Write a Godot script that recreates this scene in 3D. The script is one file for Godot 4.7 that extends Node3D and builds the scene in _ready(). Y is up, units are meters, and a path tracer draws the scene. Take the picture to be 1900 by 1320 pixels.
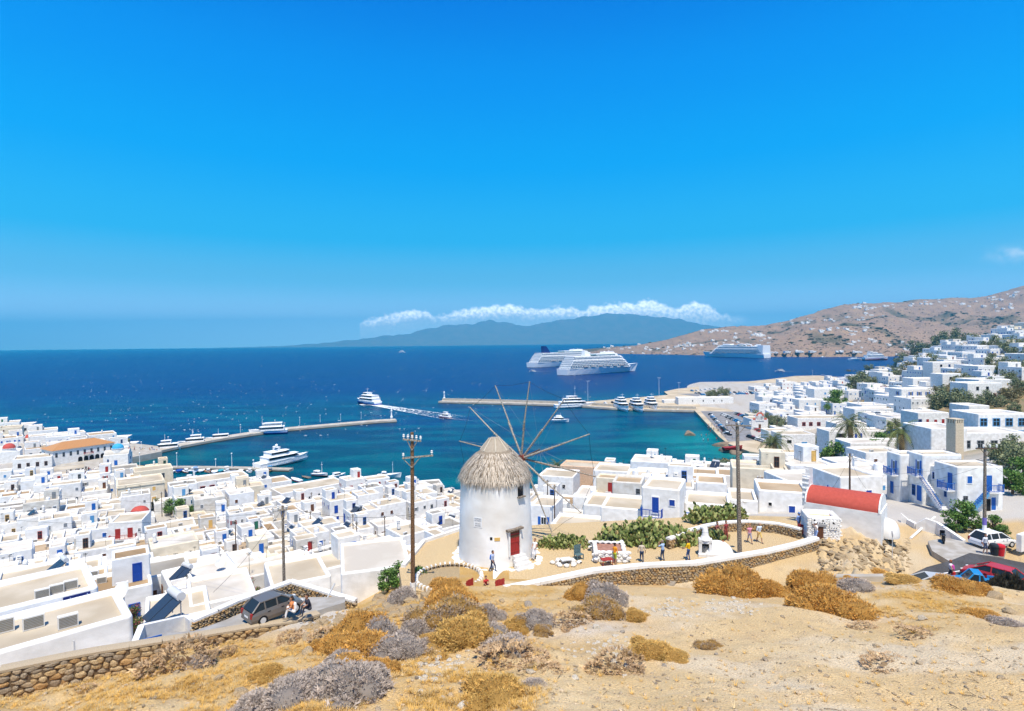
extends Node3D
const F:=1055.0
const EYE:=Vector3(0,50,0)
var cam_basis:=Basis()
var rng:=RandomNumberGenerator.new()
var used:={}
var M:={}
var TX:={}
var noise_a:=FastNoiseLite.new()
var noise_b:=FastNoiseLite.new()
var noise_c:=FastNoiseLite.new()
class MB:
	var v:=PackedVector3Array()
	var n:=PackedVector3Array()
	var c:=PackedColorArray()
	var col:=Color.WHITE
	func tri(a: Vector3,b: Vector3,d: Vector3) -> void:
		var m:=(b - a).cross(d - a).normalized()
		v.push_back(a); v.push_back(d); v.push_back(b)
		n.push_back(m); n.push_back(m); n.push_back(m)
		c.push_back(col); c.push_back(col); c.push_back(col)
	func trin(a: Vector3,b: Vector3,d: Vector3,na: Vector3,nb: Vector3,nd: Vector3) -> void:
		v.push_back(a); v.push_back(d); v.push_back(b)
		n.push_back(na); n.push_back(nd); n.push_back(nb)
		c.push_back(col); c.push_back(col); c.push_back(col)
	func quad(a: Vector3,b: Vector3,d: Vector3,e: Vector3) -> void:
		tri(a,b,d); tri(a,d,e)
	func box(o: Vector3,s: Vector3,b:=Basis()) -> void:
		var x:=b.x*s.x*0.5
		var y:=b.y*s.y*0.5
		var z:=b.z*s.z*0.5
		quad(o - x - y + z,o + x - y + z,o + x + y + z,o - x + y + z)
		quad(o + x - y - z,o - x - y - z,o - x + y - z,o + x + y - z)
		quad(o + x - y + z,o + x - y - z,o + x + y - z,o + x + y + z)
		quad(o - x - y - z,o - x - y + z,o - x + y + z,o - x + y - z)
		quad(o - x + y + z,o + x + y + z,o + x + y - z,o - x + y - z)
		quad(o - x - y - z,o + x - y - z,o + x - y + z,o - x - y + z)
	func cyl(a: Vector3,b: Vector3,ra: float,rb: float,seg:=8,caps:=true) -> void:
		var d:=(b - a).normalized()
		var s:=(Vector3.RIGHT if absf(d.x) < 0.8 else Vector3.UP).cross(d).normalized()
		var t:=d.cross(s)
		for i in seg:
			var p:=s*cos(TAU*i/seg) + t*sin(TAU*i/seg)
			var q:=s*cos(TAU*(i + 1)/seg) + t*sin(TAU*(i + 1)/seg)
			trin(a + p*ra,a + q*ra,b + q*rb,p,q,q)
			if rb > 0.0:
				trin(a + p*ra,b + q*rb,b + p*rb,p,q,p)
			if caps:
				if rb > 0.0:
					tri(b,b + p*rb,b + q*rb)
				tri(a,a + q*ra,a + p*ra)
	func tube(pts: Array,r: float,seg:=5) -> void:
		for i in pts.size() - 1:
			cyl(pts[i],pts[i + 1],r,r,seg,false)
	func lathe(prof: Array,seg: int,o:=Vector3.ZERO) -> void:
		for k in prof.size() - 1:
			var p: Vector2 = prof[k]
			var q: Vector2 = prof[k + 1]
			var e:=(q - p).normalized()
			for i in seg:
				var a:=TAU*i/seg
				var b:=TAU*(i + 1)/seg
				var da:=Vector3(sin(a),0,cos(a))
				var db:=Vector3(sin(b),0,cos(b))
				var na:=(da*e.y - Vector3.UP*e.x).normalized()
				var nb:=(db*e.y - Vector3.UP*e.x).normalized()
				var p1:=o + da*p.x + Vector3.UP*p.y
				var p2:=o + db*p.x + Vector3.UP*p.y
				var p3:=o + db*q.x + Vector3.UP*q.y
				var p4:=o + da*q.x + Vector3.UP*q.y
				if p.x > 0.0001:
					trin(p1,p2,p3,na,nb,nb)
				if q.x > 0.0001:
					trin(p1,p3,p4,na,nb,na)
	func blob(o: Vector3,r: Vector3,seg:=8,rings:=5,from:=-1.0) -> void:
		for k in rings:
			var h0:=lerpf(from,1.0,float(k)/rings)
			var h1:=lerpf(from,1.0,float(k + 1)/rings)
			var r0:=sqrt(maxf(0,1 - h0*h0))
			var r1:=sqrt(maxf(0,1 - h1*h1))
			for i in seg:
				var a:=TAU*i/seg
				var b:=TAU*(i + 1)/seg
				var p1:=Vector3(sin(a)*r0,h0,cos(a)*r0)
				var p2:=Vector3(sin(b)*r0,h0,cos(b)*r0)
				var p3:=Vector3(sin(b)*r1,h1,cos(b)*r1)
				var p4:=Vector3(sin(a)*r1,h1,cos(a)*r1)
				if r0 > 0.001:
					trin(o + p1*r,o + p2*r,o + p3*r,(p1/r).normalized(),(p2/r).normalized(),(p3/r).normalized())
				if r1 > 0.001:
					trin(o + p1*r,o + p3*r,o + p4*r,(p1/r).normalized(),(p3/r).normalized(),(p4/r).normalized())
	func poly_prism(pts: Array,y0: float,y1: float) -> void:
		var p2:=PackedVector2Array(pts)
		var ccw:=Geometry2D.is_polygon_clockwise(p2)
		var m:=pts.size()
		for i in m:
			var a: Vector2 = pts[i]
			var b: Vector2 = pts[(i + 1) % m]
			if ccw:
				var t:=a; a = b; b = t
			quad(Vector3(b.x,y0,b.y),Vector3(a.x,y0,a.y),Vector3(a.x,y1,a.y),Vector3(b.x,y1,b.y))
		var ix:=Geometry2D.triangulate_polygon(p2)
		for i in range(0,ix.size(),3):
			var q:=[p2[ix[i]],p2[ix[i + 1]],p2[ix[i + 2]]]
			var a3:=Vector3(q[0].x,y1,q[0].y)
			var b3:=Vector3(q[1].x,y1,q[1].y)
			var c3:=Vector3(q[2].x,y1,q[2].y)
			if (b3 - a3).cross(c3 - a3).y < 0:
				tri(a3,c3,b3)
			else:
				tri(a3,b3,c3)
	func into(am: ArrayMesh,m: Material) -> ArrayMesh:
		if v.is_empty():
			return am
		var a:=[]
		a.resize(Mesh.ARRAY_MAX)
		a[Mesh.ARRAY_VERTEX] = v
		a[Mesh.ARRAY_NORMAL] = n
		a[Mesh.ARRAY_COLOR] = c
		am.add_surface_from_arrays(Mesh.PRIMITIVE_TRIANGLES,a)
		am.surface_set_material(am.get_surface_count() - 1,m)
		return am
	func mesh(m: Material) -> ArrayMesh:
		return into(ArrayMesh.new(),m)
func numbered(called: String) -> String:
	var k: int = used.get(called,-1) + 1
	used[called] = k
	return called if k == 0 else "%s_%03d" % [called,k]
func tag(o: Node,label:="",category:="",group:="",kind:="") -> Node:
	if label: o.set_meta("label",label)
	if category: o.set_meta("category",category)
	if group: o.set_meta("group",group)
	if kind: o.set_meta("kind",kind)
	return o
func thing(called: String,at: Vector3,turn:=0.0,label:="",category:="",group:="") -> Node3D:
	var o:=Node3D.new()
	o.name = numbered(called)
	add_child(o,true)
	o.position = at
	o.rotation.y = turn
	tag(o,label,category,group)
	return o
func put(called: String,mesh: Mesh,parent: Node = null,at:=Transform3D()) -> MeshInstance3D:
	var o:=MeshInstance3D.new()
	o.mesh = mesh
	if parent == null:
		o.name = numbered(called)
		add_child(o,true)
	else:
		var k:=called
		var i:=0
		while parent.has_node(NodePath(k)):
			i += 1
			k = "%s_%03d" % [called,i]
		o.name = k
		parent.add_child(o,true)
	o.transform = at
	return o
func part(called: String,mb: MB,m: Material,parent: Node,at:=Transform3D()) -> MeshInstance3D:
	return put(called,mb.mesh(m),parent,at)
func struct(called: String,mb: MB,m: Material) -> MeshInstance3D:
	var o:=put(called,mb.mesh(m))
	o.set_meta("kind","structure")
	return o
func multi(called: String,mesh: Mesh,xf: Array,cols: Array,parent: Node = null) -> MultiMeshInstance3D:
	var mm:=MultiMesh.new()
	mm.transform_format = MultiMesh.TRANSFORM_3D
	mm.use_colors = cols.size() > 0
	mm.mesh = mesh
	mm.instance_count = xf.size()
	for i in xf.size():
		mm.set_instance_transform(i,xf[i])
		if cols.size() > 0:
			mm.set_instance_color(i,cols[i])
	var o:=MultiMeshInstance3D.new()
	o.multimesh = mm
	o.name = numbered(called) if parent == null else called
	(self if parent == null else parent).add_child(o,true)
	o.set_meta("kind","stuff")
	return o
func copy_of(o: Node3D,at: Vector3,turn:=0.0,size:=1.0) -> Node3D:
	var r: Node3D = o.duplicate()
	r.name = numbered(String(o.name).rstrip("0123456789").trim_suffix("_"))
	add_child(r,true)
	r.position = at
	r.rotation = Vector3(0,turn,0)
	r.scale = Vector3.ONE*size
	return r
func lin(r: float,g: float,b: float) -> Color:
	return Color(r,g,b).linear_to_srgb()
func mat(key: String,c: Color,rough:=0.85,tex:="",scale:=1.0,nrm:="",nscale:=1.0,depth:=0.5) -> StandardMaterial3D:
	if M.has(key):
		return M[key]
	var m:=StandardMaterial3D.new()
	m.resource_name = key
	m.albedo_color = c.linear_to_srgb()
	m.roughness = rough
	m.metallic_specular = 0.35
	if tex:
		m.albedo_texture = TX[tex]
		m.uv1_triplanar = true
		m.uv1_world_triplanar = true
		m.uv1_scale = Vector3.ONE*scale
	if nrm:
		m.normal_enabled = true
		m.normal_texture = TX[nrm]
		m.normal_scale = depth
		if not tex:
			m.uv1_triplanar = true
			m.uv1_world_triplanar = true
			m.uv1_scale = Vector3.ONE*nscale
	M[key] = m
	return m
func vmat(key: String,rough:=0.9,tex:="",scale:=1.0,nrm:="",depth:=0.5) -> StandardMaterial3D:
	var m:=mat(key,Color.WHITE,rough,tex,scale,nrm,scale,depth)
	m.vertex_color_use_as_albedo = true
	return m
func noise_tex(key: String,sd: int,freq: float,oct: int,lo: Color,hi: Color,size:=512,normal:=false,bump:=6.0,type:=FastNoiseLite.TYPE_SIMPLEX) -> void:
	var n:=FastNoiseLite.new()
	n.seed = sd
	n.noise_type = type
	n.frequency = freq
	n.fractal_octaves = oct
	var t:=NoiseTexture2D.new()
	t.width = size
	t.height = size
	t.seamless = true
	t.noise = n
	if normal:
		t.as_normal_map = true
		t.bump_strength = bump
	else:
		var g:=Gradient.new()
		g.offsets = PackedFloat32Array([0.25,0.75])
		g.colors = PackedColorArray([lo,hi])
		t.color_ramp = g
	TX[key] = t
func ray(u: float,v: float) -> Vector3:
	var q:=cam_basis*Vector3((u - 950.0)/F,(660.0 - v)/F,-1)
	return q/-q.z
func P(u: float,v: float,d: float) -> Vector3:
	return EYE + ray(u,v)*d
func S(u: float,v: float,y:=0.0) -> Vector3:
	var q:=ray(u,v)
	return EYE + q*((y - 50.0)/q.y)
func G(u: float,v: float,h:=0.0,from:=12.0) -> Vector3:
	var q:=ray(u,v)
	var d:=from
	while d < 900.0:
		var p:=EYE + q*d
		if p.y <= land(p.x,p.z) + h:
			var a:=d/1.012
			for i in 8:
				var m:=(a + d)*0.5
				var w:=EYE + q*m
				if w.y <= land(w.x,w.z) + h: d = m
				else: a = m
			p = EYE + q*d
			return Vector3(p.x,p.y - h,p.z)
		d *= 1.012
	return EYE + q*900.0
func ground(x: float,z: float) -> Vector3:
	return Vector3(x,land(x,z),z)
func yaw_to_cam(p: Vector3) -> float:
	return atan2(-p.x,-p.z)
const DS:=[0.0,10,18,26,32,38,44,50,56,62,70,80,100,120,150,180,205,235,280,340,420,520,640,800]
const US:=[-500.0,0,150,230,255,300,600,850,1000,1200,1300,1400,1500,1600,1680,1750,1900,2300]
const HS:=[
	[46.0,41,36,34,30,27,25,24,23,22,19,15,8,3.6,3,3,2.6,2.5,2.2,2,-4,-6,-6,-6],
	[46.0,41,37,33.8,29,26.5,25.5,24.5,23.5,22,19,15,8.5,4,3,2.6,2.5,2.4,2.2,1.8,-4,-6,-6,-6],
	[46.0,41.3,37.3,34.4,30.5,27,25.5,24.7,23.7,22.2,19.3,15.3,8.8,4,3,2.6,2.4,2.2,2,-2,-5,-6,-6,-6],
	[46.0,41.4,37.4,34.7,31.6,28,25.5,24.8,23.8,22.3,19.6,15.6,9,4,3,2.6,2.4,2.1,1.8,-3,-5,-6,-6,-6],
	[46.0,41.4,37.5,34.8,32,28,25.6,24.9,23.9,22.4,19.8,15.8,9,4,3,2.5,2,-2,-4,-5,-5,-6,-6,-6],
	[46.0,41.5,37.5,35,32.6,29,26,25,24,22.5,20,16,9,4,3,2.5,1.6,-3,-4,-5,-5,-6,-6,-6],
	[46.0,41.7,38,35.5,33.5,32,28.4,25.8,24.5,23,20,16,9,4.5,3,1.8,-1.5,-4,-4,-5,-5,-6,-6,-6],
	[46.0,42,38.3,36,34.3,33.2,31.6,31.6,31,28,23,18,11,6,3,1.8,-1.5,-4,-4,-5,-5,-6,-6,-6],
	[46.0,42,38.4,36.1,34.6,33.2,31.5,31.5,31.5,29,24,20.5,16,11,6,2,-1.5,-4,-4,-5,-5,-6,-6,-6],
	[46.0,42,38.4,36,34.8,33,31,31.5,31.5,29.6,28,26,23,19,11,5,0.5,-3,-4,-5,-5,-6,-6,-6],
	[46.0,42,38.4,36,34.8,32.9,30.6,31.5,31.5,30.6,28.2,26.2,22.6,18,10.5,5,0.5,-3,-4,-3,1.8,2,2,-4],
	[46.0,42,38.3,36,34.8,32.8,30.4,31.5,31.5,30.8,28.5,26.5,22,17,10,4.5,0.6,-1.5,2,2.6,3,2,2,-4],
	[46.0,42,38.2,36,34.7,33.2,31,31.4,31.6,30.5,28.5,27,22,18,12,7,2.6,2,3.6,5,6,5,2,-4],
	[46.0,42,38.1,36,34.5,33.4,31.6,31.4,31.4,30.6,29,28,24,20,15,10.5,8,7,8,9,12,11,-3,-5],
	[46.0,42,38,36.2,34.7,33.7,29.6,29.2,29.3,29.5,29.2,28.5,25.5,22,18,15.5,14,14,15,17,22,21,8,-5],
	[46.0,42,38,36.4,34.8,33.6,29.4,29.2,29.2,29.4,29.2,28.6,27,24,22,21.5,22,23,25,28,35,38,28,0],
	[46.0,42,38,36.4,34.6,32.9,29.6,29.3,29.4,29.8,30.4,30.8,29.5,27,25,24,25,26.2,29.5,38,50,58,60,40],
	[46.0,42,38,36.6,35,33,31.5,31,31,31,31.5,33,33,31,30,32,36,40,46,55,66,78,84,70],
]
func table(x: float,z: float) -> float:
	var d:=maxf(-z,0.5)
	var u:=clampf(950.0 + F*x/d,-499.0,2299.0)
	d = clampf(d,0.0,799.0)
	var i:=0
	while US[i + 1] <= u: i += 1
	var j:=0
	while DS[j + 1] <= d: j += 1
	var fu: float = (u - US[i])/(US[i + 1] - US[i])
	var fd: float = (d - DS[j])/(DS[j + 1] - DS[j])
	var a: float = lerpf(HS[i][j],HS[i][j + 1],fd)
	var b: float = lerpf(HS[i + 1][j],HS[i + 1][j + 1],fd)
	return lerpf(a,b,fu)
func land(x: float,z: float) -> float:
	var h:=table(x,z)
	var d:=-z
	if d < 60.0:
		var u:=950.0 + F*x/maxf(d,1.0)
		var k:=1.0 - smoothstep(38.0,44.0,d)
		if u < 620.0: k = 1.0 - smoothstep(29.0 + u*0.012,31.0 + u*0.014,d)
		if u > 1640.0: k = 1.0 - smoothstep(36.0,42.0,d)
		h += k*(noise_a.get_noise_2d(x*1.0,z*1.0)*lerpf(0.55,0.34,smoothstep(950.0,1250.0,u)) + noise_b.get_noise_2d(x,z)*lerpf(0.16,0.09,smoothstep(950.0,1250.0,u)))
		if u > 1520.0 and u < 1680.0 and d > 42.0 and d < 56.0:
			h += absf(noise_b.get_noise_2d(x*1.3,z*1.3))*1.1
	elif d > 200.0:
		h += noise_a.get_noise_2d(x*0.12,z*0.12)*1.2*smoothstep(8.0,20.0,h)
	return h
func _ready() -> void:
	rng.seed = 7
	var cam:=Camera3D.new()
	cam.name = "camera"
	cam.position = EYE
	cam.rotation_degrees = Vector3(-1.25,0,-0.63)
	cam.fov = rad_to_deg(2.0*atan(660.0/F))
	cam.near = 0.3
	cam.far = 90000.0
	add_child(cam)
	cam_basis = Basis.from_euler(cam.rotation)
	var sun:=DirectionalLight3D.new()
	sun.name = "sun"
	sun.light_energy = 1.45
	sun.light_color = Color(1.0,0.965,0.90)
	sun.light_angular_distance = 0.53
	sun.shadow_enabled = true
	add_child(sun)
	sun.look_at_from_position(Vector3.ZERO,Vector3(-0.14,-2.15,-0.95),Vector3.UP)
	var we:=WorldEnvironment.new()
	we.name = "world_environment"
	var env:=Environment.new()
	env.background_mode = Environment.BG_SKY
	env.tonemap_mode = Environment.TONE_MAPPER_LINEAR
	env.tonemap_exposure = 1.42
	env.sdfgi_enabled = true
	env.ssao_enabled = true
	env.ssil_enabled = true
	env.fog_enabled = true
	env.fog_density = 1.0/10500.0
	env.fog_light_color = Color(0.27,0.80,1.0)
	var sky:=Sky.new()
	var ps:=PanoramaSkyMaterial.new()
	ps.panorama = ImageTexture.create_from_image(sky_image())
	sky.sky_material = ps
	env.sky = sky
	we.environment = env
	add_child(we)
	make_textures()
	make_materials()
	build_ground()
	build_sea()
	build_far_land()
	build_harbour()
	build_town()
	build_foreground()
	build_windmill()
	build_terrace()
	build_boats()
	build_plants()
	build_people()
	build_vehicles()
	build_details()
	finish_labels()
func sky_at(el: float) -> Color:
	var ks:=[-90.0,0,1.0,3.0,6.0,10.0,17.0,24.0,31.0,45.0,90.0]
	var cs:=[Color8(185,230,255),Color8(185,229,255),Color8(185,227,255),Color8(180,222,255),Color8(122,208,253),Color8(50,190,253),Color8(4,168,253),Color8(2,147,245),Color8(2,120,228),Color8(4,90,195),Color8(6,66,160)]
	var bright:=0.71*(1.0 + 0.75*(1.0 - smoothstep(0.0,7.0,el)))
	for i in ks.size() - 1:
		if el <= ks[i + 1]:
			var t: float = smoothstep(0.0,1.0,(el - ks[i])/(ks[i + 1] - ks[i]))
			t = lerpf(t,(el - ks[i])/(ks[i + 1] - ks[i]),0.7)
			return (cs[i].srgb_to_linear().lerp(cs[i + 1].srgb_to_linear(),t))*Color(bright,bright,bright,1)
	return cs[-1].srgb_to_linear()*Color(0.71,0.71,0.71,1)
func sky_image() -> Image:
	var w:=4096
	var h:=2048
	var im:=Image.create(1,h,false,Image.FORMAT_RGBAF)
	for y in h:
		var el:=90.0 - 180.0*(y + 0.5)/h
		im.set_pixel(0,y,sky_at(el))
	im.resize(w,h,Image.INTERPOLATE_NEAREST)
	var fn:=FastNoiseLite.new()
	fn.seed = 11
	fn.frequency = 0.045
	fn.fractal_octaves = 5
	var bank:=[[668,600,604],[700,588,603],[740,579,600],[790,576,590],[805,588,594],[830,582,594],[860,574,594],[900,569,590],[950,565,588],[975,574,590],[1010,573,590],[1060,568,588],[1076,577,592],[1100,569,590],[1140,563,588],[1180,561,590],[1205,555,592],[1230,563,594],[1250,572,596],[1275,563,598],[1290,559,598],[1315,568,598],[1340,582,594],[1360,590,592]]
	var lo:=ray(640,640)
	var hi:=ray(1430,640)
	var ax:=int((atan2(lo.x,-lo.z)/TAU + 0.5)*w)
	var bx:=int((atan2(hi.x,-hi.z)/TAU + 0.5)*w)
	var ay:=int((0.5 - deg_to_rad(6.2)/PI)*h)
	var by:=int((0.5 + deg_to_rad(0.4)/PI)*h)
	var ib:=cam_basis.inverse()
	for y in range(ay,by):
		for x in range(ax,bx):
			var th:=(float(x) + 0.5)/w*TAU - PI
			var el:=PI*0.5 - PI*(y + 0.5)/h
			var q:=ib*Vector3(sin(th)*cos(el),sin(el),-cos(th)*cos(el))
			var u:=950.0 - F*q.x/q.z
			var v:=660.0 + F*q.y/q.z
			var a:=0.0
			var lit:=1.0
			var n1:=fn.get_noise_2d(u,v*1.6)
			var n2:=fn.get_noise_2d(u*2.7 + 300.0,v*3.4)
			for k in bank.size() - 1:
				if u >= bank[k][0] and u < bank[k + 1][0]:
					var t: float = (u - bank[k][0])/(bank[k + 1][0] - bank[k][0])
					var top: float = lerpf(bank[k][1],bank[k + 1][1],t) + n1*7.0 + n2*4.0
					var base: float = lerpf(bank[k][2],bank[k + 1][2],t) + n1*6.0
					var up:=smoothstep(top - 1.5,top + 4.0,v)
					var dn:=1.0 - smoothstep(base - 9.0,base + 12.0,v)
					a = up*dn*(0.75 + n2*0.7)
					lit = 1.0 - 0.35*smoothstep(top + 4.0,base + 4.0,v) + n2*0.2
					a = maxf(a,up*0.33*(1.0 - smoothstep(base,base + 42.0,v)))
			var wu:=(u - 1366.0)/16.0
			var wv:=(v - 594.0)/6.0
			a = maxf(a,0.28*exp(-(wu*wu + wv*wv))*(1.0 + n2))
			if a > 0.003:
				var xx:=(x + w/2) % w
				var c:=im.get_pixel(xx,y)
				var cl:=Color(2.1,2.1,2.1)*clampf(lit,0.5,1.1)
				im.set_pixel(xx,y,c.lerp(Color(cl.r,cl.g,cl.b,1),clampf(a,0,0.95)))
	var q2:=ray(1889,470)
	var cx:=int((atan2(q2.x,-q2.z)/TAU + 0.5)*w)
	var cy:=int((0.5 - asin(q2.normalized().y)/PI)*h)
	for y in range(cy - 16,cy + 16):
		for x in range(cx - 34,cx + 34):
			var e:=exp(-pow((x - cx)/16.0,2) - pow((y - cy)/6.0,2))*(0.55 + 0.8*fn.get_noise_2d(x*2.0,y*3.0))
			im.set_pixel((x + w/2) % w,y,im.get_pixel((x + w/2) % w,y).lerp(Color(0.8,0.85,0.92,1),clampf(e*0.6,0,0.6)))
	im.convert(Image.FORMAT_RGBH)
	return im
func make_textures() -> void:
	noise_a.seed = 3
	noise_a.frequency = 0.16
	noise_a.fractal_octaves = 4
	noise_b.seed = 5
	noise_b.frequency = 0.7
	noise_b.fractal_octaves = 3
	noise_c.seed = 9
	noise_c.frequency = 0.05
	noise_c.fractal_octaves = 4
	noise_tex("wash",21,0.012,5,Color(0.925,0.92,0.91),Color(1,1,1),512)
	noise_tex("stain",22,0.006,6,Color(0.90,0.885,0.86),Color(1,1,1),512)
	noise_tex("grit",23,0.05,5,Color(0.90,0.89,0.87),Color(1,1,1),512)
	noise_tex("rock",24,0.03,5,Color(0.72,0.70,0.67),Color(1,0.98,0.95),512)
	noise_tex("wood",25,0.03,4,Color(0.5,0.46,0.42),Color(1,1,1),256)
	noise_tex("plaster_n",26,0.02,4,Color.BLACK,Color.WHITE,512,true,4.0)
	noise_tex("rough_n",27,0.045,5,Color.BLACK,Color.WHITE,512,true,12.0)
	noise_tex("wave_n",28,0.02,5,Color.BLACK,Color.WHITE,1024,true,10.0)
func make_materials() -> void:
	mat("white_wall",Color(0.82,0.81,0.79),0.9,"wash",0.12,"plaster_n",0.35,0.22)
	mat("cool_wall",Color(0.79,0.795,0.80),0.9,"wash",0.10,"plaster_n",0.3,0.22)
	mat("cream_wall",Color(0.74,0.66,0.52),0.9,"wash",0.10,"plaster_n",0.3,0.22)
	mat("peach_wall",Color(0.68,0.48,0.33),0.9,"wash",0.30)
	mat("aged_wall",Color(0.68,0.66,0.62),0.92,"stain",0.22,"plaster_n",0.3,0.5)
	mat("roof_tan",Color(0.44,0.335,0.22),0.95,"stain",0.037)
	mat("roof_cream",Color(0.52,0.455,0.355),0.95,"stain",0.037)
	mat("roof_white",Color(0.62,0.585,0.53),0.95,"stain",0.037)
	mat("roof_grey",Color(0.31,0.29,0.255),0.95,"stain",0.037)
	mat("roof_brown",Color(0.36,0.255,0.15),0.95,"stain",0.037)
	mat("terracotta",Color(0.52,0.27,0.12),0.9,"grit",0.6)
	mat("dome_red",Color(0.52,0.09,0.07),0.8,"wash",0.5)
	mat("chapel_red",Color(0.47,0.085,0.06),0.85,"wash",0.4)
	mat("dome_blue",Color(0.05,0.36,0.60),0.7)
	mat("blue_paint",Color(0.015,0.115,0.43),0.55)
	mat("deep_blue",Color(0.012,0.06,0.33),0.55)
	mat("sky_paint",Color(0.10,0.30,0.55),0.6)
	mat("turq_paint",Color(0.06,0.36,0.42),0.6)
	mat("red_paint",Color(0.36,0.035,0.03),0.55,"wash",1.5)
	mat("brown_paint",Color(0.13,0.055,0.03),0.6)
	mat("grey_paint",Color(0.22,0.24,0.26),0.6)
	mat("green_paint",Color(0.03,0.16,0.10),0.6)
	mat("yellow_paint",Color(0.66,0.42,0.13),0.7)
	mat("white_paint",Color(0.84,0.84,0.84),0.45)
	mat("pane",Color(0.02,0.028,0.035),0.12)
	mat("dark",Color(0.012,0.012,0.014),0.8)
	mat("steel",Color(0.55,0.56,0.57),0.4)
	mat("panel",Color(0.03,0.045,0.075),0.2)
	mat("ac_grill",Color(0.24,0.22,0.18),0.7)
	mat("ac_white",Color(0.70,0.69,0.66),0.6)
	mat("timber",Color(0.30,0.17,0.09),0.9,"wood",1.2)
	mat("grey_timber",Color(0.36,0.31,0.26),0.9,"wood",1.0)
	mat("dark_timber",Color(0.17,0.12,0.09),0.9,"wood",1.0)
	mat("pale_timber",Color(0.50,0.45,0.38),0.9,"wood",1.0)
	mat("arm_wood",Color(0.62,0.57,0.50),0.9,"wood",1.0)
	mat("wire",Color(0.02,0.02,0.022),0.7)
	mat("concrete",Color(0.46,0.43,0.38),0.95,"stain",0.1)
	mat("quay",Color(0.52,0.48,0.42),0.95,"stain",0.05)
	mat("asphalt",Color(0.085,0.085,0.09),0.92,"stain",0.12,"rough_n",0.12,0.3)
	mat("pale_road",Color(0.42,0.40,0.37),0.95,"stain",0.2)
	mat("dirt_terrace",Color(0.62,0.47,0.27),0.97,"grit",0.22,"rough_n",0.22,0.6)
	mat("wall_top",Color(0.50,0.41,0.29),0.95,"grit",0.6,"rough_n",0.6,0.5)
	mat("sand_lot",Color(0.56,0.47,0.34),0.97,"stain",0.02)
	vmat("stone",0.92,"rock",0.9,"rough_n",0.9)
	vmat("soil",0.97,"grit",0.30,"rough_n",1.0)
	vmat("leaf",0.75)
	vmat("paint",0.5)
	vmat("cloth",0.9)
	vmat("plain",0.8)
	M["leaf"].backlight_enabled = true
	M["leaf"].backlight = Color(0.15,0.15,0.1)
	var w:=vmat("sea_water",0.28,"",0.03,"wave_n",0.9)
	w.metallic_specular = 0.17
func ground_color(x: float,z: float) -> Color:
	var d:=-z
	var u:=950.0 + F*x/maxf(d,1.0)
	var n:=noise_c.get_noise_2d(x*3.0,z*3.0)
	var m:=noise_a.get_noise_2d(x*1.7 + 40.0,z*1.7)
	var soil:=Color(0.64,0.46,0.235).lerp(Color(0.70,0.53,0.30),clampf(0.5 + n,0,1))
	if d < 62.0:
		var g:=0.0
		g = maxf(g,1.0 - smoothstep(0.0,1.0,absf(u - 1700.0)/180.0 + absf(d - 34.0)/8.0 - 0.4))
		g = maxf(g,(1.0 - smoothstep(900.0,1130.0,u + 260.0*n))*0.8)
		soil = soil.lerp(Color(0.55,0.33,0.085),clampf(g*(0.75 + m*1.4),0,1))
		var pale:=exp(-pow((u - 1080.0)/120.0,2) - pow((d - 28.5)/1.6,2))
		soil = soil.lerp(Color(0.66,0.57,0.46),clampf(pale + m*pale,0,1))
		soil = soil.lerp(Color(0.52,0.38,0.22),clampf(m*1.2 - 0.2,0,0.6))
		var worn:=noise_c.get_noise_2d(x*1.6 + 7.0,z*3.2)
		soil = soil.lerp(Color(0.70,0.60,0.45),clampf(worn*2.2 - 0.1,0,0.65)*smoothstep(980.0,1150.0,u))
		soil = soil.lerp(Color(0.47,0.36,0.23),clampf(noise_b.get_noise_2d(x*0.9,z*2.2)*1.6 - 0.35,0,0.55))
		if u < 640.0 and d > 30.0:
			soil = soil.lerp(Color(0.62,0.58,0.52),smoothstep(32.0,36.0,d))
		return soil
	var lane:=Color(0.60,0.57,0.53)
	if u < 1420.0:
		return lane.lerp(Color(0.5,0.43,0.33),clampf(n,0,1))
	var hill:=Color(0.36,0.27,0.16).lerp(Color(0.20,0.19,0.09),clampf(0.5 + n*1.8,0,1))
	hill = hill.lerp(Color(0.50,0.36,0.18),clampf(m*2.0,0,1))
	var k:=smoothstep(1420.0,1560.0,u)*smoothstep(90.0,150.0,d)
	if d > 200.0 and land(x,z) < 9.0:
		k *= 0.35
	return lane.lerp(hill,k)
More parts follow.
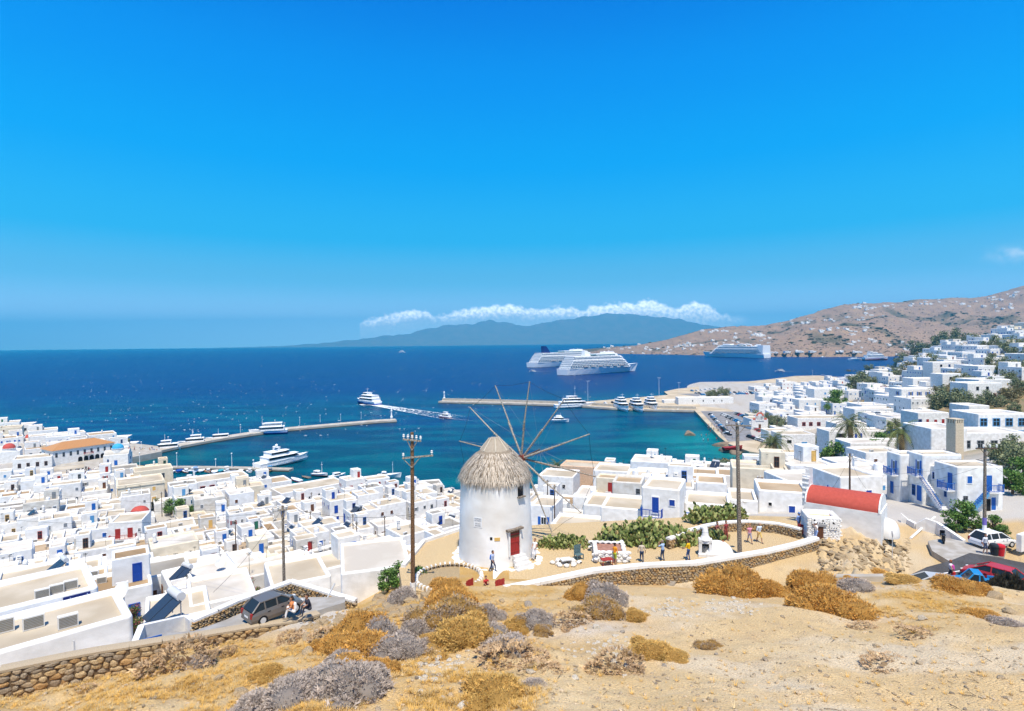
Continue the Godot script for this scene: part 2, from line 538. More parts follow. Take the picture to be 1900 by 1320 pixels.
func grid_mesh(us: Array,ds: Array,hf: Callable,cf: Callable,m: Material) -> ArrayMesh:
	var nu:=us.size()
	var nd:=ds.size()
	var v:=PackedVector3Array()
	var c:=PackedColorArray()
	v.resize(nu*nd)
	c.resize(nu*nd)
	for j in nd:
		for i in nu:
			var x: float = (us[i] - 950.0)/F*ds[j]
			var z: float = -ds[j]
			v[j*nu + i] = Vector3(x,hf.call(x,z),z)
			c[j*nu + i] = cf.call(x,z)
	var n:=PackedVector3Array()
	n.resize(nu*nd)
	for j in nd:
		for i in nu:
			var a:=v[j*nu + maxi(i - 1,0)]
			var b:=v[j*nu + mini(i + 1,nu - 1)]
			var e:=v[maxi(j - 1,0)*nu + i]
			var f:=v[mini(j + 1,nd - 1)*nu + i]
			n[j*nu + i] = (b - a).cross(f - e).normalized()
	var ix:=PackedInt32Array()
	ix.resize((nu - 1)*(nd - 1)*6)
	var k:=0
	for j in nd - 1:
		for i in nu - 1:
			var o:=j*nu + i
			ix[k] = o; ix[k + 1] = o + nu; ix[k + 2] = o + 1
			ix[k + 3] = o + 1; ix[k + 4] = o + nu; ix[k + 5] = o + nu + 1
			k += 6
	var a2:=[]
	a2.resize(Mesh.ARRAY_MAX)
	a2[Mesh.ARRAY_VERTEX] = v
	a2[Mesh.ARRAY_NORMAL] = n
	a2[Mesh.ARRAY_COLOR] = c
	a2[Mesh.ARRAY_INDEX] = ix
	var am:=ArrayMesh.new()
	am.add_surface_from_arrays(Mesh.PRIMITIVE_TRIANGLES,a2)
	am.surface_set_material(0,m)
	return am
func steps(a: float,b: float,n: int) -> Array:
	var r:=[]
	for i in n: r.append(lerpf(a,b,float(i)/(n - 1)))
	return r
func grows(a: float,b: float,ratio: float) -> Array:
	var r:=[]
	while a < b:
		r.append(a)
		a *= ratio
	r.append(b)
	return r
func build_ground() -> void:
	var ds:=grows(9.0,47.0,1.0115)
	ds.append_array(grows(47.8,810.0,1.032))
	var o:=put("hillside_ground",grid_mesh(steps(-500,2300,460),ds,land,ground_color,M["soil"]))
	o.set_meta("kind","structure")
var sea_keys:=[]
func sea_color(x: float,z: float) -> Color:
	var deep:=Color(0.0,0.027,0.135)
	var d:=-z
	var n:=noise_c.get_noise_2d(x*0.35,z*0.9)
	var n2:=noise_c.get_noise_2d(x*0.05 + 50.0,z*0.16)
	deep = deep.lerp(Color(0.0,0.023,0.115),clampf(0.4 + n2*1.4 + noise_b.get_noise_2d(x*0.016,z*0.05)*0.7,0,1))
	if d > 640.0:
		return deep
	var s:=Color(0,0,0)
	var t:=0.0
	for k in sea_keys:
		var q: Vector3 = k[0]
		var w:=1.0/pow(pow(x - q.x,2) + pow(z - q.z,2) + 60.0,1.7)
		s += (k[1] as Color)*w
		t += w
	s = s*(1.0/t)
	var dark:=clampf(n*1.9 + n2*0.9 + noise_b.get_noise_2d(x*0.05,z*0.16)*0.35,-0.35,0.55)
	s = s.lerp(Color(0.0,0.04,0.085) if dark > 0 else Color(0.001,0.15,0.18),absf(dark))
	s = s.lerp(deep,smoothstep(440.0,640.0,d))
	return Color(s.r,s.g,s.b,1)
func build_sea() -> void:
	var A:=Color(0.0,0.034,0.14)
	var B:=Color(0.0,0.04,0.12)
	var C:=Color(0.0,0.062,0.105)
	var T:=Color(0.0,0.10,0.125)
	var L:=Color(0.003,0.20,0.20)
	var E:=Color(0.16,0.24,0.18)
	for k in [[100,740,A],[300,720,A],[500,740,A],[700,700,A],[200,790,A],[300,810,A],[800,780,A],[900,765,A],[1050,770,A],[1150,775,B],[1250,775,B],[1000,800,B],[1100,805,B],[800,830,B],[640,800,B],[450,830,B],[350,850,T],[290,850,T],[420,850,C],[560,870,C],[600,900,T],[650,890,T],[720,880,T],[760,860,C],[700,850,C],[660,915,T],[820,890,T],[820,860,C],[1000,840,B],[1080,850,C],[1180,830,C],[1240,805,T],[1270,830,L],[1300,815,L],[1300,845,L],[1250,850,T],[1210,862,T],[1340,850,L],[1330,835,L],[1370,862,L],[1400,862,E],[1440,868,E],[1420,872,E],[330,880,C],[450,880,C],[258,862,T],[1225,785,B],[1270,790,T]]:
		sea_keys.append([S(k[0],k[1]),k[2]])
	var ds:=grows(150.0,700.0,1.008)
	ds.append_array(grows(704.0,17600.0,1.03))
	var o:=put("sea",grid_mesh(steps(-900,2800,330),ds,func(x,z): return noise_c.get_noise_2d(x*1.2,z*2.0)*0.12 if z > -900.0 else 0.0,sea_color,M["sea_water"]))
	o.set_meta("kind","structure")
	var mb:=MB.new()
	for i in 9:
		var a:=TAU*i/9.0
		var b:=TAU*(i + 1)/9.0
		var ra:=0.75 + 0.35*sin(i*2.3)
		var rb:=0.75 + 0.35*sin(((i + 1) % 9)*2.3)
		mb.tri(Vector3(0,0.16,0),Vector3(sin(a)*ra,0.02,cos(a)*ra*0.5),Vector3(sin(b)*rb,0.02,cos(b)*rb*0.5))
	var foam:=mb.mesh(mat("foam",Color(0.75,0.78,0.8),0.9))
	var xf:=[]
	var r:=RandomNumberGenerator.new()
	r.seed = 77
	while xf.size() < 800:
		var u:=r.randf_range(-150,1720)
		var v:=655.0 + pow(r.randf(),1.1)*150.0 - (u - 950.0)*0.011
		if u > 1120 and v > 712.0 - (u - 1120.0)*0.04: continue
		if u > 800 and v > 765: continue
		if u < 220 and v > 790: continue
		if noise_c.get_noise_2d(u*0.3,v*0.9) < -0.16: continue
		var p:=S(u,v)
		if p.z < -4200.0: continue
		var s:=r.randf_range(0.25,1.0)*r.randf_range(0.4,1.0)
		var e:=clampf(-p.z/700.0,0.8,2.2)
		xf.append(Transform3D(Basis(Vector3.UP,r.randf_range(-0.3,0.3)).scaled(Vector3(s*1.7*e,1,s*0.8*e)),Vector3(p.x,0.1,p.z)))
	var w:=multi("sea_foam",foam,xf,[])
	tag(w,"white flecks of foam scattered over the open blue sea","foam")
func far_profile(u: float) -> Array:
	var ks:=[[1050,2600,3,2900],[1120,2450,22,2900],[1180,2300,32,2800],[1240,2150,62,2800],[1300,2000,108,2800],[1360,1850,118,2800],[1420,1750,124,2900],[1480,1680,165,2900],[1530,1650,205,2950],[1570,1640,232,2950],[1620,1630,236,3000],[1700,1620,258,3050],[1760,1600,262,3050],[1830,1500,278,3050],[1900,1400,330,3050],[2000,1350,380,3100],[2200,1300,420,3100]]
	for i in ks.size() - 1:
		if u <= ks[i + 1][0]:
			var t: float = clampf((u - ks[i][0])/float(ks[i + 1][0] - ks[i][0]),0,1)
			return [lerpf(ks[i][1],ks[i + 1][1],t),lerpf(ks[i][2],ks[i + 1][2],t),lerpf(ks[i][3],ks[i + 1][3],t)]
	return [1300.0,420.0,3100.0]
func far_land(x: float,z: float) -> float:
	var d:=-z
	var u:=950.0 + F*x/d
	var p:=far_profile(u)
	var t: float = (d - p[0])/(p[2] - p[0])
	if t < 0: return -3.0 + maxf(t*60.0,-8.0)
	if t > 1.0: return p[1] - (t - 1.0)*160.0 + noise_a.get_noise_2d(x*0.02,z*0.02)*14.0
	var n:=noise_a.get_noise_2d(x*0.016,z*0.016)
	var n2:=noise_a.get_noise_2d(x*0.06 + 90.0,z*0.06)
	var h: float = p[1]*(0.34*t + 0.66*t*t) + (n*46.0 + n2*9.0)*smoothstep(0.0,0.25,t)*(1.0 - 0.75*smoothstep(0.8,1.0,t))*clampf(p[1]/160.0,0.15,1)
	var hx:=(u - 1550.0)/125.0
	var hz:=(d - 2050.0)/330.0
	h += 62.0*exp(-hx*hx - hz*hz)
	return maxf(h,1.5)
func far_color(x: float,z: float) -> Color:
	var n:=noise_a.get_noise_2d(x*0.09,z*0.09)
	var n2:=noise_b.get_noise_2d(x*0.05,z*0.05)
	var n3:=noise_c.get_noise_2d(x*0.05,z*0.05)
	var c:=Color(0.47,0.335,0.255).lerp(Color(0.38,0.285,0.23),clampf(0.5 + n*1.5,0,1))
	c = c.lerp(Color(0.52,0.39,0.26),clampf(n2*1.3,0,0.8))
	c = c.lerp(Color(0.10,0.115,0.075),clampf(n3*3.4 - 0.75,0,0.8))
	return c
func build_far_land() -> void:
	var o:=put("headland",grid_mesh(steps(1040,2250,300),grows(1280.0,3700.0,1.0085),far_land,far_color,vmat("far_soil",0.95,"rock",0.02,"rough_n",0.9)))
	o.set_meta("kind","structure")
	var ridge:=[[400,6],[520,30],[600,90],[680,190],[760,300],[820,470],[850,500],[880,480],[906,590],[940,520],[975,440],[1000,480],[1040,560],[1080,640],[1120,720],[1135,730],[1170,700],[1210,640],[1260,560],[1300,440],[1340,380],[1400,330],[1500,240],[1600,120]]
	var hf:=func(x: float,z: float) -> float:
		var d:=-z
		var u:=950.0 + F*x/d
		var y:=5.0
		for i in ridge.size() - 1:
			if u > ridge[i][0] and u <= ridge[i + 1][0]:
				y = lerpf(ridge[i][1],ridge[i + 1][1],(u - ridge[i][0])/float(ridge[i + 1][0] - ridge[i][0]))
		var t:=(d - 14800.0)/1800.0
		var k: float = clampf(t,0,1) if t < 1.0 else maxf(0.0,1.0 - (t - 1.0)*1.5)
		return y*1.255*(0.25*k + 0.75*k*k) + noise_a.get_noise_2d(x*0.012,z*0.012)*70.0*k*clampf(y/200.0,0,1) - 4.0*(1.0 - k)
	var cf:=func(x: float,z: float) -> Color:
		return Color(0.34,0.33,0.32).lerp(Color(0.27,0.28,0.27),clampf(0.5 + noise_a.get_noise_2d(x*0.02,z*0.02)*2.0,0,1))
	var m:=put("far_island_mountain",grid_mesh(steps(395,1610,200),steps(14600,17400,40),hf,cf,M["far_soil"]))
	m.set_meta("kind","structure")
var houses:=[]
var taken:=[]
var marks:=[]
var units:={}
func to_px(p: Vector3) -> Vector2:
	var q:=cam_basis.inverse()*(p - EYE)
	return Vector2(950.0 - F*q.x/q.z,660.0 + F*q.y/q.z)
func is_free(x: float,z: float,r: float) -> bool:
	for t in taken:
		if Vector2(x - t[0],z - t[1]).length() < r + t[2]: return false
	return true
func take(p: Vector3,r: float) -> void:
	taken.append([p.x,p.z,r])
func round_rect(w: float,d: float,r: float,k:=3) -> Array:
	var out:=[]
	for q in 4:
		var cx:=(w*0.5 - r)*(1 if q == 0 or q == 3 else -1)
		var cz:=(d*0.5 - r)*(1 if q < 2 else -1)
		for i in k:
			var a:=PI*0.5 - (q*PI*0.5) - PI*0.5 + 0.0
			a = q*PI*0.5 + (PI*0.5)*i/maxf(k - 1,1)
			var dir:=Vector2(cos(a),sin(a))
			if k == 1: dir = Vector2(cos(q*PI*0.5 + PI*0.25),sin(q*PI*0.5 + PI*0.25))*1.4142
			out.append([Vector2(cx,cz) + dir*r,dir])
	return out
func shell(mb: MB,w: float,d: float,y0: float,y1: float,t: float,floor_y: float,rc: float,re: float,o:=Vector3.ZERO) -> void:
	var ring:=round_rect(w,d,rc)
	var prof:=[[0.0,y0,0.0],[0.0,y1 - re,0.0],[re*0.3,y1 - re*0.3,0.7],[re,y1,1.0],[t - re*0.6,y1,1.0],[t,y1 - re*0.6,0.6],[t,floor_y - 0.05,0.0]]
	var m:=ring.size()
	for k in prof.size() - 1:
		var p: Array = prof[k]
		var q: Array = prof[k + 1]
		for i in m:
			var a: Array = ring[i]
			var b: Array = ring[(i + 1) % m]
			var pa: Vector2 = a[0] - a[1]*p[0]
			var pb: Vector2 = b[0] - b[1]*p[0]
			var qa: Vector2 = a[0] - a[1]*q[0]
			var qb: Vector2 = b[0] - b[1]*q[0]
			var v1:=o + Vector3(pa.x,p[1],pa.y)
			var v2:=o + Vector3(pb.x,p[1],pb.y)
			var v3:=o + Vector3(qb.x,q[1],qb.y)
			var v4:=o + Vector3(qa.x,q[1],qa.y)
			var s:=1.0 if k < 3 else -1.0
			var da:=Vector3(a[1].x,0,a[1].y)*s
			var db:=Vector3(b[1].x,0,b[1].y)*s
			var n1:=da.lerp(Vector3.UP,p[2]).normalized()
			var n2:=db.lerp(Vector3.UP,p[2]).normalized()
			var n3:=db.lerp(Vector3.UP,q[2]).normalized()
			var n4:=da.lerp(Vector3.UP,q[2]).normalized()
			mb.trin(v2,v1,v4,n2,n1,n4)
			mb.trin(v2,v4,v3,n2,n4,n3)
func unit(kind: String,paint: String) -> Mesh:
	var key:=kind + ":" + paint
	if units.has(key): return units[key]
	var am:=ArrayMesh.new()
	var fr:=MB.new()
	var pn:=MB.new()
	var edge:=0.09
	for s in [-1,1]:
		fr.box(Vector3(s*(0.5 - edge*0.5),0,0.03),Vector3(edge,1,0.09))
		fr.box(Vector3(0,s*(0.5 - edge*0.35),0.03),Vector3(1 - edge*2,edge*0.7,0.088))
	if kind == "pane":
		fr.box(Vector3(0,0,0.02),Vector3(0.05,0.86,0.06))
		fr.box(Vector3(0,0.08,0.02),Vector3(0.8,0.04,0.055))
		pn.box(Vector3(0,0,0.0),Vector3(0.84,0.88,0.03))
		fr.into(am,M[paint]); pn.into(am,M["pane"])
	elif kind == "shut":
		for s in [-1,1]:
			pn.box(Vector3(s*0.205,0,0.02),Vector3(0.40,0.87,0.06))
			for k in 5:
				pn.box(Vector3(s*0.205,-0.34 + 0.17*k,0.055),Vector3(0.30,0.09,0.02))
		fr.into(am,M["white_paint"]); pn.into(am,M[paint])
	elif kind == "open":
		for s in [-1,1]:
			pn.box(Vector3(s*0.76,0,0.035),Vector3(0.48,1.0,0.05))
			for k in 5:
				pn.box(Vector3(s*0.76,-0.36 + 0.18*k,0.065),Vector3(0.36,0.09,0.02))
		fr.box(Vector3(0,0,0.02),Vector3(0.05,0.86,0.06))
		var gl:=MB.new()
		gl.box(Vector3(0,0,0.0),Vector3(0.84,0.88,0.03))
		fr.into(am,M["white_paint"]); pn.into(am,M[paint]); gl.into(am,M["pane"])
	elif kind == "door":
		pn.box(Vector3(0,-0.03,0.015),Vector3(0.82,0.92,0.06))
		for s in [-1,1]:
			for k in [-0.27,0.2]:
				pn.box(Vector3(s*0.2,k,0.05),Vector3(0.28,0.34,0.025))
		fr.into(am,M[paint]); pn.into(am,M[paint])
	elif kind == "hole":
		pn.box(Vector3(0,0,0.0),Vector3(0.86,0.9,0.02))
		fr.into(am,M["white_wall"]); pn.into(am,M["dark"])
	units[key] = am
	return am
func face_xf(face: String,w: float,d: float,x: float,y: float,sw: float,sh: float) -> Transform3D:
	var b:=Basis()
	var o:=Vector3(x,y,d*0.5)
	if face == "r":
		b = Basis(Vector3.UP,PI*0.5); o = Vector3(w*0.5,y,-x)
	elif face == "l":
		b = Basis(Vector3.UP,-PI*0.5); o = Vector3(-w*0.5,y,x)
	elif face == "b":
		b = Basis(Vector3.UP,PI); o = Vector3(-x,y,-d*0.5)
	return Transform3D(b*Basis.from_scale(Vector3(sw,sh,1)),o)
func opening(root: Node3D,kind: String,paint: String,face: String,w: float,d: float,x: float,y: float,sw: float,sh: float) -> MeshInstance3D:
	return put("door" if kind == "door" else "window",unit(kind,paint),root,face_xf(face,w,d,x,y,sw,sh))
func chimney(root: Node3D,at: Vector3,h:=1.1,kind:=0) -> void:
	var mb:=MB.new()
	if kind == 0:
		mb.box(at + Vector3(0,h*0.5 - 0.1,0),Vector3(0.5,h + 0.2,0.5))
		mb.box(at + Vector3(0,h + 0.06,0),Vector3(0.62,0.12,0.62))
		for s in [[-1,-1],[1,-1],[-1,1],[1,1]]:
			mb.box(at + Vector3(s[0]*0.2,h + 0.22,s[1]*0.2),Vector3(0.1,0.2,0.1))
		mb.box(at + Vector3(0,h + 0.36,0),Vector3(0.58,0.08,0.58))
	else:
		mb.lathe([Vector2(0.36,-0.2),Vector2(0.3,h*0.6),Vector2(0.34,h*0.7),Vector2(0.3,h),Vector2(0.18,h + 0.2),Vector2(0,h + 0.28)],10,at)
	part("chimney",mb,M["white_wall"],root)
func balcony(root: Node3D,face: String,w: float,d: float,x: float,y: float,bw: float,bd: float,paint: String) -> void:
	var xf:=face_xf(face,w,d,x,y,1,1)
	var sl:=MB.new()
	sl.box(Vector3(0,-0.1,bd*0.5),Vector3(bw,0.18,bd))
	sl.box(Vector3(0,-0.26,bd*0.25),Vector3(bw*0.8,0.14,bd*0.5))
	var b:=part("balcony",sl,M["white_wall"],root,xf)
	var rl:=MB.new()
	var n:=int(bw/0.17)
	for i in n + 1:
		var px:=-bw*0.5 + 0.05 + (bw - 0.1)*i/n
		rl.box(Vector3(px,0.45,bd - 0.05),Vector3(0.035 if i % 6 else 0.08,0.9,0.04))
	for s in [-1,1]:
		for k in int(bd/0.2):
			rl.box(Vector3(s*(bw*0.5 - 0.05),0.45,0.1 + k*0.2),Vector3(0.04,0.9,0.035))
		rl.box(Vector3(s*(bw*0.5 - 0.05),0.93,bd*0.5),Vector3(0.07,0.07,bd))
		rl.box(Vector3(s*(bw*0.5 - 0.05),0.12,bd*0.5),Vector3(0.05,0.05,bd))
		rl.box(Vector3(s*(bw*0.5 - 0.05),0.55,bd - 0.05),Vector3(0.09,1.1,0.09))
	rl.box(Vector3(0,0.93,bd - 0.05),Vector3(bw - 0.16,0.07,0.07))
	rl.box(Vector3(0,0.12,bd - 0.05),Vector3(bw - 0.16,0.05,0.05))
	part("railing",rl,M[paint],b)
func stairs(root: Node3D,called: String,a: Vector3,b: Vector3,width: float,n: int,m: String) -> void:
	var mb:=MB.new()
	var f:=(b - a)
	var flat:=Vector3(f.x,0,f.z).normalized()
	var bas:=Basis(Vector3.UP.cross(flat),Vector3.UP,flat)
	var run:=Vector3(f.x,0,f.z).length()/n
	for i in n:
		var hh:=f.y*(i + 1)/n
		var o:=a + flat*(run*(i + 0.5))
		var th:=minf(hh,0.55)
		mb.box(Vector3(o.x,a.y + hh - th*0.5,o.z),Vector3(width,th,run + 0.004),bas)
	part(called,mb,M[m],root)
func stair_rail(root: Node3D,a: Vector3,b: Vector3,paint: String) -> void:
	var mb:=MB.new()
	mb.cyl(a + Vector3.UP*0.9,b + Vector3.UP*0.9,0.045,0.045,5)
	mb.cyl(a + Vector3.UP*0.2,b + Vector3.UP*0.2,0.03,0.03,5)
	var n:=int((b - a).length()/0.28)
	for i in n + 1:
		var p:=a.lerp(b,float(i)/n)
		mb.box(p + Vector3.UP*0.47,Vector3(0.04,0.92,0.04))
	part("stair_railing",mb,M[paint],root)
const ROOF_WORD:={"roof_tan": "tan","roof_cream": "cream","roof_white": "white","roof_grey": "grey","roof_brown": "brown","terracotta": "terracotta","chapel_red": "red"}
const TRIM_WORD:={"blue_paint": "blue","deep_blue": "dark blue","sky_paint": "pale blue","turq_paint": "turquoise","red_paint": "red","brown_paint": "brown","grey_paint": "grey","green_paint": "green","yellow_paint": "yellow","white_paint": "white"}
func house(at: Vector3,yaw: float,w: float,d: float,h: float,o:={}) -> Node3D:
	var wall: String = o.get("wall","white_wall")
	var roof: String = o.get("roof","roof_cream")
	var trim: String = o.get("trim","blue_paint")
	var root:=thing(o.get("name","white_house"),at,yaw,"",o.get("category","house"),o.get("group","white houses of the town"))
	var sink: float = o.get("sink",3.0)
	var par: float = o.get("par",0.45)
	var rc: float = o.get("rc",0.22)
	var re: float = o.get("re",0.2)
	var mb:=MB.new()
	shell(mb,w,d,-sink,h + par,o.get("t",0.32),h,rc,re)
	var ws:=part("wall",mb,M[wall],root)
	var rf:=MB.new()
	var q:=Vector2(w*0.5 - 0.2,d*0.5 - 0.2)
	rf.quad(Vector3(-q.x,h,q.y),Vector3(q.x,h,q.y),Vector3(q.x,h,-q.y),Vector3(-q.x,h,-q.y))
	part("roof",rf,M[roof],root)
	var storeys:=2 if h > 5.0 else 1
	if o.has("open"):
		for k in o["open"]:
			opening(root,k[0],k[1] if k[1] else trim,k[2],w,d,k[3],k[4],k[5],k[6])
	else:
		for face in ["f","r","l"]:
			var nrm:=Basis(Vector3.UP,yaw)*(Vector3.BACK if face == "f" else (Vector3.RIGHT if face == "r" else Vector3.LEFT))
			var to:=Vector3(-at.x,0,-at.z).normalized()
			if nrm.dot(to) < 0.12: continue
			var len_: float = w if face == "f" else d
			var n:=int((len_ - 0.6)/rng.randf_range(1.7,2.9))
			var has_door:=false
			for s in storeys:
				for i in n:
					if rng.randf() > o.get("fill",0.62): continue
					var x:=-len_*0.5 + len_*(i + 0.5)/n + rng.randf_range(-0.3,0.3)
					var y:=s*2.95
					var pick:=rng.randf()
					if not has_door and pick < 0.4:
						opening(root,"door",trim,face,w,d,x,y + 1.0,0.95,2.0)
						has_door = true
					elif pick < 0.62:
						opening(root,"shut",trim,face,w,d,x,y + 1.65,0.85,1.05)
					elif pick < 0.8:
						opening(root,"open" if rng.randf() < 0.5 else "pane",trim,face,w,d,x,y + 1.65,0.7,0.95)
					else:
						opening(root,"pane","white_paint" if rng.randf() < 0.5 else trim,face,w,d,x,y + 1.75,0.6,0.75)
	var extra: String = o.get("extra","")
	if not o.has("plain"):
		if rng.randf() < 0.42:
			chimney(root,Vector3(rng.randf_range(-0.38,0.38)*w,h + par,rng.randf_range(-0.42,-0.1)*d),rng.randf_range(0.5,1.1),rng.randi() % 2)
			extra = "chimney"
		if rng.randf() < o.get("upper",0.5) and w > 5 and d > 5:
			var uw:=w*rng.randf_range(0.35,0.55)
			var ud:=d*rng.randf_range(0.35,0.55)
			var ub:=MB.new()
			var uo:=Vector3((w - uw)*0.5*(1 if rng.randf() < 0.5 else -1)*0.96,0,-(d - ud)*0.5*0.96)
			shell(ub,uw,ud,h - 0.1,h + 2.6,0.28,h + 2.35,0.15,0.12,uo)
			var up:=part("upper_room",ub,M[wall],root)
			var ur:=MB.new()
			ur.quad(uo + Vector3(-uw*0.5 + 0.15,h + 2.35,ud*0.5 - 0.15),uo + Vector3(uw*0.5 - 0.15,h + 2.35,ud*0.5 - 0.15),uo + Vector3(uw*0.5 - 0.15,h + 2.35,-ud*0.5 + 0.15),uo + Vector3(-uw*0.5 + 0.15,h + 2.35,-ud*0.5 + 0.15))
			part("upper_roof",ur,M[roof],up)
			put("upper_door",unit("door" if rng.randf() < 0.6 else "pane",trim),up,Transform3D(Basis.from_scale(Vector3(0.8,1.8,1)),uo + Vector3(uw*0.15,h + 0.95,ud*0.5)))
			extra = "roof room"
		if rng.randf() < 0.5:
			var dw:=MB.new()
			var dx:=rng.randf_range(-0.25,0.25)*w
			dw.box(Vector3(dx,h + 0.2,0),Vector3(0.26,0.5 + rng.randf()*0.5,d - 0.5))
			if rng.randf() < 0.6: dw.box(Vector3((dx - w*0.5)*0.5 + 0.05,h + 0.2,rng.randf_range(-0.2,0.2)*d),Vector3((dx + w*0.5) - 0.6,0.5,0.24))
			part("dividing_wall",dw,M[wall],root)
		if rng.randf() < 0.55 and h > 3.4:
			var lw:=w*rng.randf_range(0.4,0.8)
			var lb:=MB.new()
			shell(lb,lw,2.4,-sink,2.5,0.25,2.3,0.12,0.1,Vector3((w - lw)*0.4,0,d*0.5 + 1.19))
			var le:=part("lean_to",lb,M[wall],root)
			var lr:=MB.new()
			var lo:=Vector3((w - lw)*0.4,2.3,d*0.5 + 1.19)
			lr.quad(lo + Vector3(-lw*0.5 + 0.1,0,1.1),lo + Vector3(lw*0.5 - 0.1,0,1.1),lo + Vector3(lw*0.5 - 0.1,0,-1.1),lo + Vector3(-lw*0.5 + 0.1,0,-1.1))
			part("lean_to_roof",lr,M[roof],le)
	houses.append([root,storeys,o.get("wall_word","white" if wall != "cream_wall" and wall != "peach_wall" else ("cream" if wall == "cream_wall" else "peach")),ROOF_WORD.get(roof,"flat"),TRIM_WORD.get(trim,"plain"),extra])
	take(at,maxf(w,d)*0.42)
	return root
func roof_house(u: float,v: float,wpx: float,h: float,d: float,yaw: float,o:={}) -> Node3D:
	var par: float = o.get("par",0.45)
	var g:=G(u,v,h + par,o.get("from",40.0))
	if o.has("dist"):
		var p:=P(u,v,o["dist"])
		g = Vector3(p.x,p.y - h - par,p.z)
	var w:=wpx*-g.z/F/maxf(cos(yaw - yaw_to_cam(g)),0.5)*lerpf(1.0,cos(yaw_to_cam(g)),0.5)
	var back:=Basis(Vector3.UP,yaw)*Vector3(0,0,-d*0.5)
	return house(g + back,yaw,o.get("w",w),d,h,o)
func pick_roof() -> String:
	var r:=rng.randf()
	return "roof_cream" if r < 0.40 else ("roof_white" if r < 0.76 else ("roof_tan" if r < 0.88 else ("roof_grey" if r < 0.95 else "roof_brown")))
func pick_trim() -> String:
	var r:=rng.randf()
	return "blue_paint" if r < 0.30 else ("deep_blue" if r < 0.38 else ("sky_paint" if r < 0.46 else ("red_paint" if r < 0.58 else ("brown_paint" if r < 0.72 else ("grey_paint" if r < 0.88 else ("green_paint" if r < 0.94 else "yellow_paint"))))))
func quarter(u0: float,u1: float,d0: float,d1: float,yaw: float,cw: float,cd: float,o:={}) -> void:
	var ex:=Basis(Vector3.UP,yaw)*Vector3.RIGHT
	var ez:=Basis(Vector3.UP,yaw)*Vector3.BACK
	var mid:=Vector3((u0 + u1 - 1900.0)*0.5/F*(d0 + d1)*0.5,0,-(d0 + d1)*0.5)
	for j in range(-24,25):
		for i in range(-24,25):
			var p:=mid + ex*(i*cw + rng.randf_range(-0.8,0.8) + (cw*0.5 if j % 2 else 0.0)) + ez*(j*cd + rng.randf_range(-0.5,0.5))
			var w:=cw*rng.randf_range(0.72,1.0) - 0.2
			var dd:=cd*rng.randf_range(0.74,0.98) - 0.2
			var tall: bool = rng.randf() < o.get("tall",0.35)
			var skip: bool = rng.randf() < o.get("gap",0.05)
			var rf:=pick_roof()
			var tr:=pick_trim()
			var wl:=rng.randf()
			var jit:=rng.randf_range(-0.07,0.07)
			var d:=-p.z
			if d < d0 or d > d1 or skip: continue
			var u:=950.0 + F*p.x/d
			if u < u0 or u > u1: continue
			var g:=land(p.x,p.z)
			if g < o.get("low",1.3): continue
			var edge:=minf(minf(land(p.x + 4,p.z),land(p.x - 4,p.z)),minf(land(p.x,p.z + 4),land(p.x,p.z - 4)))
			if edge < 0.4: continue
			if not is_free(p.x,p.z,minf(w,dd)*0.40): continue
			var opt:={"roof": o.get("roof",rf),"trim": tr,"wall": "white_wall" if wl < 0.6 else ("cool_wall" if wl < 0.9 else ("aged_wall" if wl < 0.95 else "cream_wall")),"sink": o.get("sink",3.0),"upper": o.get("upper",0.5),"fill": o.get("fill",0.8)}
			house(Vector3(p.x,g - 0.3,p.z),yaw + jit,w,dd,rng.randf_range(5.6,6.5) if tall else rng.randf_range(2.7,3.6),opt)
func hip_roof(root: Node3D,w: float,d: float,y: float,rise: float,m: String,over:=0.5) -> void:
	var mb:=MB.new()
	var a:=w*0.5 + over
	var b:=d*0.5 + over
	var r:=maxf(a - b,0.0)
	var e:=[Vector3(-a,y,b),Vector3(a,y,b),Vector3(a,y,-b),Vector3(-a,y,-b)]
	var k:=[Vector3(-r,y + rise,0),Vector3(r,y + rise,0)]
	mb.quad(e[0],e[1],k[1],k[0])
	mb.tri(e[1],e[2],k[1])
	mb.quad(e[2],e[3],k[0],k[1])
	mb.tri(e[3],e[0],k[0])
	mb.quad(e[3],e[2],e[1],e[0])
	var o:=part("tiled_roof",mb,M[m],root)
	var t:=MB.new()
	var n:=int(a*2/0.55)
	for i in n:
		var x:=-a + 2*a*(i + 0.5)/n
		var s:=clampf((a - absf(x))/maxf(b,0.1),0,1)
		for sg in [1.0,-1.0]:
			t.cyl(Vector3(x,y + 0.03,b*sg),Vector3(x,y + 0.03 + rise*s,b*sg*(1 - s)),0.1,0.1,4,false)
	var ts:=part("cover_tiles",t,M[m],o)
	ts.set_meta("kind","stuff")
func dome(root: Node3D,at: Vector3,r: float,m: String,drum:=0.8) -> void:
	var dr:=MB.new()
	dr.lathe([Vector2(r*1.02,-0.6),Vector2(r*1.02,drum),Vector2(r*1.1,drum + 0.05),Vector2(r*1.1,drum + 0.15),Vector2(r*0.9,drum + 0.17)],20,at)
	var d:=part("drum",dr,M["white_wall"],root)
	var dm:=MB.new()
	dm.blob(at + Vector3(0,drum + 0.1,0),Vector3(r,r*0.95,r),20,7,0.0)
	part("dome",dm,M[m],root)
	var cr:=MB.new()
	cr.box(at + Vector3(0,drum + r + 0.5,0),Vector3(0.09,0.9,0.09))
	cr.box(at + Vector3(0,drum + r + 0.6,0),Vector3(0.5,0.09,0.088))
	part("cross",cr,M["white_paint"],root)
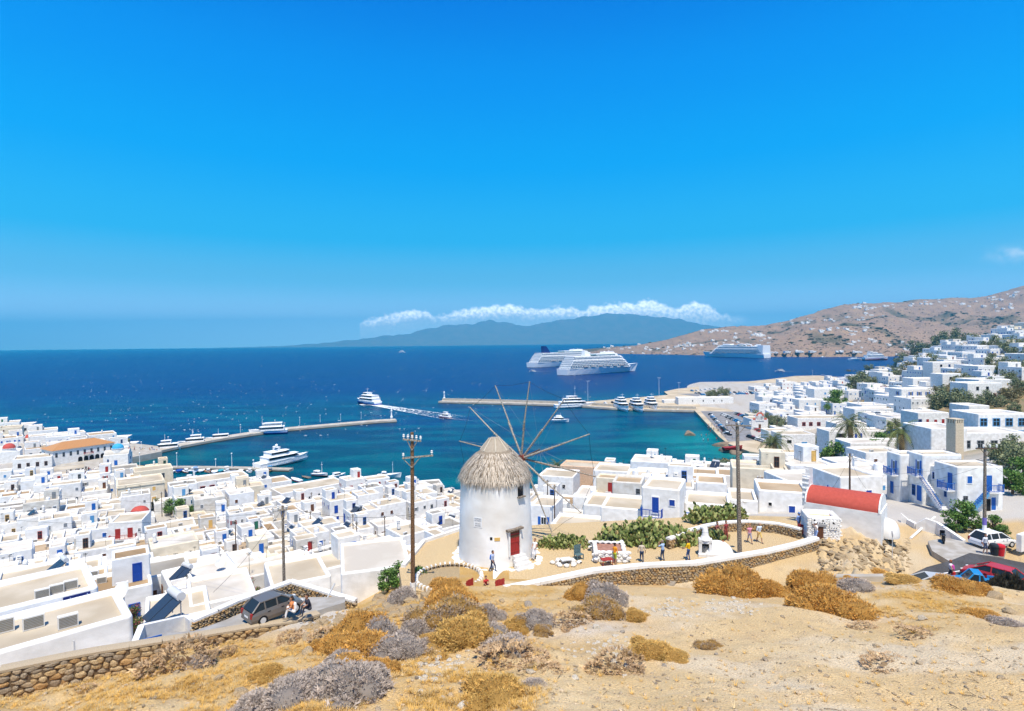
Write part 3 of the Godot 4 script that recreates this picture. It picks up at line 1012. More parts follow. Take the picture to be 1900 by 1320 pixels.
func vault_roof(root: Node3D,len_: float,w: float,y: float,rise: float,m: String,at:=Vector3.ZERO) -> void:
	var mb:=MB.new()
	var k:=12
	var pts:=[]
	for i in k + 1:
		var a:=PI*i/k
		pts.append(Vector2(cos(a)*w*0.5,sin(a)*rise))
	for i in k:
		var p: Vector2 = pts[i]
		var q: Vector2 = pts[i + 1]
		var np:=Vector3(0,p.y/rise/rise*w,p.x).normalized()
		var nq:=Vector3(0,q.y/rise/rise*w,q.x).normalized()
		var h:=len_*0.5
		var v1:=at + Vector3(-h,y + p.y,p.x)
		var v2:=at + Vector3(h,y + p.y,p.x)
		var v3:=at + Vector3(h,y + q.y,q.x)
		var v4:=at + Vector3(-h,y + q.y,q.x)
		mb.trin(v1,v2,v3,np,np,nq)
		mb.trin(v1,v3,v4,np,nq,nq)
	part("barrel_roof",mb,M[m],root)
	for s in [-1.0,1.0]:
		var g:=MB.new()
		for i in k:
			var p: Vector2 = pts[i]
			var q: Vector2 = pts[i + 1]
			var f:=1.05
			for lay in [0,1]:
				var x: float = s*(len_*0.5 + 0.12*lay - 0.02)
				var c:=at + Vector3(x,y - 0.02,0)
				var a:=at + Vector3(x,y + p.y*f,p.x*f)
				var b:=at + Vector3(x,y + q.y*f,q.x*f)
				if (s > 0) == (lay == 1): g.tri(c,b,a)
				else: g.tri(c,a,b)
			var x0: float = s*(len_*0.5 - 0.02)
			var x1: float = s*(len_*0.5 + 0.10)
			g.quad(at + Vector3(minf(x0,x1),y + p.y*f,p.x*f),at + Vector3(maxf(x0,x1),y + p.y*f,p.x*f),at + Vector3(maxf(x0,x1),y + q.y*f,q.x*f),at + Vector3(minf(x0,x1),y + q.y*f,q.x*f))
		part("gable",g,M["white_wall"],root)
func bell_cote(root: Node3D,at: Vector3,s:=1.0) -> void:
	var mb:=MB.new()
	for x in [-0.45,0.45]:
		mb.box(at + Vector3(x*s,0.6*s,0),Vector3(0.26,1.2,0.34)*s)
	mb.box(at + Vector3(0,0.05*s,0),Vector3(1.3,0.3,0.4)*s)
	mb.box(at + Vector3(0,1.3*s,0),Vector3(1.24,0.2,0.38)*s)
	mb.cyl(at + Vector3(0,1.4*s,0),at + Vector3(0,1.9*s,0),0.36*s,0.0,8)
	mb.box(at + Vector3(0,2.1*s,0),Vector3(0.06,0.5,0.06)*s)
	mb.box(at + Vector3(0,2.15*s,0),Vector3(0.3,0.06,0.05)*s)
	part("bell_cote",mb,M["white_wall"],root)
	var b:=MB.new()
	b.lathe([Vector2(0.2,0),Vector2(0.16,0.12),Vector2(0.1,0.26),Vector2(0,0.3)],8,at + Vector3(0,0.75*s,0))
	part("bell",b,M["dark_timber"],root)
func named(n: Node3D,label: String,cat:="",grp:="") -> Node3D:
	for k in houses.size():
		if houses[k][0] == n:
			houses.remove_at(k)
			break
	n.remove_meta("group")
	tag(n,label,cat,grp)
	return n
func mark(u: float,v: float,words: String) -> void:
	marks.append([u,v,words])
func build_town() -> void:
	for m in [[916,930,"thatched windmill"],[1565,930,"red-roofed chapel"],[1225,940,"blue balcony house"],[1750,920,"hotel with blue stairs"],[125,830,"terracotta-roofed town hall"],[262,900,"cream mansion"],[258,942,"red-domed church"],[218,848,"blue-domed church"],[766,1000,"brown pole by the windmill"],[527,1010,"thin pole behind the grey car"],[120,1130,"house with the blue sign"],[232,990,"red balcony house"],[620,940,"long waterfront building"],[1372,880,"tall pole on the terrace"],[1828,900,"lamp-post pole by the road"],[1410,765,"red-arched church"],[1772,830,"tan square tower"],[1440,850,"tall palm by the beach"],[1865,775,"row of blue-glass apartments"],[1710,733,"blue-shuttered guesthouse"],[1525,778,"courtyard school"],[1660,690,"restaurant with red awning"],[1540,735,"stepped white mansion"]]:
		mark(m[0],m[1],m[2])
	landmarks_left()
	landmarks_middle()
	landmarks_right()
	quarter(-15,850,102,200,0.62,8.2,7.6,{"tall": 0.30})
	quarter(-15,245,200,345,0.70,15.0,13.0,{"tall": 0.45,"gap": 0.1})
	quarter(-40,790,54,102,0.62,7.4,6.8,{"tall": 0.04,"sink": 6.0,"gap": 0.08,"upper": 0.15})
	quarter(985,1460,74,190,-0.32,9.0,8.6,{"tall": 0.3,"sink": 4.5,"gap": 0.12})
	quarter(1480,1650,76,135,0.10,9.0,8.5,{"tall": 0.3,"sink": 4.5,"gap": 0.25})
	take(S(1335,790,1.8),16.0); take(S(1375,780,1.8),18.0); take(S(1400,800,1.8),12.0); take(S(1330,732,1.8),14.0); take(S(1380,731,1.8),16.0); take(S(1430,730,1.8),16.0); take(S(1470,729,1.8),14.0)
	quarter(1395,1915,235,560,-0.04,14.5,16.5,{"tall": 0.6,"gap": 0.28,"sink": 5.0,"low": 1.7,"roof": "roof_white"})
	join_small(225)
func join_small(keep: int) -> void:
	var order:=[]
	for h in houses:
		var o: Node3D = h[0]
		var bb:=(o.get_node("wall") as MeshInstance3D).get_aabb().size
		order.append([bb.x*bb.y/(o.position - EYE).length_squared(),h])
	order.sort_custom(func(a,b): return a[0] > b[0])
	var st:={}
	for i in range(keep,order.size()):
		var o: Node3D = order[i][1][0]
		for c in o.find_children("*","MeshInstance3D",true,false):
			var q:=c as MeshInstance3D
			var t:=q.transform
			var p:=q.get_parent() as Node3D
			while p != self:
				t = p.transform*t
				p = p.get_parent() as Node3D
			for k in q.mesh.get_surface_count():
				var m:=q.mesh.surface_get_material(k)
				if not st.has(m):
					st[m] = SurfaceTool.new()
					st[m].begin(Mesh.PRIMITIVE_TRIANGLES)
				st[m].append_from(q.mesh,k,t)
		houses.erase(order[i][1])
		remove_child(o)
		o.free()
	var am:=ArrayMesh.new()
	for m in st:
		st[m].commit(am)
		am.surface_set_material(am.get_surface_count() - 1,m)
	tag(put("far_houses",am),"smallest white houses packed together far off in the town","houses","","stuff")
func landmarks_left() -> void:
	var yaw:=0.75
	var a:=house(Vector3(-35.6,26.2,-39.7),yaw,13.5,6.8,3.5,{"roof": "roof_cream","wall": "cool_wall","par": 0.5,"rc": 0.35,"re": 0.26,"t": 0.5,"plain": 1,"open": [],"sink": 4})
	named(a,"big low white house with thick parapets behind the stone wall at left","house")
	var pb:=MB.new()
	pb.box(Vector3(3.2,1.6,3.42),Vector3(0.07,3.4,0.07))
	part("drain_pipe",pb,M["steel"],a)
	var b:=house(Vector3(-41.4,26.4,-44.5),yaw,13.0,7.4,3.6,{"roof": "roof_cream","wall": "cool_wall","par": 0.5,"rc": 0.35,"re": 0.26,"t": 0.5,"plain": 1,"open": [],"sink": 4})
	named(b,"white house with tan roof and blue sign on its parapet","house")
	var sg:=thing("roof_sign",b.position + Basis(Vector3.UP,yaw)*Vector3(5.05,3.42,3.78),yaw,"dark blue sign with pale swoosh on white parapet at left","sign")
	var bd:=MB.new()
	bd.box(Vector3.ZERO,Vector3(1.75,0.82,0.06))
	part("board",bd,mat("sign_blue",Color(0.008,0.02,0.14),0.5),sg)
	var sw:=MB.new()
	for i in 10:
		var t0:=i/10.0
		var t1:=(i + 1)/10.0
		var p0:=Vector3(-0.84 + 1.68*t0,-0.22 + 0.46*sin(t0*PI*0.62) - 0.12*t0,0.04)
		var p1:=Vector3(-0.84 + 1.68*t1,-0.22 + 0.46*sin(t1*PI*0.62) - 0.12*t1,0.04)
		sw.quad(p0 + Vector3(0,-0.025,0),p1 + Vector3(0,-0.025,0),p1 + Vector3(0,0.025,0),p0 + Vector3(0,0.025,0))
	part("emblem",sw,mat("sign_pale",Color(0.45,0.55,0.8),0.6),sg)
	for k in [[-0.3,-0.16,0.1],[-0.12,-0.18,0.13],[0.06,-0.16,0.1],[0.22,-0.15,0.14],[0.38,-0.12,0.1],[-0.42,0.25,0.07],[0.68,0.28,0.08]]:
		var lt:=MB.new()
		lt.box(Vector3(k[0],k[1],0.04),Vector3(k[2],k[2]*0.8,0.012))
		part("letter",lt,M["sign_pale"],sg)
	named(roof_house(330,1146,118,2.6,6.0,0.55,{"dist": 45.0,"roof": "roof_cream","sink": 5,"plain": 1,"open": [["hole","","f",2.0,1.2,0.8,1.0]]}),"low white house with solar water heater on its cream roof","house")
	named(roof_house(415,1112,120,2.6,7.0,0.55,{"dist": 49.0,"roof": "roof_white","sink": 6,"plain": 1,"open": [["door","brown_paint","f",1.2,1.0,0.8,1.9]]}),"white house with dark doorway below the roof pergola","house")
	named(roof_house(700,1056,120,3.0,8.0,0.30,{"dist": 50.0,"roof": "roof_white","wall": "cool_wall","par": 0.25,"sink": 7,"plain": 1,"open": [],"w": 6.2}),"plain white block house left of the windmill terrace","house")
	named(roof_house(560,1078,110,2.8,7.0,0.5,{"dist": 54.0,"roof": "roof_cream","sink": 6,"plain": 1,"open": [["hole","","f",-1.0,1.3,0.7,0.9]]}),"low white house with cream roof right of the thin pole","house")
	var th:=thing("town_hall",Vector3(-184.0,1.6,-240.0),1.02,"two-storey white town hall with terracotta hipped roof near the square","building")
	var mb:=MB.new()
	mb.box(Vector3(0,2.8,0),Vector3(27,11.6,13))
	part("wall",mb,M["white_wall"],th)
	hip_roof(th,27,13,8.6,3.0,"terracotta",0.6)
	for i in 9:
		put("window",unit("pane","grey_paint"),th,Transform3D(Basis.from_scale(Vector3(1.0,2.2,1)),Vector3(-12 + 3*i,6.1,6.5)))
	for i in 5:
		var ar:=MB.new()
		ar.box(Vector3(0,1.4,0),Vector3(1.9,2.8,0.08))
		ar.cyl(Vector3(0,2.8,-0.04),Vector3(0,2.8,0.04),0.95,0.95,14)
		part("arch",ar,M["dark"],th,Transform3D(Basis(),Vector3(-2 + 2.5*i,0.1,6.52)))
	for i in 4:
		put("window",unit("pane","brown_paint"),th,Transform3D(Basis(Vector3.UP,-PI*0.5)*Basis.from_scale(Vector3(1.0,2.0,1)),Vector3(-13.5,6.0 - 4.0*(i/2),-3 + 6*(i % 2))))
	balcony(th,"f",27,13,1.5,4.7,4.0,1.2,"red_paint")
	th.scale = Vector3.ONE*0.82
	take(th.position,12.0)
	var cm:=roof_house(262,896,70,7.6,12,0.62,{"dist": 172.0,"w": 12.0,"wall": "cream_wall","roof": "roof_cream","trim": "yellow_paint","plain": 1,"par": 0.5,"open": [["shut","yellow_paint","f",-3.5,2.2,1.4,2.6],["shut","yellow_paint","f",3.2,2.2,1.4,2.6],["shut","yellow_paint","f",-3.5,5.8,1.1,1.5],["shut","yellow_paint","f",3.2,5.8,1.1,1.5],["shut","yellow_paint","l",-3.6,1.9,1.1,2.2],["door","yellow_paint","l",-1.4,1.7,1.3,2.6],["shut","yellow_paint","l",1.0,1.9,1.1,2.2],["pane","yellow_paint","l",-3.6,5.6,0.8,1.2],["pane","yellow_paint","l",0.6,5.6,0.8,1.2],["pane","yellow_paint","l",3.8,5.6,0.8,1.2]]})
	named(cm,"cream two-storey mansion with yellow shutters and moulded cornice","house")
	var co:=MB.new()
	co.box(Vector3(0,7.3,0),Vector3(12.4,0.3,12.4))
	part("cornice",co,M["cream_wall"],cm)
	named(roof_house(285,872,50,9.0,9,0.62,{"dist": 186.0,"w": 11.0,"wall": "cream_wall","roof": "roof_cream","plain": 1,"open": [["pane","grey_paint","f",2.5,7.2,1.0,1.6]]}),"tall cream block standing behind the cream mansion","house")
	var rd:=roof_house(262,962,34,3.4,6,0.62,{"dist": 149.0,"w": 6.2,"plain": 1,"roof": "roof_white","open": [["door","red_paint","f",0,1.1,1.0,2.1]]})
	rd.name = numbered("domed_church")
	dome(rd,Vector3(-0.2,3.6,-0.6),2.3,"dome_red",0.5)
	bell_cote(rd,Vector3(1.9,3.8,2.2),0.9)
	named(rd,"small white church with a plain red dome among the roofs","church")
	var bp:=S(219,862,2.4)
	var bc:=house(bp,0.4,8.5,7.5,4.2,{"plain": 1,"roof": "roof_white","name": "domed_church","category": "church","open": [["door","blue_paint","f",0,1.2,1.1,2.3],["pane","blue_paint","f",-2.6,2.4,0.6,1.0],["pane","blue_paint","r",0,2.4,0.7,1.2]]})
	vault_roof(bc,8.2,4.4,4.3,1.8,"roof_white")
	dome(bc,Vector3(0,5.6,0),2.1,"dome_blue",0.9)
	named(bc,"white waterfront church with a bright blue dome","church")
	var rb:=roof_house(232,968,48,6.4,8,0.35,{"dist": 128.0,"w": 6.6,"roof": "roof_cream","plain": 1,"trim": "red_paint","open": [["door","red_paint","f",-1.5,4.2,1.0,2.2],["door","red_paint","f",0.9,4.2,1.0,2.2],["pane","white_paint","f",2.7,4.6,0.6,0.8],["door","brown_paint","f",2.4,1.1,0.9,2.1],["pane","red_paint","f",-2.0,1.6,0.9,0.9]]})
	balcony(rb,"f",6.6,8,-0.4,3.1,5.2,1.1,"red_paint")
	named(rb,"white two-storey house with red doors and long red balcony","house")
	var dl:=roof_house(14,838,40,4.2,7,0.6,{"dist": 235.0,"plain": 1,"roof": "roof_white","open": []})
	dome(dl,Vector3(0,4.4,0),2.2,"dome_red",1.0)
	named(dl,"white chapel with small red dome at the left edge","church")
	named(roof_house(22,790,62,7.5,14,0.5,{"dist": 335.0,"plain": 1,"roof": "roof_white","open": [["open","blue_paint","f",-5,4.4,1.6,1.8],["pane","grey_paint","f",2,5.2,1.2,1.6],["pane","grey_paint","f",6,5.2,1.2,1.6]]}),"tall white seafront house with blue shutters at far left","house")
	var pk:=roof_house(68,812,52,4.5,9,0.55,{"dist": 300.0,"plain": 1,"roof": "roof_white","open": [["hole","","f",0,2.2,1.2,1.8]]})
	vault_roof(pk,10,8,4.6,1.6,"chapel_red")
	bell_cote(pk,Vector3(-2,6.0,0),1.6)
	named(pk,"white church with faded red vault and bell cote by the sea","church")
	named(roof_house(108,806,92,5.8,9,0.75,{"dist": 285.0,"plain": 1,"roof": "roof_cream","open": []}),"long blank white warehouse behind the town hall","building")
	named(roof_house(205,812,58,3.6,7,0.3,{"dist": 300.0,"plain": 1,"roof": "roof_white","open": [["pane","turq_paint","f",-4,1.7,2.2,1.6],["pane","blue_paint","f",0,1.7,2.0,1.5],["door","blue_paint","f",4,1.2,1.2,2.2]]}),"low white harbour shops with turquoise windows by the quay","shop")
	named(roof_house(244,822,16,3.4,5,0.3,{"dist": 282.0,"plain": 1,"roof": "roof_white","open": [["door","blue_paint","f",0,1.2,1.2,2.2]]}),"tiny white harbour hut with a blue door","hut")
	named(roof_house(215,872,66,5.4,9,0.62,{"dist": 200.0,"w": 13.0,"plain": 1,"wall": "aged_wall","roof": "roof_grey","open": []}),"long aged white building between the square and the beach","building")
	named(roof_house(178,838,36,6.0,8,1.0,{"dist": 247.0,"plain": 1,"roof": "roof_cream","open": [["door","red_paint","f",-2,1.2,1.4,2.4],["pane","grey_paint","f",1.6,4.4,1.2,1.6]]}),"white two-storey building beside the town hall arcade","building")
	named(roof_house(60,850,64,5.6,10,0.62,{"dist": 222.0,"plain": 1,"roof": "roof_cream","open": [["pane","brown_paint","f",-4,3.4,1.0,1.7],["pane","brown_paint","f",-1.4,3.4,1.0,1.7],["pane","brown_paint","f",1.4,3.4,1.0,1.7],["pane","brown_paint","f",4,3.4,1.0,1.7]]}),"white house with four brown windows in a row","house")
	for o in [cm,rd,rb,bc]:
		var to: Vector3 = -Vector3(o.position.x,0,o.position.z).normalized()
		take(o.position + to*9.0,5.5)
		take(o.position + to*15.0,3.5)
	named(roof_house(585,905,92,5.2,10,0.72,{"dist": 176.0,"w": 21.0,"plain": 1,"roof": "roof_cream","wall": "cool_wall","open": [["pane","grey_paint","f",-7.5,2.4,1.4,1.6],["pane","grey_paint","f",-4.5,2.4,1.4,1.6],["pane","grey_paint","f",-1.5,2.4,1.4,1.6],["pane","grey_paint","f",1.5,2.6,1.4,2.0],["pane","deep_blue","f",4.6,3.6,2.0,0.9],["pane","deep_blue","f",8.2,2.4,1.6,2.4]]}),"long white waterfront building with a row of dark windows","building")
	named(roof_house(500,897,74,4.0,9,0.66,{"dist": 182.0,"w": 14,"plain": 1,"roof": "roof_tan","open": [["pane","green_paint","f",-4,2.2,1.1,1.3],["door","brown_paint","f",2,1.1,1.1,2.1]]}),"low white waterfront house with tan roof and green window","house")
	named(roof_house(400,890,105,4.2,10,0.66,{"dist": 183.0,"w": 20,"plain": 1,"roof": "roof_cream","open": [["pane","red_paint","f",-6.5,2.2,1.5,1.7],["pane","red_paint","f",-3.8,2.2,1.5,1.7],["pane","red_paint","f",-1.1,2.2,1.5,1.7],["pane","green_paint","f",3,2.4,1.0,1.1],["pane","green_paint","f",6,2.4,1.0,1.1]]}),"wide white shop building with red windows and cream roof","building")
	named(roof_house(790,905,66,4.4,10,0.3,{"dist": 178.0,"w": 12,"plain": 1,"roof": "roof_grey","wall": "cool_wall","open": [["hole","","l",1,2,0.9,1.6],["hole","","l",-2,2,0.9,1.6],["pane","turq_paint","r",1,2,1.4,1.2]]}),"white seafront house with roof terrace left of the windmill","house")
func landmarks_middle() -> void:
	var y:=0.02
	var a:=roof_house(1225,906,68,5.4,6.0,-0.42,{"dist": 66.0,"w": 4.4,"roof": "roof_cream","plain": 1,"par": 0.4,"rc": 0.25,"sink": 5,"open": [["shut","deep_blue","f",-0.55,3.75,0.95,2.1],["shut","deep_blue","f",1.35,4.2,0.75,0.8],["hole","","r",1.6,3.6,0.25,0.5],["door","deep_blue","f",1.6,0.6,0.8,1.9]]})
	balcony(a,"f",4.6,7.5,-0.75,2.65,2.4,0.95,"deep_blue")
	stairs(a,"outside_stairs",Vector3(3.6,0.4,2.0),Vector3(2.5,2.4,-2.6),0.9,9,"white_wall")
	named(a,"white two-storey house with blue balcony and blue shutters","house")
	y = -0.32
	var list:=[
		[1152,943,77,3.2,6.5,69,"roof_cream","white_wall",[["hole","","f",0.4,1.7,0.8,0.5],["door","deep_blue","f",-1.9,0.9,0.6,1.9]],"low white house with slot window left of the blue balcony",],
		[1163,895,55,4.6,5.0,82,"roof_tan","aged_wall",[["pane","grey_paint","f",1.6,3.8,0.6,0.8]],"weathered grey-white house with cracked blank wall"],
		[1313,935,84,3.1,6.0,68,"roof_cream","white_wall",[["door","blue_paint","f",-2.1,1.3,0.8,2.0],["shut","deep_blue","f",0.9,1.2,0.9,0.9]],"wide low white house with blue door behind prickly pears"],
		[1320,896,56,3.4,6.0,82,"roof_tan","white_wall",[["hole","","f",1.7,1.7,0.7,1.0]],"small white house with tan roof right of the blue balcony"],
		[1380,928,52,3.2,6.0,70,"roof_cream","white_wall",[["shut","blue_paint","f",0.2,1.0,0.95,1.9]],"narrow white house with bright blue shutters behind the terrace pole"],
		[1455,912,92,3.4,6.5,71,"roof_tan","white_wall",[["shut","deep_blue","f",0.9,1.5,0.85,1.25],["shut","deep_blue","f",2.2,1.1,0.5,0.75],["hole","","f",-1.6,2.1,0.45,0.5],["shut","blue_paint","l",0.6,1.6,0.8,1.6]],"low white house with two blue windows left of the chapel"],
		[1206,883,60,3.6,7.0,102,"roof_brown","white_wall",[],"white house with brown roof and round dish by the bay"],
		[1262,882,46,3.4,7.0,104,"roof_brown","white_wall",[],"low white house with brown roof overlooking the bay"],
		[1308,882,48,3.6,7.0,105,"roof_tan","white_wall",[],"white tan-roofed house with pointed chimney by the bay"],
		[1362,883,60,3.4,7.0,104,"roof_tan","white_wall",[],"white house with two chimneys near the tall terrace pole"],
		[1412,886,48,3.4,7.0,100,"roof_cream","white_wall",[],"white house with thin aerial beside the terrace pole"],
		[1005,938,46,3.8,6.0,86,"roof_cream","cool_wall",[["open","blue_paint","f",0.3,1.9,0.9,1.2],["shut","blue_paint","r",0.6,1.9,0.8,0.8]],"white house with open blue shutters right of the windmill"],
		[1066,976,92,2.6,5.0,70,"roof_cream","white_wall",[["hole","","f",-2.5,1.0,0.8,0.9]],"low white yard building with cream roof behind the cactus patch"],
		[1110,938,58,3.2,7.0,80,"roof_cream","white_wall",[],"white cream-roofed house with drooping roof cables"],
		[1030,884,66,4.2,8.0,128,"roof_cream","white_wall",[["hole","","f",2,2.4,0.8,1.0],["hole","","f",-2,2.4,0.8,1.0]],"white house partly hidden behind the left date palm"],
		[1082,866,88,3.6,7.0,138,"roof_cream","peach_wall",[["hole","","f",-3,2,0.7,1.0]],"tan stone-coloured house on the bay shore behind palms"],
		[1133,874,66,4.0,8.0,122,"roof_cream","white_wall",[["hole","","f",-1,2.2,0.8,1.1],["hole","","f",1.4,2.2,0.8,1.1],["hole","","f",3,1.8,0.8,1.4]],"long white house with three dark windows right of the palms"],
		[1518,892,100,3.2,7.0,80,"roof_white","white_wall",[["hole","","f",-3.6,1.7,0.7,1.2]],"broad white house with solar panel behind the chapel"],
		[1600,884,74,4.0,7.0,74,"roof_cream","white_wall",[["shut","deep_blue","f",0.9,2.0,0.95,1.3],["open","deep_blue","l",1.5,2.2,0.7,1.0]],"white house with dark blue window behind the red chapel roof"],
		[1602,862,60,3.6,7.0,100,"roof_white","white_wall",[],"white house with humped roof behind the chapel"]]
	for k in list:
		named(roof_house(k[0],k[1],k[2],k[3],k[4],y if k[0] < 1500 else 0.08,{"dist": k[5],"roof": k[6],"wall": k[7],"plain": 1,"sink": 5,"rc": 0.22,"re": 0.18,"open": k[8]}),k[9],"house")
	var ch:=thing("chapel",Vector3(33.1,31.4,-56.4),-0.70,"white chapel with salmon-red barrel roof beside the terrace","church")
	var mb:=MB.new()
	mb.box(Vector3(0,0.55,0),Vector3(6.6,3.5,4.2))
	mb.box(Vector3(2.4,0.2,-2.2),Vector3(1.6,3.0,1.2))
	part("wall",mb,M["white_wall"],ch)
	vault_roof(ch,6.2,4.1,2.3,1.3,"chapel_red")
	var ap:=MB.new()
	ap.blob(Vector3(3.5,-0.2,-0.7),Vector3(1.0,1.5,1.1),14,6,-0.2)
	part("apse",ap,M["white_wall"],ch)
	var bt:=MB.new()
	bt.box(Vector3(-3.4,3.1,0.6),Vector3(0.62,3.0,0.55))
	bt.box(Vector3(-3.4,4.1,-0.6),Vector3(0.6,2.6,0.5))
	for k in 7:
		bt.box(Vector3(-3.4,2.4 + k*0.5,0.9),Vector3(0.66,0.09,0.1))
	part("bell_tower",bt,M["white_wall"],ch)
	take(ch.position,4.5)
	gatehouse()
func gatehouse() -> void:
	var p:=G(1535,1004)
	var g:=thing("stone_gatehouse",Vector3(p.x,31.4,p.z - 1.2),-0.25,"whitewashed stone gatehouse with brown door and pierced vents","gatehouse")
	var mb:=MB.new()
	shell(mb,2.7,2.4,-0.8,2.35,0.3,1.9,0.12,0.1)
	part("wall",mb,M["white_wall"],g)
	var rf:=MB.new()
	rf.quad(Vector3(-1.2,1.95,1.05),Vector3(1.2,1.95,1.05),Vector3(1.2,1.95,-1.05),Vector3(-1.2,1.95,-1.05))
	part("roof",rf,M["peach_wall"],g)
	var r:=RandomNumberGenerator.new()
	r.seed = 19
	var sh:=stone_meshes("white_stone",M["white_wall"])
	for face in 2:
		var L:=2.7 if face == 0 else 2.4
		var yy:=-0.6
		while yy < 2.2:
			var x:=-L*0.5
			var hh:=r.randf_range(0.12,0.2)
			while x < L*0.5:
				var ww:=r.randf_range(0.18,0.42)
				var c:=x + ww*0.5
				var door:=face == 0 and c > -0.85 and c < 0.1 and yy < 1.75
				if not door:
					var b:=Basis(Vector3.UP,0.0 if face == 0 else -PI*0.5)
					var o:=Vector3(c,yy + hh*0.5,1.2) if face == 0 else Vector3(-1.35,yy + hh*0.5,c)
					put("stone",sh[r.randi() % 6],g,Transform3D(b*Basis(Vector3(0,0,1),r.randf_range(-0.2,0.2))*Basis.from_scale(Vector3(ww*0.52,hh*0.56,0.07)),o))
				x += ww
			yy += hh
	var d:=MB.new()
	d.box(Vector3(-0.38,0.6,1.2),Vector3(0.72,1.7,0.06))
	for k in 4: d.box(Vector3(-0.65 + k*0.18,0.6,1.24),Vector3(0.15,1.6,0.03))
	part("door",d,M["brown_paint"],g)
	var ln:=MB.new()
	ln.box(Vector3(-0.38,1.55,1.24),Vector3(1.2,0.22,0.2))
	part("lintel",ln,mat("slate",Color(0.30,0.30,0.31),0.8),g)
	var vt:=MB.new()
	for k in 5:
		var x:=-0.85 + k*0.2
		vt.tri(Vector3(x,1.72,1.345),Vector3(x + 0.16,1.72,1.345),Vector3(x + 0.12,1.86,1.345))
	vt.tri(Vector3(-0.9,1.92,1.345),Vector3(-0.68,1.92,1.345),Vector3(-0.79,2.12,1.345))
	vt.tri(Vector3(-0.2,1.92,1.345),Vector3(0.02,1.92,1.345),Vector3(-0.09,2.12,1.345))
	for k in 3:
		vt.tri(Vector3(0.55 + k*0.2,1.3,1.345),Vector3(0.66 + k*0.2,1.3,1.345),Vector3(0.68 + k*0.2,1.46,1.345))
	vt.tri(Vector3(0.7,1.75,1.345),Vector3(0.95,1.72,1.345),Vector3(0.72,1.98,1.345))
	var bk:=MB.new()
	bk.box(Vector3(-0.42,1.88,1.29),Vector3(1.15,0.5,0.1))
	bk.box(Vector3(0.78,1.62,1.29),Vector3(0.62,0.8,0.1))
	part("vent_panel",bk,M["white_wall"],g)
	part("vent_holes",vt,M["dark"],g)
	take(p,2.0)
func landmarks_right() -> void:
	var c:=P(1777,950,66.0)
	var h:=thing("hotel",Vector3(c.x,29.6,c.z),0.0,"white stepped hotel with blue balconies and outside stairs by the road","hotel")
	var blocks:=[[0.0,5.9,0.0,-5.5,6.0],[0.25,5.0,-3.4,-8.0,5.1],[-0.8,4.6,-6.6,-11.0,6.6],[-2.1,4.0,-10.0,-14.0,6.1]]
	for b in blocks:
		var mb:=MB.new()
		var w: float = b[1] - b[0]
		var d: float = b[2] - b[3]
		var o:=Vector3((b[0] + b[1])*0.5,0,(b[2] + b[3])*0.5)
		shell(mb,w,d,-3.0,b[4] + 0.35,0.4,b[4],0.35,0.3,o)
		var k:=part("wing",mb,M["white_wall"],h)
		var rf:=MB.new()
		rf.quad(o + Vector3(-w*0.5 + 0.3,b[4],d*0.5 - 0.3),o + Vector3(w*0.5 - 0.3,b[4],d*0.5 - 0.3),o + Vector3(w*0.5 - 0.3,b[4],-d*0.5 + 0.3),o + Vector3(-w*0.5 + 0.3,b[4],-d*0.5 + 0.3))
		part("wing_roof",rf,M["roof_cream"],k)
	var L:=Basis(Vector3.UP,-PI*0.5)
	var fr:=[["shut",1.5,4.5,0.75,1.1,0.0],["door",3.9,4.0,0.85,2.1,0.0],["pane",1.0,2.0,0.6,0.6,0.0],["shut",4.55,1.2,0.7,2.0,0.0],["hole",3.9,0.9,0.7,2.2,0.0]]
	for k in fr:
		put("window" if k[0] != "door" else "door",unit(k[0],"blue_paint" if k[0] != "pane" else "grey_paint"),h,Transform3D(Basis.from_scale(Vector3(k[3],k[4],1)),Vector3(k[1],k[2],0.0)))
	for k in [["door",0.0,-1.6,4.1,0.9,2.1],["pane",0.25,-5.6,4.0,0.8,1.0],["door",0.25,-4.6,3.4,0.9,2.6],["open",-0.8,-7.6,4.9,0.7,2.0],["door",-0.8,-7.4,1.1,1.0,2.2],["pane",-0.8,-8.8,1.3,0.8,1.6],["open",-2.1,-11.6,4.3,0.7,1.9],["door",-2.1,-12.2,1.0,0.8,1.8],["pane",0.0,-2.6,2.0,0.5,0.8],["pane",0.25,-6.0,0.9,0.8,0.9]]:
		put("window" if k[0] != "door" else "door",unit(k[0],"blue_paint"),h,Transform3D(L*Basis.from_scale(Vector3(k[4],k[5],1)),Vector3(k[1] - 0.01,k[3],k[2])))
	for k in [[0.0,-1.7,2.95,2.4],[-0.8,-7.6,3.8,2.3],[-2.1,-11.6,3.2,2.4]]:
		balcony(h,"l",-2.0*k[0],0.0,k[1],k[2],k[3],1.0,"blue_paint")
	stairs(h,"outside_stairs",Vector3(-0.9,0.0,-1.2),Vector3(-1.3,3.4,-5.6),0.9,14,"white_wall")
	stair_rail(h,Vector3(-1.35,0.1,-1.2),Vector3(-1.75,3.5,-5.6),"blue_paint")
	stairs(h,"front_stairs",Vector3(0.9,0.0,0.6),Vector3(3.4,2.9,0.6),0.9,12,"sky_paint")
	stair_rail(h,Vector3(0.9,0.1,1.05),Vector3(3.4,3.0,1.05),"blue_paint")
	balcony(h,"f",0.0,0.0,4.3,2.95,1.9,1.05,"blue_paint")
	var ch2:=MB.new()
	ch2.blob(Vector3(1.4,5.1,-5.6),Vector3(0.9,0.9,0.9),12,5,0.0)
	part("roof_hump",ch2,M["white_wall"],h)
	h.scale = Vector3(0.92,0.86,0.70)
	take(h.position + Vector3(1.5,0,-3),4.0)
	take(h.position + Vector3(1.5,0,-9),5.0)
	var gw:=thing("garden_wall",Vector3.ZERO,0.0,"curved white garden wall between the hotel and the dirt bank","wall")
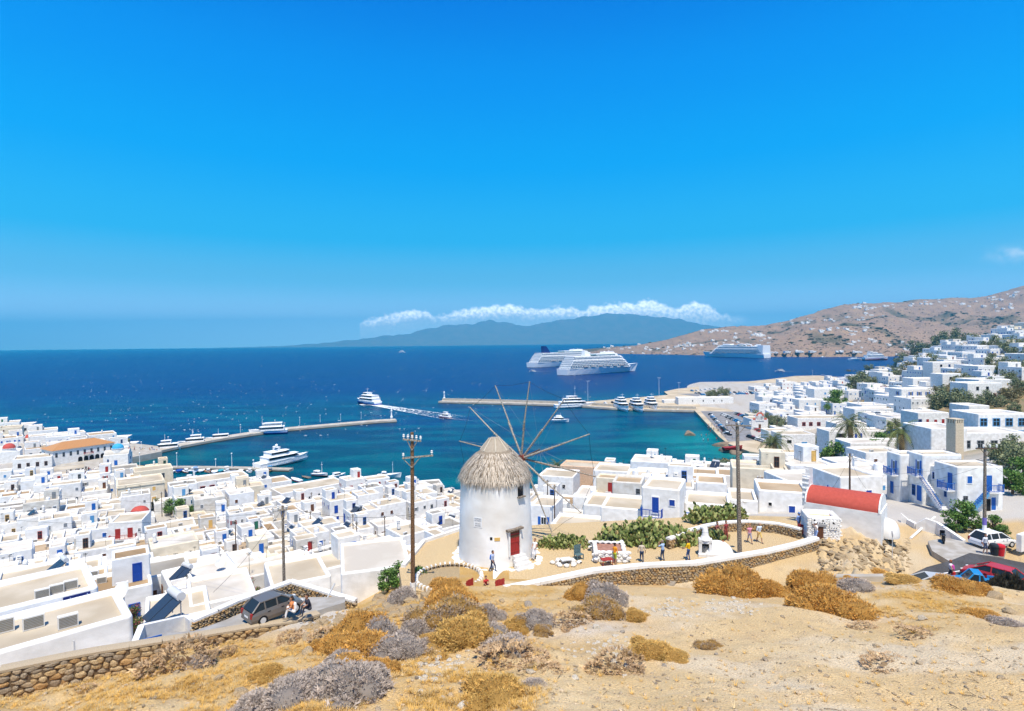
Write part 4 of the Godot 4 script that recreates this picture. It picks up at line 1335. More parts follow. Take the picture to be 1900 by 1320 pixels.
	var w:=MB.new()
	var pts:=[[1672,955,1.0],[1685,958,0.5],[1700,968,0.6],[1718,972,1.4],[1740,978,1.3],[1768,992,1.0],[1790,1000,0.6]]
	for i in pts.size() - 1:
		var a:=G(pts[i][0],pts[i][1] + 14)
		var b:=G(pts[i + 1][0],pts[i + 1][1] + 14)
		var n:=(b - a).cross(Vector3.UP).normalized()*0.18
		var ha: Vector3 = Vector3.UP*pts[i][2]
		var hb: Vector3 = Vector3.UP*pts[i + 1][2]
		var dn:=Vector3.DOWN*1.0
		w.quad(a + dn + n,b + dn + n,b + hb + n,a + ha + n)
		w.quad(b + dn - n,a + dn - n,a + ha - n,b + hb - n)
		w.quad(a + ha + n,b + hb + n,b + hb - n,a + ha - n)
		w.quad(a + ha - n,a + dn - n,a + dn + n,a + ha + n)
		w.quad(b + dn - n,b + hb - n,b + hb + n,b + dn + n)
	part("coping_and_wall",w,M["white_wall"],gw)
	var y:=-0.03
	var list:=[
		[1640,716,42,4.0,10,"roof_white",[["door","red_paint","f",-1.5,1.5,1.6,2.4],["door","red_paint","f",2.2,1.5,1.6,2.4]],"white house with two red doors on the slope"],
		[1710,722,66,6.4,10,"roof_white",[["open","blue_paint","f",-5,4.6,1.1,1.8],["open","blue_paint","f",-1,4.6,1.1,1.8],["open","blue_paint","f",3,4.6,1.1,1.8],["door","blue_paint","f",-4,1.3,1.4,2.4],["door","blue_paint","f",0,1.3,1.4,2.4],["open","blue_paint","f",4.6,1.7,1.1,1.8],["door","blue_paint","l",0,1.3,1.4,2.4],["open","blue_paint","l",2,4.6,1.1,1.8]],"white guesthouse full of bright blue shutters on the slope"],
		[1658,686,48,6.0,10,"roof_white",[["hole","","f",-3,1.6,3,1.6],["hole","","f",3,1.6,3,1.6]],"white clifftop restaurant with a long red awning"],
		[1580,704,24,5.0,8,"roof_white",[["hole","","f",-2,1.6,1.2,1.2],["hole","","f",2,1.6,1.2,1.2]],"white cube house standing alone by the sea edge"],
		[1720,702,46,5.6,9,"roof_white",[["hole","","f",-4,3.8,1.6,1.8],["pane","blue_paint","f",1,3.8,1.2,1.6]],"white villa with shaded porch behind the blue-shuttered guesthouse"],
		[1756,672,44,5.6,9,"roof_white",[["hole","","f",-3,3.8,1.6,1.8],["pane","blue_paint","f",2,3.8,1.2,1.6]],"white hillside villa with arched loggia"],
		[1772,694,40,5.6,9,"roof_white",[["hole","","f",-2,3.8,1.6,1.6],["pane","grey_paint","f",2,1.4,1.4,1.8]],"white stepped villa beside dry yellow ground"],
		[1828,711,56,6.2,10,"roof_white",[["hole","","f",-3,4.4,1.4,1.8],["hole","","f",1,4.4,1.4,1.8],["pane","red_paint","f",4,1.4,1.2,1.8]],"tall white villa with red window high on the slope"],
		[1818,753,34,4.4,9,"roof_white",[["pane","grey_paint","f",0,2.8,4.0,1.0]],"grey-white blockhouse with a wide strip window"],
		[1635,759,90,6.0,10,"roof_white",[["pane","turq_paint","f",-6,1.5,1.6,2.2],["pane","turq_paint","f",0,1.5,1.6,2.2],["pane","turq_paint","f",6,1.5,1.6,2.2],["pane","blue_paint","f",-4,4.4,1.2,1.5],["pane","grey_paint","f",2,4.4,1.2,1.5],["pane","blue_paint","f",7,4.4,1.2,1.5]],"wide white two-storey rooms with turquoise doors by the car park"],
		[1733,766,52,5.0,9,"roof_white",[["shut","red_paint","f",-2,2.6,1.1,1.6],["shut","red_paint","f",0.6,2.2,1.2,2.2],["shut","red_paint","f",3,2.6,1.1,1.6],["pane","deep_blue","f",-4.4,2.4,1.1,1.8]],"white house with three red shuttered openings"],
		[1592,786,74,5.6,9,"roof_white",[["door","blue_paint","f",-1,4.2,1.3,2.2],["hole","","f",5,4.2,1.2,1.6]],"white upper house with a blue door and outside ramp"],
		[1598,800,110,5.6,10,"roof_white",[["hole","","f",-8,4.3,4,1.8],["door","deep_blue","f",-2,4.0,0.9,2.2],["door","deep_blue","f",0,4.0,0.9,2.2],["shut","blue_paint","f",-6,1.4,2.0,1.0],["hole","","f",4,4.2,0.6,0.7]],"long white house with blue terrace above the palm garden"],
		[1638,822,110,4.0,9,"roof_white",[["door","blue_paint","f",-4,1.4,1.2,2.2],["pane","blue_paint","f",-6.5,1.7,1.1,1.3],["pane","blue_paint","f",-1.5,1.7,1.1,1.3],["pane","blue_paint","f",6,2.4,1.1,1.3]],"long low white house with blue door behind the palms"],
		[1720,802,36,4.6,8,"roof_white",[["open","blue_paint","f",-1.5,2,0.8,1.2],["pane","blue_paint","f",1.5,2,0.8,1.4]],"small white house with blue arches near the tower"],
		[1762,795,60,7.0,10,"roof_white",[["pane","blue_paint","f",-3.5,1.6,1.0,1.8],["pane","blue_paint","f",-1,1.6,1.0,1.8],["hole","","f",2,5,2,1.6]],"white terraced hotel block behind the tan tower"],
		[1845,803,112,5.0,9,"roof_white",[["pane","grey_paint","f",-6,2.8,1.6,1.8],["pane","grey_paint","f",-3,2.8,1.6,1.8],["pane","grey_paint","f",0,2.8,1.6,1.8],["pane","grey_paint","f",3,2.8,1.6,1.8],["shut","blue_paint","f",6.5,2.4,0.9,1.2]],"long white hotel wing with a row of grey windows"],
		[1865,768,84,6.0,9,"roof_white",[["pane","sky_paint","f",-5,4.4,1.8,2.0],["pane","sky_paint","f",-2,4.4,1.8,2.0],["pane","sky_paint","f",1,4.4,1.8,2.0],["pane","sky_paint","f",4,4.4,1.8,2.0],["pane","sky_paint","f",-5,1.4,1.8,2.0],["pane","sky_paint","f",-2,1.4,1.8,2.0],["pane","sky_paint","f",1,1.4,1.8,2.0],["pane","sky_paint","f",4,1.4,1.8,2.0]],"row of white apartments with pale blue glass doors"],
		[1450,737,66,5.6,11,"roof_white",[["pane","blue_paint","f",-7,3.4,1.6,2.0],["pane","blue_paint","f",6,3.4,1.6,2.0]],"long white house with two blue windows near the car park"],
		[1540,722,54,9.0,12,"roof_white",[["shut","sky_paint","f",-3,6.4,1.6,1.6],["shut","sky_paint","f",3,6.4,1.6,1.6],["hole","","f",6,3,1.4,3]],"tall stepped white mansion with pale blue shutters"],
		[1504,742,40,7.0,10,"roof_white",[["shut","sky_paint","f",-2,4.8,1.2,1.6],["shut","sky_paint","f",3,4.8,1.2,1.6]],"white wing house with arcaded lower floor beside stepped mansion"],
		[1525,776,84,4.6,12,"roof_cream",[["pane","red_paint","f",-9,2.0,1.8,2.0],["pane","red_paint","f",-5.5,2.0,1.8,2.0],["pane","red_paint","f",-1.5,2.0,1.8,2.0],["pane","red_paint","f",5,1.6,2.4,2.0]],"long white courtyard school with red windows and cream roof"],
		[1452,764,40,4.2,9,"roof_cream",[["pane","brown_paint","f",-3,2.4,1.2,1.6],["pane","brown_paint","f",0,2.4,1.2,1.6],["pane","brown_paint","f",3,2.4,1.2,1.6]],"white wing with three brown windows beside red-arched church"],
		[1482,806,60,6.4,11,"roof_cream",[["shut","sky_paint","f",2.5,2.6,3.0,2.0],["hole","","f",-4,3.6,2.4,1.6]],"white taverna with pale blue doors above the little beach"],
		[1448,800,42,5.0,9,"roof_cream",[["hole","","f",0,3.0,4.4,2.2]],"white taverna with open dark upper porch"],
		[1310,738,100,4.6,9,"roof_white",[["hole","","f",-10,2.6,0.9,1.6],["hole","","f",-2,2.6,0.9,1.6],["hole","","f",6,2.6,0.9,1.6],["hole","","f",12,2.6,0.9,1.6]],"very long low white harbour shed with small windows"],
		[1255,743,44,5.0,9,"roof_cream",[["hole","","f",-6,2.0,3.4,1.6],["hole","","f",-1,2.0,3.4,1.6]],"cream-white port office at the foot of the mole"]]
	for k in list:
		var n:=roof_house(k[0],k[1],k[2],k[3],k[4],y,{"roof": k[5],"wall": "white_wall","plain": 1,"sink": 6,"rc": 0.3,"open": k[6],"from": 130.0})
		named(n,k[7],"house")
	var aw:=MB.new()
	var ap:=G(1667,694,0,130.0)
	aw.box(ap + Vector3(0,3.4,3.0),Vector3(9,0.25,2.4),Basis(Vector3.RIGHT,0.25))
	aw.box(ap + Vector3(0,3.0,4.1),Vector3(9,0.5,0.1))
	tag(put("awning",aw.mesh(M["dome_red"])),"long red awning in front of the clifftop restaurant","awning")
	var rc:=roof_house(1410,778,30,5.0,12,y,{"from": 130.0,"roof": "roof_cream","plain": 1,"sink": 4,"par": 0.2,"open": [["door","brown_paint","f",0,1.2,1.2,2.4]],"name": "arched_church","category": "church"})
	var pf:=face_xf("f",30*0.2,12,0,0,1,1).origin
	var z: float = 6.0
	var fa:=MB.new()
	fa.box(Vector3(0,5.5,z),Vector3(4.4,2.6,0.5))
	fa.cyl(Vector3(0,6.8,z - 0.25),Vector3(0,6.8,z + 0.25),2.2,2.2,20)
	part("facade",fa,M["white_wall"],rc)
	var rr:=MB.new()
	for i in 14:
		var a0:=PI*i/14.0
		var a1:=PI*(i + 1)/14.0
		rr.quad(Vector3(cos(a0)*1.2,6.9 + sin(a0)*1.2,z + 0.28),Vector3(cos(a0)*2.1,6.9 + sin(a0)*2.1,z + 0.28),Vector3(cos(a1)*2.1,6.9 + sin(a1)*2.1,z + 0.28),Vector3(cos(a1)*1.2,6.9 + sin(a1)*1.2,z + 0.28))
	for s in [-1,1]:
		rr.box(Vector3(s*3.0,5.3,z + 0.02),Vector3(1.4,1.0,0.1))
	part("red_arch",rr,mat("salmon",Color(0.62,0.16,0.10),0.8),rc)
	named(rc,"white church with bold red arch on its facade","church")
	var tp:=G(1772,862,0,110.0)
	var tw:=thing("square_tower",Vector3(tp.x,tp.y - 1,tp.z),0.2,"tan square tower with slatted top in front of the hotel wing","tower")
	var tb:=MB.new()
	tb.box(Vector3(0,4.5,0),Vector3(1.9,9.0,1.9))
	part("shaft",tb,mat("tower_tan",Color(0.62,0.52,0.38),0.9,"wash",0.4),tw)
	var tt:=MB.new()
	for s in 4:
		for k in 4:
			tt.box(Basis(Vector3.UP,PI*0.5*s)*Vector3(-0.75 + 0.5*k,9.35,0.85),Vector3(0.28,0.7,0.2),Basis(Vector3.UP,PI*0.5*s))
	tt.box(Vector3(0,9.75,0),Vector3(2.0,0.16,2.0))
	part("slatted_top",tt,M["tower_tan"],tw)
	take(tp,2.0)
func stone_meshes(key: String,m: Material) -> Array:
	if units.has(key): return units[key]
	var out:=[]
	var r:=RandomNumberGenerator.new()
	r.seed = 5
	for k in 6:
		var mb:=MB.new()
		var seg:=8
		var pts:=[]
		for j in 5:
			var row:=[]
			var f:=-1.0 + 2.0*j/4.0
			for i in seg:
				var a:=TAU*i/seg
				var s:=pow(maxf(0.0,1.0 - pow(absf(f),3.0)),0.5)
				if j == 0 or j == 4: s = 0.55
				var e:=1.0/pow(pow(absf(cos(a)),3.0) + pow(absf(sin(a)),3.0),0.333)
				row.append(Vector3(cos(a)*e*s,sin(a)*e*s,f)*r.randf_range(0.84,1.1))
			pts.append(row)
		for j in 4:
			for i in seg:
				mb.quad(pts[j][i],pts[j][(i + 1) % seg],pts[j + 1][(i + 1) % seg],pts[j + 1][i])
		for i in seg:
			mb.tri(Vector3(0,0,1),pts[4][i],pts[4][(i + 1) % seg])
		out.append(mb.mesh(m))
	units[key] = out
	return out
var stone_tones:=[]
func tones() -> Array:
	if stone_tones.is_empty():
		var k:=0
		for c in [Color(0.52,0.38,0.21),Color(0.46,0.37,0.26),Color(0.54,0.35,0.165),Color(0.41,0.35,0.27),Color(0.60,0.47,0.29),Color(0.35,0.285,0.21)]:
			k += 1
			stone_tones.append(stone_meshes("stone_tone_%d" % k,mat("stone_tone_%d" % k,c,0.93,"rock",0.9,"rough_n",0.9,0.8)))
	return stone_tones
func dry_wall(called: String,label: String,line: Array,heights: Array,thick: float,course: Vector2,length_: Vector2,coping: String,cap_h: float,keep:=300,sink:=0.5,back:=false) -> Node3D:
	var root:=thing(called,Vector3.ZERO,0.0,label,"wall")
	var core:=MB.new()
	var cap:=MB.new()
	for i in line.size() - 1:
		var a: Vector3 = line[i]
		var b: Vector3 = line[i + 1]
		var n:=(b - a).cross(Vector3.UP)
		n = Vector3(n.x,0,n.z).normalized()*(thick*-0.5)
		var d:=Vector3.DOWN*sink
		var ha: Vector3 = Vector3.UP*heights[i]
		var hb: Vector3 = Vector3.UP*heights[i + 1]
		core.quad(a + d - n,b + d - n,b + hb - n,a + ha - n)
		core.quad(b + d + n,a + d + n,a + ha + n,b + hb + n)
		core.quad(a + ha - n,b + hb - n,b + hb + n,a + ha + n)
		core.quad(a + d + n,a + d - n,a + ha - n,a + ha + n)
		core.quad(b + d - n,b + d + n,b + hb + n,b + hb - n)
		if coping:
			var m:=n*1.18
			var c:=Vector3.UP*cap_h
			cap.quad(a + ha - m,b + hb - m,b + hb + c - m,a + ha + c - m)
			cap.quad(b + hb + m,a + ha + m,a + ha + c + m,b + hb + c + m)
			cap.quad(a + ha + c - m,b + hb + c - m,b + hb + c*1.25,a + ha + c*1.25)
			cap.quad(a + ha + c*1.25,b + hb + c*1.25,b + hb + c + m,a + ha + c + m)
			cap.quad(b + hb - m,a + ha - m,a + ha + m,b + hb + m)
			if i == 0: cap.quad(a + ha + m,a + ha - m,a + ha + c - m,a + ha + c + m)
			if i == line.size() - 2: cap.quad(b + hb - m,b + hb + m,b + hb + c + m,b + hb + c - m)
	part("core",core,mat("wall_core",Color(0.22,0.165,0.11),0.95,"rock",0.8,"rough_n",0.8,1.0),root)
	if coping: part("coping",cap,M[coping],root)
	var r:=RandomNumberGenerator.new()
	r.seed = hash(called + label)
	var ts:=tones()
	var all:=[]
	for i in line.size() - 1:
		var a: Vector3 = line[i]
		var b: Vector3 = line[i + 1]
		var L:=Vector3(b.x - a.x,0,b.z - a.z).length()
		var ex:=Vector3(b.x - a.x,0,b.z - a.z).normalized()
		var n:=ex.cross(Vector3.UP).normalized()
		var rows:=int((maxf(heights[i],heights[i + 1]) + 0.3)/((course.x + course.y)*0.5)) + 1
		var slope:=(b - a).y/maxf(L,0.01)
		var top_slope: float = ((b.y + heights[i + 1]) - (a.y + heights[i]))/maxf(L,0.01)
		var y:=0.0
		for j in rows:
			var hh:=r.randf_range(course.x,course.y)
			var x:=-r.randf()*0.2
			while x < L:
				var w:=r.randf_range(length_.x,length_.y)
				var c:=x + w*0.5
				x += w
				if c > L: break
				var top: float = a.y + heights[i] + top_slope*c
				var yy:=top - y - hh*0.5
				if yy < a.y + slope*c - 0.25: continue
				var sides:=[1.0,-1.0] if back else [1.0]
				for s in sides:
					var o: Vector3 = a + ex*c + n*(thick*0.5 - 0.03)*s
					o.y = yy + r.randf_range(-0.02,0.02)
					var bas:=Basis(ex,Vector3.UP,ex.cross(Vector3.UP))*Basis(Vector3(0,0,1),atan(top_slope) + r.randf_range(-0.16,0.16))*Basis.from_scale(Vector3(w*r.randf_range(0.47,0.56),hh*r.randf_range(0.47,0.60),r.randf_range(0.08,0.15)))
					all.append([o,Transform3D(bas,o),r.randi() % ts.size() if r.randf() < 0.8 else 0,r.randi() % 6,w*hh/(o - EYE).length_squared()])
			y += hh*0.97
	all.sort_custom(func(p,q): return p[4] > q[4])
	var rest:=[]
	for k in all.size():
		if k < keep:
			put("stone",ts[all[k][2]][all[k][3]],root,all[k][1])
		else:
			rest.append(all[k])
	if rest.size():
		for t in ts.size():
			var xf:=[]
			for k in rest:
				if k[2] == t: xf.append(k[1])
			if xf.size(): multi("small_stones" if t == 0 else "small_stones_%03d" % t,ts[t][t],xf,[],root)
	return root
func gline(pts: Array) -> Array:
	var out:=[]
	for p in pts: out.append(G(p[0],p[1]))
	return out
func cushion(key: String,sd: int,cols: Array,n: int,blade: float,flat:=0.8,lobes:=5,bare:=0.0,core_k:=0.86) -> Node3D:
	var r:=RandomNumberGenerator.new()
	r.seed = sd
	var root:=Node3D.new()
	root.name = "shrub"
	var lob:=[[Vector3(0,0.1,0),0.8]]
	for i in lobes + 4:
		var a:=TAU*(i + r.randf()*0.9)/(lobes + 4)
		var q:=r.randf_range(0.3,0.95)
		lob.append([Vector3(cos(a)*q,r.randf_range(-0.08,0.34)*(1.1 - q*0.6),sin(a)*q*0.8),r.randf_range(0.22,0.52)*(1.15 - q*0.35)])
	lob[0][1] = 0.62
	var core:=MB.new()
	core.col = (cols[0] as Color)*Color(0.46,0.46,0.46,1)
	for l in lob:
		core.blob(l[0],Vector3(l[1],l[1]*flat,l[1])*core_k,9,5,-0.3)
	var mi:=MeshInstance3D.new()
	mi.name = "woody_core"
	mi.mesh = core.mesh(M["plain"])
	root.add_child(mi)
	var mb:=MB.new()
	for k in n:
		var l: Array = lob[r.randi() % lob.size()] if r.randf() > 0.25 else lob[0]
		var y:=r.randf_range(-0.25,1.0)
		var a:=r.randf()*TAU
		var q:=sqrt(1 - y*y)
		var d:=Vector3(cos(a)*q,y*flat,sin(a)*q)
		var p: Vector3 = l[0] + d*l[1]*r.randf_range(0.84,1.02)
		if p.y < -0.12: continue
		var inside:=false
		for o in lob:
			if o != l and (p - o[0]).length() < o[1]*0.78: inside = true
		if inside: continue
		if bare > 0 and noise_b.get_noise_3d(p.x*2.2 + sd,p.y*2.2,p.z*2.2) < -0.42 + bare*0.3: continue
		var c: Color = cols[r.randi() % cols.size()]
		var pt:=noise_b.get_noise_3d(p.x*1.6 + sd*3.0,p.y*1.6,p.z*1.6)
		c = c.lerp(cols[-1],clampf(pt*1.7,0,0.85))
		mb.col = Color(c.r,c.g,c.b)*r.randf_range(0.75,1.2)
		mb.col.a = 1
		var dir:=(d.normalized() + Vector3(r.randf_range(-0.75,0.75),r.randf_range(-0.3,0.8),r.randf_range(-0.75,0.75))).normalized()
		var sd2:=dir.cross(Vector3(r.randf() - 0.5,r.randf() - 0.5,r.randf() - 0.5)).normalized()
		var len_:=blade*r.randf_range(0.6,1.5)*(2.4 if r.randf() < 0.03 else 1.0)
		var t:=p + dir*len_
		mb.tri(p - sd2*len_*0.22,p + sd2*len_*0.22,t)
		var m:=p.lerp(t,0.5)
		mb.tri(m,m + sd2*len_*0.3 + dir*len_*0.12,m + sd2*len_*0.42 + dir*len_*0.42)
	var lf:=MeshInstance3D.new()
	lf.name = "twigs"
	lf.mesh = mb.mesh(M["leaf"])
	root.add_child(lf)
	return root
func stand(proto: Node3D,called: String,at: Vector3,turn: float,s: Vector3,label: String,cat: String,grp:="") -> Node3D:
	var o: Node3D = proto.duplicate()
	o.name = numbered(called)
	add_child(o,true)
	o.position = at
	o.rotation.y = turn
	o.scale = s
	tag(o,label,cat,grp)
	return o
func rock_mesh(sd: int,c: Color) -> ArrayMesh:
	var r:=RandomNumberGenerator.new()
	r.seed = sd
	var mb:=MB.new()
	mb.col = c
	var fl:=FastNoiseLite.new()
	fl.seed = sd
	fl.frequency = 0.8
	var pts:=[]
	var cuts:=[]
	for k in 6:
		cuts.append([Vector3(r.randf_range(-1,1),r.randf_range(-0.4,1),r.randf_range(-1,1)).normalized(),r.randf_range(0.6,0.85)])
	for j in 9:
		var row:=[]
		for i in 14:
			var a:=TAU*i/14.0
			var f:=-1.0 + 2.0*j/8.0
			var q:=sqrt(maxf(0.0,1 - f*f))
			var p:=Vector3(cos(a)*q,f,-sin(a)*q)
			p *= 1.0 + fl.get_noise_3dv(p)*0.35
			for cu in cuts:
				var e: float = p.dot(cu[0]) - cu[1]
				if e > 0: p -= cu[0]*e
			row.append(p)
		pts.append(row)
	for j in 8:
		for i in 14:
			mb.quad(pts[j][i],pts[j][(i + 1) % 14],pts[j + 1][(i + 1) % 14],pts[j + 1][i])
	return mb.mesh(M["stone"])
func build_foreground() -> void:
	var top:=[[-60,1253],[0,1240],[60,1228],[120,1216],[180,1205],[240,1196],[300,1186],[360,1178],[420,1168],[480,1158],[540,1150],[590,1136]]
	var dist:=[27.2,28.0,28.7,29.4,30.1,30.8,31.6,32.6,33.6,34.6,35.8,37.0]
	var hts:=[1.6,1.6,1.6,1.55,1.5,1.5,1.5,1.35,1.1,0.9,0.6,0.25]
	var line:=[]
	for i in top.size():
		var p:=P(top[i][0],top[i][1],dist[i])
		line.append(p - Vector3(0,hts[i] + 0.12,0))
	dry_wall("stone_wall","long tan dry-stone wall with flat top below the white houses at left",line,hts,0.6,Vector2(0.17,0.34),Vector2(0.25,0.75),"wall_top",0.12,300,1.2)
	var rd:=MB.new()
	var near_:=[[300,1184,31.9],[360,1175,32.9],[420,1166,33.9],[480,1157,34.9],[540,1149,36.0],[600,1130,37.6],[640,1118,38.6]]
	var far_:=[[300,1176,33.6],[360,1171,34.8],[420,1150,36.6],[470,1128,38.6],[530,1110,40.4],[600,1108,40.6],[640,1108,40.4]]
	for i in near_.size() - 1:
		var q:=[]
		for k in [[near_,i],[near_,i + 1],[far_,i + 1],[far_,i]]:
			var a: Array = k[0][k[1]]
			q.append(P(a[0],a[1],a[2]))
		rd.quad(q[0],q[1],q[2],q[3])
		for k in [[q[0],q[1]],[q[1],q[2]],[q[2],q[3]],[q[3],q[0]]]:
			rd.quad(k[0] + Vector3.DOWN*2.5,k[1] + Vector3.DOWN*2.5,k[1],k[0])
	struct("hillside_road",rd,M["pale_road"])
	var l2:=[]
	var h2:=[1.0,1.0,1.1,1.1,1.1,0.9,0.7]
	var t2:=[[355,1150,35.2],[400,1131,36.6],[440,1113,38.4],[490,1095,40.2],[540,1077,42.0],[600,1095,42.0],[660,1113,41.4]]
	for i in t2.size():
		l2.append(P(t2[i][0],t2[i][1],t2[i][2]) - Vector3(0,h2[i] + 0.15,0))
	dry_wall("stone_wall","grey stone wall with white coping behind the parked car",l2,h2,0.45,Vector2(0.11,0.2),Vector2(0.16,0.42),"white_wall",0.15,260,1.5)
	var gw:=thing("garden_wall",Vector3.ZERO,0.0,"white rounded garden wall with blue board between house and road","wall")
	var w:=MB.new()
	for k in [[[262,1160,33.6],[345,1142,36.4],1.9],[[345,1142,36.4],[357,1150,35.2],2.4],[[250,1190,31.6],[262,1160,33.6],1.6]]:
		var a:=P(k[0][0],k[0][1],k[0][2])
		var b:=P(k[1][0],k[1][1],k[1][2])
		var ex:=(b - a)
		var f:=Vector3(ex.x,0,ex.z).normalized()
		var n:=f.cross(Vector3.UP)*0.17
		var dn: Vector3 = Vector3.DOWN*k[2]
		w.quad(a + n + dn,b + n + dn,b + n,a + n)
		w.quad(b - n + dn,a - n + dn,a - n,b - n)
		w.quad(a + n,b + n,b - n,a - n)
		w.quad(a - n + dn,a + n + dn,a + n,a - n)
		w.quad(b + n + dn,b - n + dn,b - n,b + n)
	part("wall",w,M["white_wall"],gw)
	var bb:=P(283,1186,32.4)
	var bl:=MB.new()
	bl.box(bb,Vector3(0.9,0.25,0.06),Basis(Vector3.UP,0.6))
	part("blue_board",bl,M["blue_paint"],gw)
	slope_cover()
func slope_cover() -> void:
	var gold:=[Color(0.64,0.39,0.11),Color(0.70,0.45,0.14),Color(0.58,0.34,0.10),Color(0.48,0.33,0.11)]
	var amber:=[Color(0.66,0.35,0.085),Color(0.70,0.40,0.10),Color(0.58,0.30,0.07),Color(0.48,0.30,0.10)]
	var grey:=[Color(0.45,0.385,0.335),Color(0.52,0.45,0.39),Color(0.38,0.325,0.285),Color(0.47,0.39,0.33)]
	var mixed:=[Color(0.50,0.29,0.08),Color(0.42,0.30,0.12),Color(0.55,0.33,0.09),Color(0.38,0.31,0.26)]
	var rose:=[Color(0.54,0.37,0.20),Color(0.58,0.40,0.22),Color(0.44,0.31,0.19)]
	var dark:=[Color(0.055,0.05,0.035),Color(0.08,0.07,0.045),Color(0.04,0.035,0.025)]
	var pro:={
		"g": [cushion("g",31,gold,14000,0.042),cushion("g",32,gold,14000,0.042,0.75,6),cushion("g",33,mixed,14000,0.043,0.8,7)],
		"a": [cushion("a",41,amber,14000,0.042),cushion("a",42,amber,14000,0.042,0.85,4),cushion("a",43,amber,14000,0.042,0.7,7)],
		"s": [cushion("s",51,grey,14000,0.048,0.8,6,0.3,0.8),cushion("s",52,grey,14000,0.048,0.75,7,0.3,0.8),cushion("s",53,grey,14000,0.048,0.85,5,0.3,0.8)],
		"r": [cushion("r",61,rose,4600,0.09,0.55,6,0.6,0.25),cushion("r",62,rose,4600,0.09,0.5,7,0.6,0.25)],
		"d": [cushion("d",71,dark,5000,0.10,0.8,6)],
	}
	var words:={"g": "golden brown","a": "orange brown","s": "grey","r": "reddish twiggy","d": "dark"}
	var list:=[
		["a",655,1190,95,1.25,"topmost of the big cluster below the car road"],["a",610,1215,70,1.1,"left flank of the cluster below the car"],["a",668,1225,110,1.0,"middle of the big left cluster"],
		["s",705,1205,80,1.5,"upright beside the orange cluster top"],["s",730,1225,80,1.0,"right of the orange cluster"],["s",625,1242,60,1.0,"in the fold left under the orange cluster"],
		["a",640,1258,80,0.8,"low lobe under the left cluster"],["a",690,1255,70,0.9,"small lobe right under the left cluster"],["s",668,1272,85,0.8,"patch inside the lower left cluster"],["g",672,1290,70,0.8,"lowest lobe of the left cluster"],
		["s",560,1290,110,0.9,"spreading at the bottom left of the cluster"],["s",640,1312,140,0.9,"wide clump at the bottom edge"],["s",520,1318,120,0.8,"at the bottom edge left of centre"],["s",460,1325,90,0.7,"far left one at the bottom edge"],["g",530,1275,50,0.9,"small tuft above the bottom grey clumps"],["g",493,1262,55,0.7,"low one on the dry bank"],
		["g",440,1320,60,0.6,"tiny one at the bottom edge under the wall"],
		["s",770,1190,60,1.1,"small one between the two big clusters"],["s",760,1225,70,0.8,"low one in the gap between clusters"],
		["a",835,1150,105,1.1,"top of the central cluster under the windmill"],["g",825,1180,120,0.9,"left middle of the central cluster"],["g",858,1205,115,1.0,"front lobe of the central cluster"],["g",808,1200,60,0.9,"left lobe of the central cluster"],["s",900,1150,60,1.1,"behind the central cluster on its right"],["s",905,1200,75,1.0,"right of the central cluster's front lobe"],["s",930,1215,90,0.7,"low spread right of the central cluster"],["r",950,1235,100,0.7,"below the grey spread in mid slope"],
		["a",825,1105,62,0.8,"small one by the ring wall and pole"],["s",852,1108,30,0.8,"tiny one beside the pole shrub"],["s",745,1120,50,1.0,"on the rocks left of the brown pole"],
		["g",965,1175,46,1.1,"left half of the small mixed clump"],["s",995,1168,60,1.0,"right half of the small mixed clump"],["g",1008,1180,34,0.9,"little tuft of the small mixed clump"],
		["a",1085,1118,62,1.2,"upper left of the clump below the long wall"],["s",1130,1125,75,1.1,"behind the clump below the long wall"],["g",1115,1150,80,1.0,"front of the clump below the long wall"],["g",1184,1156,45,0.95,"round one right of the wall clump"],["r",1068,1165,60,0.8,"dry sprays left of the wall clump"],
		["a",1345,1106,85,1.2,"left part of the big mound under the wall"],["a",1395,1110,100,1.15,"middle of the big mound under the wall"],["a",1440,1108,60,1.0,"right end of the big mound under the wall"],
		["a",1510,1098,80,1.1,"behind the round mound near the bank"],["s",1600,1100,62,0.8,"low one behind the round mound"],["a",1590,1082,36,0.6,"tiny one at the pale wall"],["a",1556,1140,118,1.0,"large round mound standing alone at right"],
		["a",1790,1102,70,0.85,"left half of the mound before the blue pickup"],["a",1825,1104,52,0.8,"right half of the mound before the blue pickup"],["a",1640,1080,50,0.5,"low one on the golden bank edge"],["g",1700,1085,60,0.45,"flat one along the bank edge"],
		["a",1850,1155,70,0.6,"low one near the right edge"],["s",1885,1165,50,0.7,"at the right edge above the path"],
		["g",1215,1225,75,0.8,"ragged one in the middle of the bare ground"],["g",1255,1228,50,0.6,"lower right part of the ragged middle clump"],["g",1322,1207,40,0.75,"small lone one on the sandy ground"],["r",1145,1252,85,0.8,"sparse one below the ragged clump"],
		["g",915,1318,110,0.95,"large round one at the bottom centre"],["s",990,1278,50,0.7,"small dark twigs right of the bottom one"],["r",1000,1250,70,0.6,"thin sprays above the bottom centre"],
		["r",310,1250,100,0.9,"big dry sprays against the long wall"],["s",360,1240,50,0.8,"beside the sprays against the long wall"],["r",415,1218,30,0.9,"little dry tuft below the long wall"],["r",600,1190,60,0.8,"thin twigs on the bank below the car"],["r",530,1195,50,0.8,"thin twigs at the end of the long wall"],["r",150,1290,40,0.7,"little twigs under the wall at left"],
		["r",1170,1225,34,0.9,"little seed stalks left of the ragged clump"],["r",1660,1245,70,0.4,"flattened on the sand at right"],["r",1720,1185,60,0.5,"along a fallen branch at right"],["r",1620,1170,50,0.5,"around fallen stalks at right"],
		["d",1884,1085,48,1.7,"dark thorny bush climbing the rock by the red car"],["d",1900,1112,52,1.5,"lower dark thorny bush at the right edge"],["d",1862,1072,34,1.9,"top of the dark bush above the red car"]]
	var i:=0
